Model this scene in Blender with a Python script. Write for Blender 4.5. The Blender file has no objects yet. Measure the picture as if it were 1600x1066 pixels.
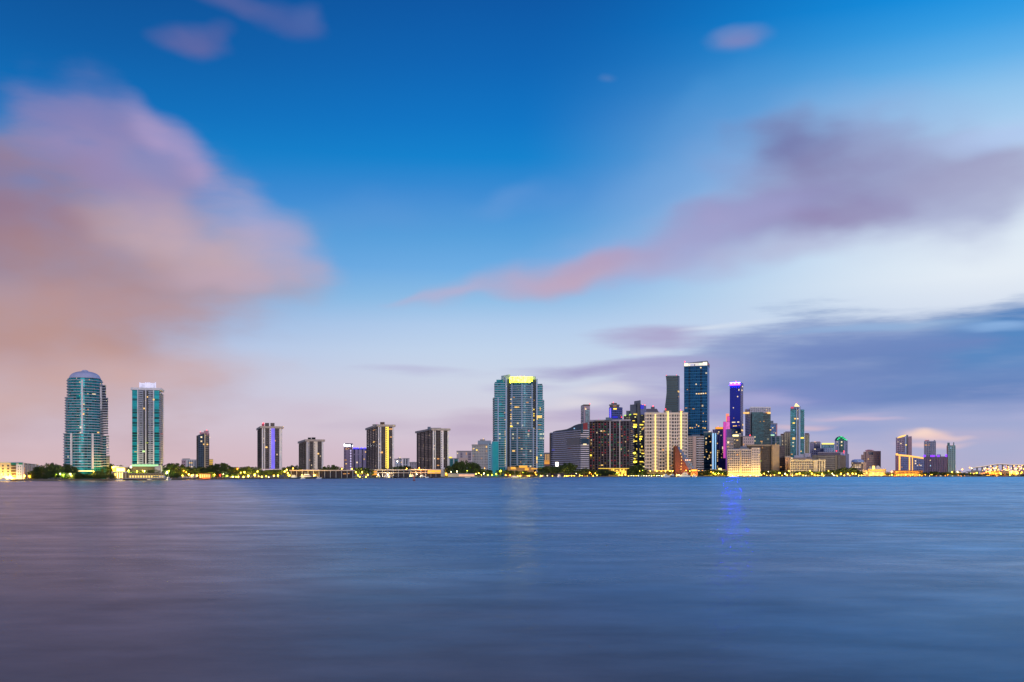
import bpy, bmesh, math, random
from mathutils import Vector
R = math.radians
sc = bpy.context.scene
COL = sc.collection
F = 1600 * 35 / 36          # focal length in photo pixels
HZ, CAMZ = 740.0, 8.0       # horizon line of the photo, eye height above the water

def lin(h, k=1.0):
    h = h.lstrip('#')
    o = []
    for i in (0, 2, 4):
        c = int(h[i:i+2], 16) / 255
        o.append((c / 12.92 if c <= .04045 else ((c + .055) / 1.055) ** 2.4) * k)
    return (o[0], o[1], o[2], 1.0)

# ---------------------------------------------------------------- camera
cam = bpy.data.cameras.new('camera')
co = bpy.data.objects.new('camera', cam)
COL.objects.link(co)
cam.lens, cam.sensor_width, cam.sensor_fit = 35, 36, 'HORIZONTAL'
cam.shift_y = (HZ - 533) / 1600
cam.clip_start, cam.clip_end = 1, 60000
co.location = (0, 0, CAMZ)
co.rotation_euler = (R(90), 0, 0)
sc.camera = co
sc.view_settings.view_transform = 'Standard'
sc.view_settings.look = 'None'
sc.view_settings.exposure = 0
sc.view_settings.gamma = 1
sc.render.engine = 'CYCLES'
sc.cycles.use_denoising = True
sc.cycles.max_bounces = 5
sc.cycles.diffuse_bounces = 2
sc.cycles.glossy_bounces = 3
sc.cycles.sample_clamp_indirect = 25

# ---------------------------------------------------------------- soft warm fill behind the camera, added to brighten the building fronts
FILL_AZ, FILL_EL = 163, 14
front_fill = bpy.data.lights.new('front_fill', 'SUN')
front_fill.energy, front_fill.angle, front_fill.color = 1.05, R(24), (1, .87, .81)
so = bpy.data.objects.new('front_fill', front_fill)
COL.objects.link(so)
d = Vector((math.sin(R(FILL_AZ)) * math.cos(R(FILL_EL)), math.cos(R(FILL_AZ)) * math.cos(R(FILL_EL)), math.sin(R(FILL_EL))))
so.rotation_euler = (-d).to_track_quat('-Z', 'Y').to_euler()
so.location = d * 500

# ---------------------------------------------------------------- sky: dusk colours by direction, soft long clouds
W = bpy.data.worlds.new('World')
sc.world = W
W.use_nodes = True
nt = W.node_tree
nt.nodes.clear()
N, L = nt.nodes.new, nt.links.new
def math_(op, a, b=None, clamp=False):
    n = N('ShaderNodeMath'); n.operation = op; n.use_clamp = clamp
    for i, v in enumerate((a, b)):
        if v is None: continue
        if isinstance(v, (int, float)): n.inputs[i].default_value = v
        else: L(v, n.inputs[i])
    return n.outputs[0]
def mrange(v, a, b, c=0, d=1, smooth=True):
    n = N('ShaderNodeMapRange'); n.interpolation_type = 'SMOOTHSTEP' if smooth else 'LINEAR'
    L(v, n.inputs[0])
    for i, x in zip((1, 2, 3, 4), (a, b, c, d)): n.inputs[i].default_value = x
    return n.outputs[0]
def mixc(f, a, b):
    n = N('ShaderNodeMix'); n.data_type = 'RGBA'
    L(f, n.inputs[0]) if not isinstance(f, (int, float)) else setattr(n.inputs[0], 'default_value', f)
    for v, i in ((a, 6), (b, 7)):
        if isinstance(v, tuple): n.inputs[i].default_value = v
        else: L(v, n.inputs[i])
    return n.outputs[2]
tc = N('ShaderNodeTexCoord')
sp = N('ShaderNodeSeparateXYZ'); L(tc.outputs['Generated'], sp.inputs[0])
az = math_('ARCTAN2', sp.outputs[0], sp.outputs[1])
el = math_('ARCSINE', sp.outputs[2])
A = math_('MULTIPLY', az, F)
E = math_('MULTIPLY', el, F)
def toAE(px, py):
    a = math.atan((px - 800) / F)
    return a * F, math.atan((HZ - py) / F * math.cos(a)) * F
def ramp(stops):
    n = N('ShaderNodeValToRGB')
    t = math_('DIVIDE', E, 2450, True)
    L(t, n.inputs[0])
    cr = n.color_ramp
    st = sorted([(min(1, max(0, math.atan((HZ - y) / F) * F / 2450)), c) for y, c in stops])
    while len(cr.elements) < len(st): cr.elements.new(.5)
    for e_, (p_, c_) in zip(cr.elements, st):
        e_.position = p_; e_.color = lin(c_)
    return n.outputs[0]
rampL = ramp([(-2400, '052c58'), (-500, '033a72'), (-150, '004384'), (30, '00519a'), (120, '005eaa'), (210, '0070be'), (272, '0680cc'), (320, '3488d4'), (370, '4c98da'),
              (420, '5c9ede'), (470, '78aee2'), (510, '98b8e4'), (550, 'b2c2e6'), (600, 'c4c4e0'), (650, 'd2c4d6'), (700, 'd9bec8'), (741, 'dcbabe')])
rampC = ramp([(-2400, '052c58'), (-500, '033f7a'), (-150, '004b92'), (0, '0058a8'), (100, '0066b8'), (190, '0076c8'), (250, '0684d2'), (305, '3c8ed8'), (370, '58a2e0'), (420, '70b0e8'),
              (465, '90c0ea'), (510, 'b6d0f0'), (550, 'c6d8f0'), (600, 'd2d8ea'), (650, 'd8d0e0'), (700, 'd6c2d4'), (741, 'd4bccb')])
rampR = ramp([(-2400, '2a84d0'), (-500, '40b0fc'), (-150, '2a9cf0'), (0, '0086da'), (50, '0e92e4'), (100, '38a2ea'), (150, '64b4ef'), (200, '94c8f2'), (250, 'aed2f4'), (300, 'c8e0f7'),
              (350, 'dcecfa'), (400, 'e8f4fd'), (460, 'eaf2fb'), (520, 'd6e0f2'), (600, 'b2b8de'), (700, 'b6b4d6'), (741, 'bab2ce')])  # blue above the view brightened to tint the water's reflection
rampB = ramp([(-2400, '1c4c84'), (-500, '5084c4'), (0, '8cb0e4'), (300, 'bcc4e8'), (500, 'd8cce2'), (700, 'dcc8d4'), (741, 'c8b8c8')])  # sky behind the camera, brightened to fill the building fronts
c = mixc(mrange(A, -700, 0), rampL, rampC)
c = mixc(mrange(A, 0, 740), c, rampR)
c = mixc(mrange(math_('ABSOLUTE', A), 1100, 2600), c, rampB)
# warp for cloud outlines
cv = N('ShaderNodeCombineXYZ'); L(A, cv.inputs[0]); L(E, cv.inputs[1])
def noise(scale, sx, sy, detail, seed, rough=.5, color=False, rot=0):
    m = N('ShaderNodeMapping'); m.inputs['Scale'].default_value = (sx, sy, 1); m.inputs['Location'].default_value = (seed, seed * .7, seed * .3)
    m.inputs['Rotation'].default_value = (0, 0, R(rot))
    L(cv.outputs[0], m.inputs[0])
    n = N('ShaderNodeTexNoise'); n.inputs['Scale'].default_value = scale; n.inputs['Detail'].default_value = detail; n.inputs['Roughness'].default_value = rough
    L(m.outputs[0], n.inputs[0])
    return n.outputs['Color' if color else 'Fac']
def vmath(op, a, b):
    n = N('ShaderNodeVectorMath'); n.operation = op
    for i, v in enumerate((a, b)):
        if isinstance(v, tuple): n.inputs[i].default_value = v
        else: L(v, n.inputs[i])
    return n.outputs['Value' if op == 'LENGTH' else 'Vector']
def warp(amp, scale, sx, sy, detail, seed):
    o = vmath('SUBTRACT', noise(scale, sx, sy, detail, seed, color=True), (.5, .5, .5))
    return vmath('ADD', cv.outputs[0], vmath('MULTIPLY', o, amp))
wBig = warp((150, 80, 0), .0075, .8, 1, 2, 11)
wLow = warp((240, 40, 0), .011, .28, 1.3, 3, 37)
wSm = warp((46, 20, 0), .02, .6, 1, 2, 53)
streakBig = mrange(noise(.012, .5, 1, 4, 5, rot=-14), .3, .7, .72, 1.12)
streakLow = mrange(noise(.02, .16, 1, 4, 71, rough=.55), .3, .7, .6, 1.2)
wispBig = mrange(noise(.02, .3, 1, 4, 23, rough=.5, rot=-14), .25, .75, .13, -.13, False)
wispLow = mrange(noise(.03, .12, 1, 6, 91, rough=.6), .25, .75, .3, -.3, False)
def blob(c, w, st, wi, px, py, rx, ry, rot, inner, alpha, col, raw=False):
    a, e = (px, py) if raw else toAE(px, py)
    m = N('ShaderNodeMapping'); m.vector_type = 'TEXTURE'
    m.inputs['Location'].default_value = (a, e, 0)
    m.inputs['Rotation'].default_value = (0, 0, R(-rot))
    m.inputs['Scale'].default_value = (rx, ry, 1)
    L(w, m.inputs[0])
    f = mrange(math_('ADD', vmath('LENGTH', m.outputs[0], (0, 0, 0)), wi), inner, 1.0, alpha, 0)
    f = math_('MULTIPLY', f, st, True)
    return mixc(f, c, lin(col))
HIGH_TINT = [  # unseen cloud added overhead to tint the water's reflection brown
 (-560, 1110, 1080, 390, 0, .45, .97, '846466', True), (-1330, 760, 540, 480, 0, .4, .97, 'a07a78', True), (-300, 1700, 1500, 500, 0, .3, .9, '5c4c58', True),
]
BIG = [
 (0, 435, 450, 280, 0, .3, .9, 'b08c96'), (300, 390, 250, 140, 8, .05, .85, 'c0a6b2'), (205, 255, 190, 95, 35, .3, .85, '9a8cba'),
 (262, 225, 125, 44, 38, .0, .75, 'b4a0cc'), (120, 172, 110, 30, 18, .0, .6, '8282ba'), (400, 345, 115, 62, 25, .0, .75, 'b2acd4'), (445, 395, 100, 52, 10, .0, .6, 'bcaecc'),
 (0, 290, 190, 95, 5, .1, .65, '8c7492'), (-20, 375, 170, 100, 0, .1, .5, '9a7484'), (140, 415, 300, 80, 3, .1, .6, 'aa868a'),
 (300, 375, 200, 60, 9, .0, .7, 'ccb0b8'), (60, 520, 330, 85, 0, .1, .85, 'c0968f'), (130, 470, 260, 45, 0, .1, .5, 'bc9698'), (380, 425, 180, 28, -3, .1, .55, 'c4aabc'),
 (240, 275, 90, 40, 30, .0, .45, '8c90c2'), (230, 575, 270, 55, 0, .0, .6, 'dab4b0'), (30, 615, 290, 70, 0, .0, .55, 'deb6ac'),
 (1130, 165, 150, 60, -28, .0, .5, '4e9adc'), (1080, 270, 200, 60, -15, .0, .35, '76aae2'), (600, 330, 200, 50, -5, 0, .25, '6a9cda'), (800, 310, 120, 26, -4, 0, .35, '78a2de'),
 (1300, 250, 300, 130, 4, .0, .5, '9aa6d8'), (1060, 380, 340, 75, -12, .0, .5, 'a8b0de'), (1480, 330, 330, 80, -2, .0, .55, 'b4bce0'),
 (1235, 218, 125, 66, 6, .2, .85, '787eb0'), (1300, 280, 220, 105, 4, .15, .85, '8c88b4'), (1460, 280, 200, 80, 5, .15, .8, '989cc6'), (1575, 275, 190, 58, -2, .1, .9, 'a4a2c6'),
 (1560, 212, 120, 30, -6, .1, .8, 'b4caf2'), (1520, 322, 260, 52, -5, .05, .7, 'aeb4d6'), (1200, 348, 250, 60, -5, .15, .8, '9490be'), (1300, 335, 140, 40, 0, .05, .6, '9484b0'), (1190, 212, 80, 40, 0, .05, .5, '7478ac'),
 (1170, 328, 180, 46, -14, .05, .7, '9c9ccc'), (1050, 385, 240, 48, -12, .1, .8, 'aaa6d2'), (900, 424, 210, 38, -10, .1, .85, 'b4aacc'), (880, 436, 170, 34, -9, .0, .6, 'c8a8bc'), (760, 456, 170, 24, -7, .0, .65, 'beacca'), (960, 400, 130, 26, -12, .1, .6, 'b8a0c0'),
 (1190, 396, 230, 36, -3, .05, .7, 'b8bcdc'), (690, 466, 100, 11, -3, .1, .6, 'bcb2d2'),
]
SMALL = [
 (300, 68, 66, 30, 4, .1, 1, '5c68a8'), (335, 52, 40, 20, -20, .0, .7, '4c62a6'), (440, 30, 80, 28, 12, .1, 1, '4662a8'), (480, 30, 36, 28, 0, .1, .8, '4c68ac'), (360, 4, 90, 22, 10, .1, .95, '5866a6'),
 (1158, 60, 64, 25, -2, .25, 1, '6c8ac8'), (1158, 66, 44, 14, 0, .1, .7, '7a88c4'), (955, 121, 24, 9, 0, 0, .7, '5080c2'),
]
LOW = [
 (1480, 560, 420, 104, -2, .45, .97, '6084be'), (1580, 540, 240, 88, -2, .2, .8, '548ac6'), (1250, 580, 250, 76, -8, .25, .88, '7c8ec8'), (1170, 545, 170, 42, -10, .1, .75, '92a0ce'),
 (1400, 620, 360, 46, 0, .2, .85, '6c87c2'), (1350, 565, 200, 44, -4, .1, .65, '6a84be'), (1240, 625, 180, 40, 0, .1, .6, '8490cc'), (1050, 520, 170, 28, -2, .15, .9, 'b0acd2'), (930, 576, 170, 20, -4, .15, 1, 'a8a4ce'), (1060, 585, 170, 42, -3, .1, .85, 'b0acd4'),
 (1040, 560, 130, 15, -2, .1, .8, 'a8a6d0'), (900, 652, 120, 30, 0, .1, .75, 'bcaece'), (1010, 632, 170, 44, 0, .1, .8, 'b0a8d0'), (1140, 640, 170, 44, 0, .1, .85, 'a4a0d0'), (1380, 664, 400, 42, 0, .2, .9, '94a2d4'), (1540, 690, 260, 55, 0, .2, .7, 'a8b0d6'),
 (1330, 512, 90, 9, -2, .1, .75, '86a6d8'), (1380, 507, 150, 12, -2, .1, .75, '9cbce2'), (1530, 507, 100, 9, 0, .1, .75, '90b6e6'), (1180, 622, 110, 12, 0, .1, .7, 'acacda'), (1340, 654, 110, 8, 0, .1, .9, 'bcb4d8'), (1240, 668, 70, 7, 0, .1, .8, 'd0b8d0'),
 (950, 608, 90, 13, -2, .1, .85, 'dedce8'), (1010, 545, 80, 9, -2, .1, .6, 'd4d8ee'), (890, 628, 80, 12, -3, .1, .85, 'ded8e4'), (930, 680, 80, 11, 0, .1, .75, 'd8d0de'), (1150, 506, 100, 8, -3, .1, .7, 'dce6f4'),
 (650, 581, 130, 14, 0, .05, .7, 'bcbcdc'), (760, 668, 140, 36, -4, .1, .8, 'c2b0ca'), (600, 662, 120, 24, 0, .1, .7, 'c8b8ce'), (470, 640, 140, 32, 0, 0, .5, 'd0bcd0'), (800, 605, 100, 13, 0, .1, .6, 'bcb8da'),
 (1480, 684, 130, 18, 0, .0, .5, 'c8b8d2'),
]
LAST = [
 (1452, 677, 46, 12, 3, .1, .95, 'f6d2cc'), (1446, 674, 26, 9, 0, .1, .8, 'fcdcd0'), (1484, 681, 50, 7, 5, .1, .8, 'ecccce'), (1462, 693, 72, 9, 2, .1, .85, 'eac8ce'), (1345, 654, 90, 5, 1, .1, .7, 'd0bcd6'), (1255, 669, 60, 6, 1, .1, .7, 'd8bece'),
]
def after(c, w):
    """lets the renderer work the clouds off in batches"""
    n = N('ShaderNodeVectorMath'); n.operation = 'MULTIPLY_ADD'; n.inputs[1].default_value = (1e-7, 1e-7, 0)
    L(c, n.inputs[0]); L(w, n.inputs[2])
    return n.outputs[0]
for grp, w0, st, wi in ((HIGH_TINT, wBig, streakBig, wispBig), (BIG, wBig, streakBig, wispBig), (SMALL, wSm, streakBig, wispBig), (LOW, wLow, streakLow, wispLow), (LAST, wSm, streakBig, wispBig)):
    for k, b in enumerate(grp):
        if k % 14 == 0: w = after(c, w0)
        c = blob(c, w, st, wi, *b)
sky = N('ShaderNodeTexSky'); sky.sky_type = 'NISHITA'; sky.sun_disc = False
sky.sun_elevation, sky.sun_rotation = R(FILL_EL), R(FILL_AZ)
bg1 = N('ShaderNodeBackground'); L(c, bg1.inputs[0]); bg1.inputs[1].default_value = 1.0
bg2 = N('ShaderNodeBackground'); L(sky.outputs[0], bg2.inputs[0]); bg2.inputs[1].default_value = .05
mx = N('ShaderNodeMixShader'); mx.inputs[0].default_value = .06
L(bg1.outputs[0], mx.inputs[1]); L(bg2.outputs[0], mx.inputs[2])
wo = N('ShaderNodeOutputWorld'); L(mx.outputs[0], wo.inputs[0])
W.cycles.sampling_method = 'MANUAL'; W.cycles.sample_map_resolution = 512

# ---------------------------------------------------------------- materials
MATS = {}
def newmat(name):
    m = bpy.data.materials.new(name); m.use_nodes = True
    t = m.node_tree
    return m, t, t.nodes['Principled BSDF']
def plain(name, col, rough=.7, metal=0, var=.18, scale=.15, spec=.4):
    """a surface of one colour with soft weathering"""
    if name in MATS: return MATS[name]
    m, t, b = newmat(name)
    tc = t.nodes.new('ShaderNodeTexCoord')
    n = t.nodes.new('ShaderNodeTexNoise'); n.inputs['Scale'].default_value = scale; n.inputs['Detail'].default_value = 5
    t.links.new(tc.outputs['Object'], n.inputs['Vector'])
    r = t.nodes.new('ShaderNodeMapRange'); r.inputs[3].default_value = 1 - var; r.inputs[4].default_value = 1 + var
    t.links.new(n.outputs['Fac'], r.inputs[0])
    mu = t.nodes.new('ShaderNodeVectorMath'); mu.operation = 'SCALE'
    mu.inputs[0].default_value = col[:3]
    t.links.new(r.outputs[0], mu.inputs['Scale'])
    t.links.new(mu.outputs[0], b.inputs['Base Color'])
    b.inputs['Roughness'].default_value = rough; b.inputs['Metallic'].default_value = metal
    b.inputs['Specular IOR Level'].default_value = spec
    MATS[name] = m
    return m
def glow(name, col, strength, sample=False):
    """glowing surface: lamps, windows, and lit walls whose light is put in as emission"""
    if name in MATS: return MATS[name]
    m, t, b = newmat(name)
    b.inputs['Base Color'].default_value = (col[0] * .5, col[1] * .5, col[2] * .5, 1)
    b.inputs['Emission Color'].default_value = col
    b.inputs['Emission Strength'].default_value = strength
    if not sample: m.cycles.emission_sampling = 'NONE'
    MATS[name] = m
    return m
def facade(name, wall, glass, cw=4, ch=3.5, fw=.7, fh=.6, lit=.03, litc=(1, .62, .2), lits=1.6, grough=.18, wrough=.7, gmetal=.35, var=.5, bands=None):
    """wall with a grid of glass panes on the face's own metres (UV: run of the wall, height); every pane has its own tone, a few have their lamp on"""
    if name in MATS: return MATS[name]
    m, t, b = newmat(name)
    nn, ll = t.nodes.new, t.links.new
    def mt(op, a, bb=None, clamp=False):
        n = nn('ShaderNodeMath'); n.operation = op; n.use_clamp = clamp
        for i, v in enumerate((a, bb)):
            if v is None: continue
            if isinstance(v, (int, float)): n.inputs[i].default_value = v
            else: ll(v, n.inputs[i])
        return n.outputs[0]
    uv = nn('ShaderNodeUVMap'); uv.uv_map = 'UVMap'
    s = nn('ShaderNodeSeparateXYZ'); ll(uv.outputs[0], s.inputs[0])
    u, v = mt('DIVIDE', s.outputs[0], cw), mt('DIVIDE', s.outputs[1], ch)
    fu, fv = mt('FRACT', u), mt('FRACT', v)
    iu, iv = mt('FLOOR', u), mt('FLOOR', v)
    wm = mt('MULTIPLY', mt('LESS_THAN', mt('ABSOLUTE', mt('SUBTRACT', fu, .5)), fw / 2), mt('LESS_THAN', mt('ABSOLUTE', mt('SUBTRACT', fv, .5)), fh / 2))
    cx = nn('ShaderNodeCombineXYZ'); ll(iu, cx.inputs[0]); ll(iv, cx.inputs[1])
    wn = nn('ShaderNodeTexWhiteNoise'); wn.noise_dimensions = '2D'; ll(cx.outputs[0], wn.inputs['Vector'])
    tone = nn('ShaderNodeMapRange'); ll(wn.outputs['Value'], tone.inputs[0]); tone.inputs[3].default_value = 1 - var; tone.inputs[4].default_value = 1 + var
    g = nn('ShaderNodeVectorMath'); g.operation = 'SCALE'; g.inputs[0].default_value = glass[:3]; ll(tone.outputs[0], g.inputs['Scale'])
    tc = nn('ShaderNodeTexCoord'); no = nn('ShaderNodeTexNoise'); no.inputs['Scale'].default_value = .12; no.inputs['Detail'].default_value = 4
    ll(tc.outputs['Object'], no.inputs['Vector'])
    wt = nn('ShaderNodeMapRange'); ll(no.outputs['Fac'], wt.inputs[0]); wt.inputs[3].default_value = .82; wt.inputs[4].default_value = 1.18
    wv = nn('ShaderNodeVectorMath'); wv.operation = 'SCALE'; wv.inputs[0].default_value = wall[:3]; ll(wt.outputs[0], wv.inputs['Scale'])
    mx = nn('ShaderNodeMix'); mx.data_type = 'RGBA'; ll(wm, mx.inputs[0]); ll(wv.outputs[0], mx.inputs[6]); ll(g.outputs[0], mx.inputs[7])
    ll(mx.outputs[2], b.inputs['Base Color'])
    ro = nn('ShaderNodeMapRange'); ll(wm, ro.inputs[0]); ro.inputs[3].default_value = wrough; ro.inputs[4].default_value = grough
    ll(ro.outputs[0], b.inputs['Roughness'])
    ll(mt('MULTIPLY', wm, gmetal), b.inputs['Metallic'])
    if lit > 0:
        sep = nn('ShaderNodeSeparateXYZ'); ll(wn.outputs['Color'], sep.inputs[0])
        on = mt('MULTIPLY', mt('LESS_THAN', sep.outputs[1], lit), wm)
        lv = mt('ADD', mt('MULTIPLY', sep.outputs[2], .9), .25)
        ll(mt('MULTIPLY', mt('MULTIPLY', on, lv), lits), b.inputs['Emission Strength'])
        hue = nn('ShaderNodeMix'); hue.data_type = 'RGBA'; ll(sep.outputs[0], hue.inputs[0])
        hue.inputs[6].default_value = (*litc, 1); hue.inputs[7].default_value = (min(1, litc[0]), min(1, litc[1] * 1.25), min(1, litc[2] * 2.2), 1)
        ll(hue.outputs[2], b.inputs['Emission Color'])
    b.inputs['Specular IOR Level'].default_value = .28
    m.cycles.emission_sampling = 'NONE'
    MATS[name] = m
    return m
def uneven(m, scale, lo, hi):
    """varies the glow over lit screens and flood-washed walls"""
    t = m.node_tree; b = t.nodes['Principled BSDF']
    tc = t.nodes.new('ShaderNodeTexCoord'); n = t.nodes.new('ShaderNodeTexNoise'); n.inputs['Scale'].default_value = scale; n.inputs['Detail'].default_value = 4
    r = t.nodes.new('ShaderNodeMapRange'); t.links.new(tc.outputs['Object'], n.inputs['Vector']); t.links.new(n.outputs['Fac'], r.inputs[0])
    for i, x in zip((1, 2, 3, 4), (.35, .65, lo, hi)): r.inputs[i].default_value = x
    t.links.new(r.outputs[0], b.inputs['Emission Strength'])
    return m

# ---------------------------------------------------------------- object helpers
def link(o): COL.objects.link(o); return o
def tag(o, label=None, cat=None, group=None, kind=None):
    if label: o['label'] = label
    if cat: o['category'] = cat
    if group: o['group'] = group
    if kind: o['kind'] = kind
    return o
def mesh_obj(name, verts, faces, mat, parent=None, uvs=None, smooth=False):
    me = bpy.data.meshes.new(name)
    me.from_pydata([tuple(v) for v in verts], [], faces)
    if uvs:
        lay = me.uv_layers.new(name='UVMap')
        for i, uv in enumerate(uvs): lay.data[i].uv = uv
    if smooth:
        for p in me.polygons: p.use_smooth = True
    if mat: me.materials.append(mat)
    me.update()
    o = link(bpy.data.objects.new(name, me))
    if parent: o.parent = parent
    return o
def copy_to(o, parent=None, loc=None):
    c = link(o.copy()); c.parent = parent
    if loc: c.location = loc
    return c
def copy_tree(o, parent=None):
    c = link(o.copy()); c.parent = parent
    for ch in list(o.children): copy_tree(ch, c)
    return c
class MB:
    """collects simple solids for one mesh"""
    def __init__(s): s.v, s.f, s.uv = [], [], []
    def face(s, idx, uv=None): s.f.append(idx); s.uv += uv or [(0, 0)] * len(idx)
    def box(s, x0, x1, y0, y1, z0, z1):
        return s.prism([(x0, y0), (x1, y0), (x1, y1), (x0, y1)], z0, z1)
    def prism(s, poly, z0, z1, top=None):
        """upright wall over a footprint; top: another footprint for tapering, z1 may be a list of heights"""
        n = len(poly); b = len(s.v); tp = top or poly
        zs = z1 if isinstance(z1, (list, tuple)) else [z1] * n
        s.v += [(p[0], p[1], z0) for p in poly] + [(p[0], p[1], z) for p, z in zip(tp, zs)]
        run = 0
        for i in range(n):
            j = (i + 1) % n
            l = math.dist(poly[i], poly[j])
            s.face((b + i, b + j, b + n + j, b + n + i), [(run, z0), (run + l, z0), (run + l, zs[j]), (run, zs[i])])
            run += l
        s.face(tuple(b + n + i for i in range(n)))
        s.face(tuple(b + n - 1 - i for i in range(n)))
        return s
    def tube(s, p0, p1, r0, r1, n=8):
        p0, p1 = Vector(p0), Vector(p1); ax = (p1 - p0).normalized()
        a = ax.orthogonal().normalized(); q = ax.cross(a); b = len(s.v)
        for p, r in ((p0, r0), (p1, r1)):
            for i in range(n):
                t = 2 * math.pi * i / n
                s.v.append(tuple(p + (a * math.cos(t) + q * math.sin(t)) * r))
        for i in range(n):
            j = (i + 1) % n; s.face((b + i, b + j, b + n + j, b + n + i))
        s.face(tuple(b + n - 1 - i for i in range(n))); s.face(tuple(b + n + i for i in range(n)))
        return s
    def lathe(s, cx, cy, prof, n=24, sx=1, sy=1):
        b = len(s.v)
        for r, z in prof:
            for i in range(n):
                t = 2 * math.pi * i / n
                s.v.append((cx + r * sx * math.cos(t), cy + r * sy * math.sin(t), z))
        for k in range(len(prof) - 1):
            for i in range(n):
                j = (i + 1) % n
                s.face((b + k * n + i, b + k * n + j, b + (k + 1) * n + j, b + (k + 1) * n + i))
        s.face(tuple(b + n - 1 - i for i in range(n))); s.face(tuple(b + (len(prof) - 1) * n + i for i in range(n)))
        return s
    def build(s, name, mat, parent=None, smooth=False):
        return mesh_obj(name, s.v, s.f, mat, parent, s.uv, smooth)
def offset(poly, d):
    """grow a counter-clockwise footprint by d"""
    n = len(poly); out = []
    for i in range(n):
        p0, p1, p2 = Vector(poly[i - 1]), Vector(poly[i]), Vector(poly[(i + 1) % n])
        e1, e2 = (p1 - p0).normalized(), (p2 - p1).normalized()
        n1, n2 = Vector((e1.y, -e1.x)), Vector((e2.y, -e2.x))
        k = 1 + n1.dot(n2)
        out.append(tuple(p1 + (n1 + n2) * (d / max(k, .35))))
    return out
def X(px, Y): return (px - 800) / F * Y
def Z(py, Y): return CAMZ + (HZ - py) / F * Y
GZ = 1.6     # level of the land behind the sea wall

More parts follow.
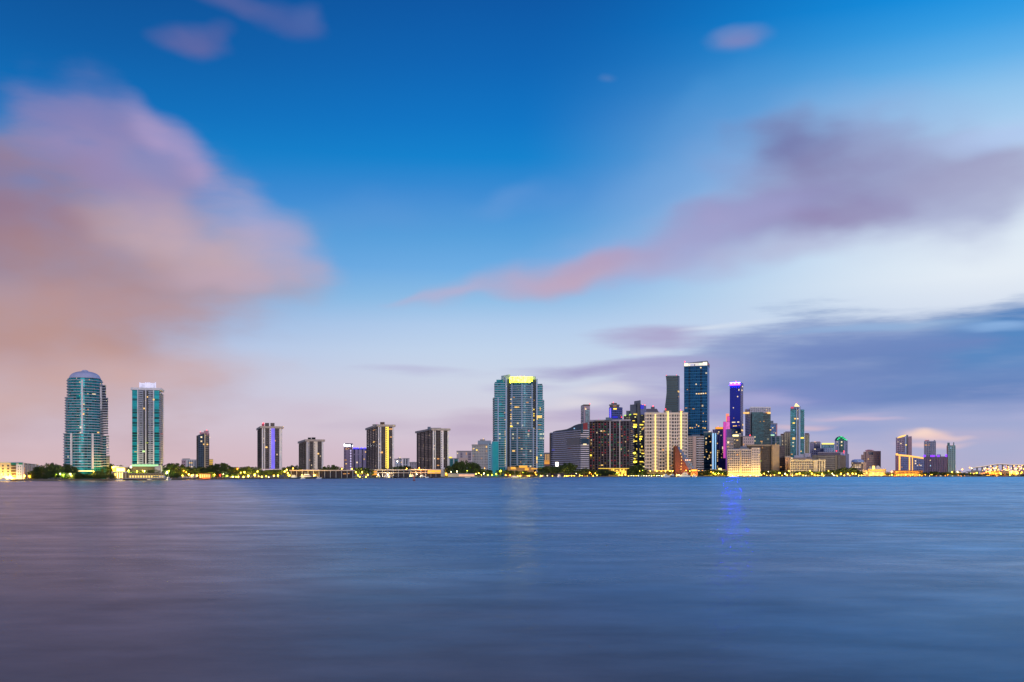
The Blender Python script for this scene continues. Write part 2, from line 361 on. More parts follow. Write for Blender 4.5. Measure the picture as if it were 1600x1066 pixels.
# ---------------------------------------------------------------- water, land
SHORE = [(-400, 1000), (0, 1064), (150, 1131), (300, 1270), (450, 1482), (580, 1638), (700, 1886), (800, 2040), (960, 2305), (1090, 2420), (1300, 2400), (1620, 2400), (2100, 2400)]
def shore(px):
    for (a, ya), (b, yb) in zip(SHORE, SHORE[1:]):
        if px <= b: return ya + (yb - ya) * (px - a) / (b - a)
    return SHORE[-1][1]
def water_mat():
    m, t, b = newmat('bay_water')
    t.nodes.remove(b)
    nn, ll = t.nodes.new, t.links.new
    tc = nn('ShaderNodeTexCoord')
    def ns(sx, sy, detail, seed, lo, hi, a=.3, z=.7):
        mp = nn('ShaderNodeMapping'); mp.inputs['Scale'].default_value = (sx, sy, 1); mp.inputs['Location'].default_value = (seed, seed, 0)
        ll(tc.outputs['Object'], mp.inputs[0])
        n = nn('ShaderNodeTexNoise'); n.inputs['Scale'].default_value = 1; n.inputs['Detail'].default_value = detail; n.inputs['Roughness'].default_value = .6
        ll(mp.outputs[0], n.inputs['Vector'])
        r = nn('ShaderNodeMapRange'); ll(n.outputs['Fac'], r.inputs[0])
        for i, x in zip((1, 2, 3, 4), (a, z, lo, hi)): r.inputs[i].default_value = x
        return r.outputs[0]
    gl = nn('ShaderNodeBsdfAnisotropic'); gl.distribution = 'MULTI_GGX'
    gl.inputs['Color'].default_value = (.97, .96, 1, 1)
    gl.inputs['Roughness'].default_value = W_R
    # wavelets too small and too quick to see: their faces tip towards the viewer's shore by a random amount
    ge = nn('ShaderNodeNewGeometry'); wn = nn('ShaderNodeTexWhiteNoise'); wn.noise_dimensions = '3D'
    big = nn('ShaderNodeVectorMath'); big.operation = 'SCALE'; big.inputs['Scale'].default_value = 37.7; ll(ge.outputs['Position'], big.inputs[0])
    ll(big.outputs[0], wn.inputs['Vector'])
    ty = nn('ShaderNodeMapRange'); ll(wn.outputs['Value'], ty.inputs[0]); ty.inputs[3].default_value = -W_T0; ll(ns(.004, .03, 6, 3, -W_T1, -W_T2), ty.inputs[4])
    # the open bay far out is rougher than the water by the near bank
    sp = nn('ShaderNodeSeparateXYZ'); ll(ge.outputs['Position'], sp.inputs[0])
    fa = nn('ShaderNodeMapRange'); ll(sp.outputs[1], fa.inputs[0])
    for i, x in zip((1, 2, 3, 4), (120, 1100, 1, W_FAR)): fa.inputs[i].default_value = x
    # brown and blue reflected tints painted into the base colour, with tilt to match
    sh = nn('ShaderNodeMath'); sh.operation = 'MULTIPLY_ADD'; sh.inputs[1].default_value = .3; ll(sp.outputs[1], sh.inputs[0]); ll(sp.outputs[0], sh.inputs[2])
    hf = []
    for lo_, hi_ in ((8, 32), (-60, 160)):
        r_ = nn('ShaderNodeMapRange'); r_.interpolation_type = 'SMOOTHSTEP'; ll(sh.outputs[0], r_.inputs[0]); r_.inputs[1].default_value, r_.inputs[2].default_value, r_.inputs[4].default_value = lo_, hi_, .5
        hf.append(r_)
    de = nn('ShaderNodeMath'); ll(hf[0].outputs[0], de.inputs[0]); ll(hf[1].outputs[0], de.inputs[1])
    tf = nn('ShaderNodeMath'); tf.operation = 'MULTIPLY'; ll(ty.outputs[0], tf.inputs[0]); ll(fa.outputs[0], tf.inputs[1])
    nv = nn('ShaderNodeCombineXYZ'); nv.inputs[2].default_value = 1
    sc2 = nn('ShaderNodeSeparateXYZ'); ll(wn.outputs['Color'], sc2.inputs[0])
    tx = nn('ShaderNodeMapRange'); ll(sc2.outputs[1], tx.inputs[0]); tx.inputs[3].default_value, tx.inputs[4].default_value = -.085, .085; ll(tx.outputs[0], nv.inputs[0])
    fl = nn('ShaderNodeMapRange'); ll(sp.outputs[1], fl.inputs[0])
    for i, x in zip((1, 2, 3, 4), (260, 1300, 0, -.055)): fl.inputs[i].default_value = x
    ta = nn('ShaderNodeMath'); ll(tf.outputs[0], ta.inputs[0]); ll(fl.outputs[0], ta.inputs[1]); tilt_side = nn('ShaderNodeMapRange'); ll(de.outputs[0], tilt_side.inputs[0]); tilt_side.inputs[3].default_value, tilt_side.inputs[4].default_value = .5, 1.45
    tb = nn('ShaderNodeMath'); tb.operation = 'MULTIPLY'; ll(ta.outputs[0], tb.inputs[0]); ll(tilt_side.outputs[0], tb.inputs[1]); ll(tb.outputs[0], nv.inputs[1])
    nr = nn('ShaderNodeVectorMath'); nr.operation = 'NORMALIZE'; ll(nv.outputs[0], nr.inputs[0])
    ll(nr.outputs[0], gl.inputs['Normal'])
    df = nn('ShaderNodeBsdfDiffuse'); 
    tint_mottle = nn('ShaderNodeVectorMath'); tint_mottle.operation = 'SCALE'
    dc = nn('ShaderNodeMix'); dc.data_type = 'RGBA'; ll(de.outputs[0], dc.inputs[0]); dc.inputs[6].default_value = W_BROWN; dc.inputs[7].default_value = W_BLUE
    ll(dc.outputs[2], tint_mottle.inputs[0]); ll(ns(.07, .12, 5, 131, .7, 1.3), tint_mottle.inputs['Scale']); ll(tint_mottle.outputs[0], df.inputs[0])
    lw = nn('ShaderNodeFresnel'); lw.inputs[0].default_value = 1.45
    f1 = nn('ShaderNodeMapRange'); ll(lw.outputs[0], f1.inputs[0])
    for i, x in zip((1, 2, 3, 4), (.3, 1, W_F0, W_F1)): f1.inputs[i].default_value = x
    k = nn('ShaderNodeMath'); k.operation = 'MULTIPLY'; ll(f1.outputs[0], k.inputs[0]); ll(ns(.008, .016, 6, 17, .8, 1.14), k.inputs[1])
    k2 = nn('ShaderNodeMath'); k2.operation = 'MULTIPLY'; ll(k.outputs[0], k2.inputs[0]); ll(ns(.03, .06, 6, 41, .8, 1.2), k2.inputs[1])
    k3 = nn('ShaderNodeMath'); k3.operation = 'MULTIPLY'; ll(k2.outputs[0], k3.inputs[0]); ll(ns(.11, .2, 5, 77, .74, 1.26), k3.inputs[1]); k = k3
    ms = nn('ShaderNodeMixShader'); ll(k.outputs[0], ms.inputs[0]); ll(df.outputs[0], ms.inputs[1]); ll(gl.outputs[0], ms.inputs[2])
    ll(ms.outputs[0], t.nodes['Material Output'].inputs[0])
    return m
W_R, W_T0, W_T1, W_T2, W_F0, W_F1, W_BROWN = .2, 0, .15, .24, .1, .68, (.235, .145, .122, 1)
W_FAR = 1.25
W_BLUE = (.03, .205, .36, 1)  # both base colours carry tints of the reflected sky
xs = [-9000, -3000, -1000, 0, 1000, 3000, 9000]; ys = [-3000, -100, 40, 120, 400, 1200, 3000, 9000, 26000]
v = [(x * (1 if y < 5000 else 3), y, 0) for y in ys for x in xs]
f = [(j * 7 + i, j * 7 + i + 1, (j + 1) * 7 + i + 1, (j + 1) * 7 + i) for j in range(len(ys) - 1) for i in range(6)]
tag(mesh_obj('water', v, f, water_mat()), kind='structure')

# land: one sheet behind the sea wall, reaching back behind the city
pts = [(X(px, Y), Y) for px, Y in SHORE]
back = [(9000, 2400), (9000, 9000), (-9000, 9000), (-9000, 900)]
lm = MB(); lm.prism(pts + back, -1.5, GZ)
tag(lm.build('land', plain('park_ground', lin('7c7262'), .9, scale=.02, var=.4)), kind='structure')
wm_ = MB()
for (x0, y0), (x1, y1) in zip(pts[:-1], pts[1:]):
    dd = Vector((x1 - x0, y1 - y0)).normalized(); nn_ = Vector((dd.y, -dd.x)) * .6
    wm_.prism([(x0 + nn_.x, y0 + nn_.y), (x1 + nn_.x, y1 + nn_.y), (x1 - nn_.x, y1 - nn_.y), (x0 - nn_.x, y0 - nn_.y)], -1.5, GZ + .35)
tag(wm_.build('seawall', plain('stained_concrete', lin('5c5852'), .9, scale=.05, var=.4)), kind='structure')

# ---------------------------------------------------------------- building kit
class B:
    def __init__(s, name, label, Y, px, cat='building', group=None):
        s.Y, s.x0, s.m = Y, X(px, Y), Y / F
        s.o = link(bpy.data.objects.new(name, None)); s.o.location = (s.x0, Y, GZ); s.o.empty_display_size = 2
        tag(s.o, label, cat, group)
    def pt(s, px, dy=0): return ((px - 800) / F * (s.Y + dy) - s.x0, dy)
    def z(s, py, dy=0): return Z(py, s.Y + dy) - GZ
    def quad(s, a, b, D): # faces the bay squarely
        return [s.pt(a), s.pt(b), s.pt(b, D), s.pt(a, D)]
    def quadL(s, l, c, r, D): # its flank on the l side shows
        c0, b0 = Vector(s.pt(c)), Vector(s.pt(l, D)); e = b0 - c0
        k = (r - 800) / F; t = (k * s.Y - (s.x0 + c0.x)) / (e.y + k * e.x)
        f0 = c0 + Vector((e.y, -e.x)) * t
        return [tuple(c0), tuple(f0), tuple(f0 + e), tuple(b0)]
    def quadR(s, l, c, r, D): # its flank on the r side shows
        c0, b0 = Vector(s.pt(c)), Vector(s.pt(r, D)); e = b0 - c0
        k = (l - 800) / F; t = (k * s.Y - (s.x0 + c0.x)) / (e.y + k * e.x)
        f0 = c0 + Vector((e.y, -e.x)) * t
        return [tuple(f0), tuple(c0), tuple(b0), tuple(f0 + e)]
    def t_of(s, poly, i, px):
        p, q = poly[i], poly[(i + 1) % len(poly)]; k = (px - 800) / F
        dx, dy = q[0] - p[0], q[1] - p[1]; den = dx - k * dy
        return (k * (s.Y + p[1]) - s.x0 - p[0]) / den if abs(den) > 1e-9 else -1
    def hit(s, poly, px):
        best = None
        for i in range(len(poly)):
            t = s.t_of(poly, i, px)
            if -1e-6 <= t <= 1 + 1e-6:
                p, q = poly[i], poly[(i + 1) % len(poly)]; y = p[1] + t * (q[1] - p[1])
                if best is None or y < best[2]: best = (i, t, y)
        return best or (0, .5, poly[0][1])
    def fr(s, poly, i):
        p, q = Vector(poly[i]), Vector(poly[(i + 1) % len(poly)]); d = q - p
        l = d.length; d.normalize()
        return p, d, Vector((d.y, -d.x)), l
    def body(s, name, poly, y0, y1, mat, dy=0, top=None):
        z0 = s.z(y0, dy) if y0 is not None else -.3
        z1 = [s.z(a, dy) for a in y1] if isinstance(y1, (list, tuple)) else s.z(y1, dy)
        return MB().prism(poly, z0, z1, top).build(name, mat, s.o)
    def onface(s, name, poly, i, u0, u1, z0, z1, mat, d=.5, back=.25, parent=None):
        p, e, n, l = s.fr(poly, i)
        a, b = p + e * (l * u0), p + e * (l * u1)
        q = [a + n * d, b + n * d, b - n * back, a - n * back]
        return MB().prism([tuple(x) for x in q], z0, z1).build(name, mat, parent or s.o)
    def strip(s, name, poly, i, pa, pb, ya, yb, mat, d=.5, back=.25):
        """panel standing d proud of face i, from column pa to pb and row ya (upper) to yb (None: ground)"""
        u0, u1 = s.t_of(poly, i, pa), s.t_of(poly, i, pb)
        p, e, n, l = s.fr(poly, i); dy = (p + e * l * (u0 + u1) / 2).y
        return s.onface(name, poly, i, u0, u1, s.z(yb, dy) if yb is not None else -.2, s.z(ya, dy), mat, d, back)
    def slabs(s, name, poly, ya, yb, n, proud, th, mat, dy=0):
        """n floor plates between rows ya and yb, all of one mesh"""
        za, zb = s.z(ya, dy), (s.z(yb, dy) if yb is not None else 3.5)
        o = MB().prism(offset(poly, proud), -th / 2, th / 2).build(name, mat, s.o)
        for k in range(n):
            c = o if k == 0 else copy_to(o, s.o)
            c.location = (0, 0, za + (zb - za) * k / max(1, n - 1))
        return o
    def eslabs(s, name, poly, i, u0, u1, ya, yb, n, d, th, mat, back=.25):
        p, e, nn, l = s.fr(poly, i); dy = min(p.y, (p + e * l).y)
        za, zb = s.z(ya, dy), (s.z(yb, dy) if yb is not None else 3.5)
        o = s.onface(name, poly, i, u0, u1, -th / 2, th / 2, mat, d, back)
        for k in range(n):
            c = o if k == 0 else copy_to(o, s.o)
            c.location = (0, 0, za + (zb - za) * k / max(1, n - 1))
    def piers(s, name, poly, i, us, w, d, ya, yb, mat):
        p, e, n, l = s.fr(poly, i); dy = min(p.y, (p + e * l).y)
        z1, z0 = s.z(ya, dy), (s.z(yb, dy) if yb is not None else -.2)
        for u in us:
            s.onface(name, poly, i, u - w / l / 2, u + w / l / 2, z0, z1, mat, d)
    def lits(s, poly, rows, name='lit_window', d=.35):
        for r in rows:
            px, py, w, h, mat = (list(r) + [WARM])[:5]
            w, h = w * .88, h * .85
            i, t, dy = s.hit(poly, px); p, e, n, l = s.fr(poly, i)
            ua, ub = s.t_of(poly, i, px - w / 2), s.t_of(poly, i, px + w / 2)
            ua, ub = max(.01, min(ua, ub)), min(.99, max(ua, ub))
            s.onface(name, poly, i, ua, ub, s.z(py + h / 2, dy), s.z(py - h / 2, dy), mat, d)
    def wins(s, name, poly, i, nu, nv, u0, u1, ya, yb, fu, fv, mat, d=.12):
        """nu x nv single panes on one face"""
        p, e, n, l = s.fr(poly, i); dy = min(p.y, (p + e * l).y)
        za, zb = s.z(ya, dy), s.z(yb, dy); cw, ch = (u1 - u0) / nu, (za - zb) / nv
        o = None
        for a in range(nu):
            for b in range(nv):
                if o is None:
                    o = s.onface(name, poly, i, u0 + cw * (.5 - fu / 2), u0 + cw * (.5 + fu / 2), zb + ch * (.5 - fv / 2), zb + ch * (.5 + fv / 2), mat, d)
                else:
                    v = e * (l * cw * a)
                    copy_to(o, s.o, (v.x, v.y, ch * b))
    def beacon(s, px, py, dy=5, mat=None, r=.55):
        x, y = s.pt(px, dy); z = s.z(py, dy); r *= s.m
        b = MB(); b.lathe(x, y, [(r * .3, z - r), (r, z - r * .4), (r, z + r * .4), (r * .3, z + r)], 8)
        b.tube((x, y, z - 4 * r), (x, y, z - r), r * .15, r * .15, 5)
        return b.build('beacon', mat or RED, s.o)
    def box(s, name, a, b, dy0, dy1, ya, yb, mat):
        return MB().prism([s.pt(a, dy0), s.pt(b, dy0), s.pt(b, dy1), s.pt(a, dy1)], s.z(yb, dy0) if yb is not None else -.2, s.z(ya, dy0)).build(name, mat, s.o)

def lnsp(a, b, n): return [a + (b - a) * k / (n - 1) for k in range(n)]
WARM = glow('warm_window_light', lin('ffca70'), 1.0)
PALE = glow('pale_window_light', lin('ffe2b0'), 1.05)
ORNG = glow('orange_window_light', lin('e8a45c'), .62)
YELL = glow('yellow_strip_light', lin('ffd84a'), 1.5)
WHITEL = glow('white_flood_light', lin('fff2da'), 6)
CROWN = uneven(glow('yellow_crown_light', (1, .8, .024, 1), 3, True), .22, 2, 26)
GOLD = glow('gold_outline_light', lin('ffb858'), 1.25)
VIOL = uneven(glow('violet_wash_glow', lin('7466ec'), .95), .06, .6, 1.1)  # violet flood wash on the panel, put in as uneven emission
BLUEL = glow('blue_tube_light', lin('4a3cff'), 5, True)
BLUEP = glow('blue_panel_light', lin('1a20d8'), .55)
PINKL = uneven(glow('pink_glow', lin('e86cc8'), .8), .08, .5, .95)
PURPL = glow('purple_roof_light', lin('7a2cff'), 1.6)
GREENL = glow('green_roof_light', lin('28e088'), 1.1)
RED = glow('red_beacon_light', lin('ff3040'), 4)
ICE = glow('icy_strip_light', lin('9cd0f8'), .9)
MILK = uneven(glow('milky_screen_light', lin('e4e0f8'), 1), .3, .38, .74)
WHT = plain('white_render', lin('dcd8dc'), .75)
CREAM = plain('cream_render', lin('b8a890'), .8)
GREY = plain('grey_concrete', lin('8e8a8e'), .8)
DGREY = plain('dark_concrete', lin('625a58'), .8)
BROWN = plain('brown_concrete', lin('5c4a40'), .8)
BLK = plain('dark_glass', (.02, .024, .03, 1), .2, .2)
TEALG = plain('teal_glass', (.012, .16, .19, 1), .18, .45)
SLATEB = plain('blue_slate', lin('5a6a80'), .6)
RAILG = plain('pale_balcony', lin('a8acb8'), .6)

# ---------------------------------------------------------------- trees, lamps, boats: one of each, then copies
rng = random.Random(7)
def leaf_mat(name, a, b):
    m, t, bs = newmat(name)
    tc = t.nodes.new('ShaderNodeTexCoord'); n = t.nodes.new('ShaderNodeTexNoise'); n.inputs['Scale'].default_value = 9; n.inputs['Detail'].default_value = 3
    t.links.new(tc.outputs['Object'], n.inputs['Vector'])
    oi = t.nodes.new('ShaderNodeObjectInfo')
    ad = t.nodes.new('ShaderNodeMath'); ad.operation = 'MULTIPLY_ADD'; ad.inputs[1].default_value = .5; t.links.new(oi.outputs['Random'], ad.inputs[0]); t.links.new(n.outputs['Fac'], ad.inputs[2])
    mx = t.nodes.new('ShaderNodeMix'); mx.data_type = 'RGBA'; mx.inputs[6].default_value = a; mx.inputs[7].default_value = b
    sb = t.nodes.new('ShaderNodeMath'); sb.operation = 'SUBTRACT'; sb.inputs[1].default_value = .25; t.links.new(ad.outputs[0], sb.inputs[0])
    t.links.new(sb.outputs[0], mx.inputs[0]); t.links.new(mx.outputs[2], bs.inputs['Base Color'])
    bs.inputs['Roughness'].default_value = .8; bs.inputs['Specular IOR Level'].default_value = .15
    return m
LEAF = leaf_mat('broad_leaves', (.02, .04, .016, 1), (.07, .1, .036, 1))
PALM = leaf_mat('palm_leaves', (.03, .05, .018, 1), (.075, .09, .035, 1))
BARK = plain('bark', lin('4a4036'), .9)
def leafcard(v, f, c, r, size):
    n = Vector((r.gauss(0, 1), r.gauss(0, 1), r.gauss(0, 1) + .6)).normalized(); a = n.orthogonal().normalized(); q = n.cross(a)
    th = r.random() * 6.28; a, q = a * math.cos(th) + q * math.sin(th), q * math.cos(th) - a * math.sin(th)
    b = len(v); s1, s2 = size * r.uniform(.6, 1.2), size * r.uniform(.4, .8)
    v += [tuple(c - a * s1), tuple(c + q * s2), tuple(c + a * s1), tuple(c - q * s2)]
    f.append((b, b + 1, b + 2, b + 3))
def broad_proto(seed):
    """unit tree: 1 high, about 1 across"""
    r = random.Random(seed); tr = MB(); v, f = [], []
    tr.tube((0, 0, -.02), (0, 0, .3), .03, .022, 7)
    clumps = []
    for k in range(16):
        a = r.random() * 6.28; rad = r.uniform(.05, .4) ; z = r.uniform(.26, .84)
        rad *= 1.1 - abs(z - .5) * 1.0
        clumps.append((Vector((rad * math.cos(a), rad * math.sin(a), z)), r.uniform(.11, .2)))
    clumps.append((Vector((0, 0, .86)), .13)); clumps.append((Vector((0, 0, .5)), .24))
    for c, s_ in clumps:
        if r.random() < .5: tr.tube((0, 0, .27), tuple(c), .014, .005, 5)
        for k in range(int(58 * (s_ / .15) ** 2)):
            d_ = Vector((r.gauss(0, 1), r.gauss(0, 1), r.gauss(0, 1))).normalized() * s_ * r.uniform(.55, 1.05)
            d_.z *= .8
            leafcard(v, f, c + d_, r, .047)
    return tr, (v, f)
def palm_proto(seed):
    r = random.Random(seed); tr = MB(); v, f = [], []
    bend = r.uniform(-.06, .06); p = Vector((0, 0, -.02))
    for k in range(5):
        q = Vector((bend * (k + 1) ** 2 / 25, 0, .8 * (k + 1) / 5)); tr.tube(p, q, .018 - .001 * k, .017 - .001 * k, 6); p = q
    for k in range(15):
        a = 6.28 * k / 15 + r.uniform(-.2, .2); up = r.uniform(-.1, .6); ln = r.uniform(.24, .32)
        prev = p; dirv = Vector((math.cos(a), math.sin(a), up)).normalized(); side = Vector((-math.sin(a), math.cos(a), 0))
        for j in range(5):
            dirv = (dirv + Vector((0, 0, -.28))).normalized(); nxt = prev + dirv * ln / 5; w0, w1 = .035 * (1 - j / 6), .035 * (1 - (j + 1) / 5.5)
            for sg in (-1, 1):
                b = len(v); dn = Vector((0, 0, -.02))
                v += [tuple(prev), tuple(nxt), tuple(nxt + side * sg * w1 + dn), tuple(prev + side * sg * w0 + dn)]; f.append((b, b + 1, b + 2, b + 3))
            prev = nxt
    return tr, (v, f)
def tree_root(kind, seed):
    root = link(bpy.data.objects.new('palm_tree' if kind == 'palm' else 'broadleaf_tree', None))
    tr, (v, f) = (palm_proto if kind == 'palm' else broad_proto)(seed)
    tr.build('trunk', BARK, root)
    mesh_obj('crown', v, f, PALM if kind == 'palm' else LEAF, root)
    return root
TP = {'broad': [tree_root('broad', s_) for s_ in (1, 2, 3, 4, 5)], 'palm': [tree_root('palm', s_) for s_ in (11, 12, 13)]}
TUSED = set()
def tree(kind, px, ytop, wpx, Y, label, group, low=0):
    k = rng.randrange(len(TP[kind])); p = TP[kind][k]
    o = p if (kind, k) not in TUSED else copy_tree(p)
    TUSED.add((kind, k))
    h = Z(ytop, Y) - GZ + low; w = wpx * Y / F * (1.22 if kind == 'broad' else 1.8)
    o.location = (X(px, Y), Y, GZ - low); o.rotation_euler = (0, 0, rng.uniform(-.5, .5) if kind == 'palm' else rng.uniform(0, 6.28))
    o.scale = (w, w, h)
    tag(o, label, 'palm tree' if kind == 'palm' else 'tree', group)
def clump(kind, prof, n, dy, label, group, wk=1.0, low=0, jit=1.5, spread=25):
    """n trees of one clump; prof: (column, row of the tops)"""
    a, b = prof[0][0], prof[-1][0]
    for k in range(n):
        px = a + (b - a) * (k + .5) / n + rng.uniform(-.3, .3) * (b - a) / n
        for (p0, q0), (p1, q1) in zip(prof, prof[1:]):
            if p0 <= px <= p1: yt = q0 + (q1 - q0) * (px - p0) / max(.01, p1 - p0)
        Y = shore(px) + dy + rng.uniform(0, spread)
        w = ((b - a) / n * 1.55 + 3) * wk * rng.uniform(.85, 1.2)
        if kind == 'palm': w = 7.5 * wk * rng.uniform(.85, 1.2)
        tree(kind, px, yt + rng.uniform(-.4, 1) * jit * .6, w, Y, label, group, low)

LC = {'y': lin('ffd24c'), 'o': lin('ffa238'), 'w': lin('ffebb8'), 'g': lin('d8f040'), 'r': lin('ff4030')}
LAMPM = {k: glow(n, LC[k], v) for k, n, v in (('y', 'sodium_lamp_glow', 13), ('o', 'amber_lamp_glow', 7), ('w', 'white_lamp_glow', 8), ('g', 'greenish_lamp_glow', 7), ('r', 'red_lamp_glow', 5))}
BULB = {}
def bulb(c, big, root, z):
    if (c, big) not in BULB:
        l = bpy.data.lights.new('bulb', 'POINT'); l.color = LC[c][:3]; l.energy = (13000, 28000, 34000)[big]; l.shadow_soft_size = .8
        BULB[(c, big)] = l
    o = link(bpy.data.objects.new('bulb', BULB[(c, big)])); o.visible_glossy = False   # the globe itself is what mirrors
    o.parent = root; o.location = (0, -.4, z)
POLE = plain('painted_pole', lin('3a3a3c'), .5)
LP = {}
def lamp(px, py, c, label, group, big=0, dy=9, Y=None, name='street_lamp'):
    Y = Y or shore(px) + dy
    z = Z(py, Y) - GZ
    r = (.5, .85, 1.35)[big]
    root = link(bpy.data.objects.new(name, None)); root.location = (X(px, Y), Y, GZ)
    tag(root, label, 'lamp', group)
    key = (c, big)
    if key not in LP:
        g = MB(); g.lathe(0, 0, [(r * .25, -r), (r * .8, -r * .6), (r, 0), (r * .7, r * .65), (r * .15, r)], 8)
        gl = LP[key] = g.build('globe', LAMPM[c], root, True)
    else: gl = copy_to(LP[key], root)
    gl.location = (0, 0, max(.7, z))
    bulb(c, big, root, max(.7, z) - r - .3)
    if 'pole' not in LP:
        LP['pole'] = MB().tube((0, 0, -1), (0, 0, 0), .16, .1, 6).build('pole', POLE, root); po = LP['pole']
    else: po = copy_to(LP['pole'], root)
    po.location = (0, 0, max(.7, z) - r * .9); po.scale = (1, 1, max(.7, z) - r * .8)

HULL = plain('boat_gelcoat', lin('d8d8dc'), .25, var=.05)
NAVY = plain('dark_hull_paint', lin('28344a'), .3)
def yacht_proto(hullm):
    root = link(bpy.data.objects.new('motor_yacht', None))
    b = MB(); st = [(-6, 1.5, .2, 1.3), (-2, 1.8, 0, 1.45), (2, 1.6, 0, 1.7), (5, .85, .2, 2.0), (6.8, .08, 1.2, 2.3)]
    for x, w, k, d_ in st: b.v += [(x, -w, d_), (x, -w * .7, k - .2), (x, 0, k - .5), (x, w * .7, k - .2), (x, w, d_)]
    for i in range(4):
        for j in range(4): b.face((i * 5 + j, i * 5 + j + 1, i * 5 + j + 6, i * 5 + j + 5))
        b.face((i * 5 + 4, i * 5, i * 5 + 5, i * 5 + 9))
    b.face((0, 1, 2, 3, 4))
    b.build('hull', hullm, root)
    c = MB(); c.prism([(-4, -1.3), (2.4, -1.2), (2.4, 1.2), (-4, 1.3)], 1.4, 3.2, [(-3.8, -1.1), (1.1, -1), (1.1, 1), (-3.8, 1.1)]); cab = c.build('cabin', HULL, root)
    w = MB(); w.prism([(-3.6, -1.27), (2.0, -1.15), (2.0, 1.15), (-3.6, 1.27)], 2.1, 2.75, [(-3.6, -1.22), (1.65, -1.1), (1.65, 1.1), (-3.6, 1.22)]); w.build('window_band', BLK, cab)
    fb = MB(); fb.prism([(-3.2, -1), (.4, -.9), (.4, .9), (-3.2, 1)], 3.2, 3.8); fb.box(-2.9, -.4, -.9, .9, 4.75, 4.85)
    for x in (-2.8, -.6):
        for y in (-.8, .8): fb.tube((x, y, 3.75), (x, y, 4.8), .05, .05, 4)
    fb.build('flybridge', HULL, root)
    return root
def sail_proto():
    root = link(bpy.data.objects.new('sailing_boat', None))
    b = MB(); st = [(-5, 1.1, .2, 1.1), (-1, 1.6, 0, 1.1), (2.5, 1.2, 0, 1.25), (5.5, .06, .8, 1.5)]
    for x, w, k, d_ in st: b.v += [(x, -w, d_), (x, -w * .7, k - .1), (x, 0, k - .4), (x, w * .7, k - .1), (x, w, d_)]
    for i in range(3):
        for j in range(4): b.face((i * 5 + j, i * 5 + j + 1, i * 5 + j + 6, i * 5 + j + 5))
        b.face((i * 5 + 4, i * 5, i * 5 + 5, i * 5 + 9))
    b.face((0, 1, 2, 3, 4)); b.build('hull', HULL, root)
    MB().prism([(-2.5, -.8), (1.5, -.6), (1.5, .6), (-2.5, .8)], 1.1, 1.8).build('cabin', HULL, root)
    MB().tube((.4, 0, 1), (.4, 0, 16), .13, .08, 6).build('mast', RAILG, root)
    MB().tube((.4, 0, 2.6), (-4, 0, 2.8), .12, .08, 6).build('boom', RAILG, root)
    return root
YP = {'white': yacht_proto(HULL), 'navy': yacht_proto(NAVY), 'sail': sail_proto()}
YU = set()
def boat(kind, px, label, scale=1, rot=0, dy=-8, cat='boat', group=None, Y=None):
    o = YP[kind] if kind not in YU else copy_tree(YP[kind]); YU.add(kind)
    Y = Y or shore(px) + dy
    o.location = (X(px, Y), Y, .1); o.rotation_euler = (0, 0, R(rot)); o.scale = (scale,) * 3
    tag(o, label, cat, group)

# ================================================================ the buildings, from the low flats to the port
def ellipse(b, pa, pb, cy, ry, n=28):
    """round footprint between columns pa and pb"""
    p, q = b.pt(pa, cy), b.pt(pb, cy); cx, rx = (p[0] + q[0]) / 2, (q[0] - p[0]) / 2
    return [(cx + rx * math.cos(2 * math.pi * k / n - math.pi / 2), cy + ry * math.sin(2 * math.pi * k / n - math.pi / 2)) for k in range(n)]
def bow(b, pa, pb, sag, D, n=10):
    """footprint with a bowed front"""
    p, q = b.pt(pa), b.pt(pb); out = []
    for k in range(n + 1):
        t = k / n; out.append((p[0] + (q[0] - p[0]) * t, -sag * (1 - (2 * t - 1) ** 2)))
    return out + [b.pt(pb, D), b.pt(pa, D)]

# ---- low flats at the water's edge
b = B('apartment_block', 'low cream apartment block with green awnings at the water beside dark trees', 1082, 0)
q = b.quadR(-34, 36, 60, 200)
b.body('wall', q, None, 723.4, CREAM)
AWN = plain('green_awning', lin('1c7868'), .7)
DARKW = plain('dark_window', (.03, .03, .035, 1), .15, .2)
for k, (pa, pb) in enumerate(((-4, -1), (3.2, 6), (11, 14.2))):
    b.wins('window', q, 0, 1, 4, b.t_of(q, 0, pa), b.t_of(q, 0, pb), 725.5, 744, 1, .6, DARKW)
b.strip('balcony_bay', q, 0, 17.4, 25, 724, 746, plain('bay_shade', lin('6a5038'), .8), .3)
b.eslabs('balcony', q, 0, b.t_of(q, 0, 17.4), b.t_of(q, 0, 25), 729, 743, 4, 1.6, .9, CREAM)
b.strip('awning', q, 0, 17.2, 25.2, 723.2, 726.5, AWN, 1.8)
b.strip('awning', q, 0, 29.5, 35.5, 723.2, 726, AWN, 1.4)
b.strip('bay', q, 0, 25.4, 35, 725, None, WHT, 1.0)
b.wins('window', q, 0, 2, 4, b.t_of(q, 0, 27), b.t_of(q, 0, 34), 727, 744, .3, .45, DARKW, 1.15)
b.wins('window', q, 1, 4, 5, .04, .98, 725.6, 743, .5, .55, DARKW)
b.piers('pier', q, 1, [.0, .25, .5, .75, .99], 1.2, .9, 724, None, WHT)
b.strip('parapet', q, 0, -33, 36, 722.2, 723.6, RAILG, .4)

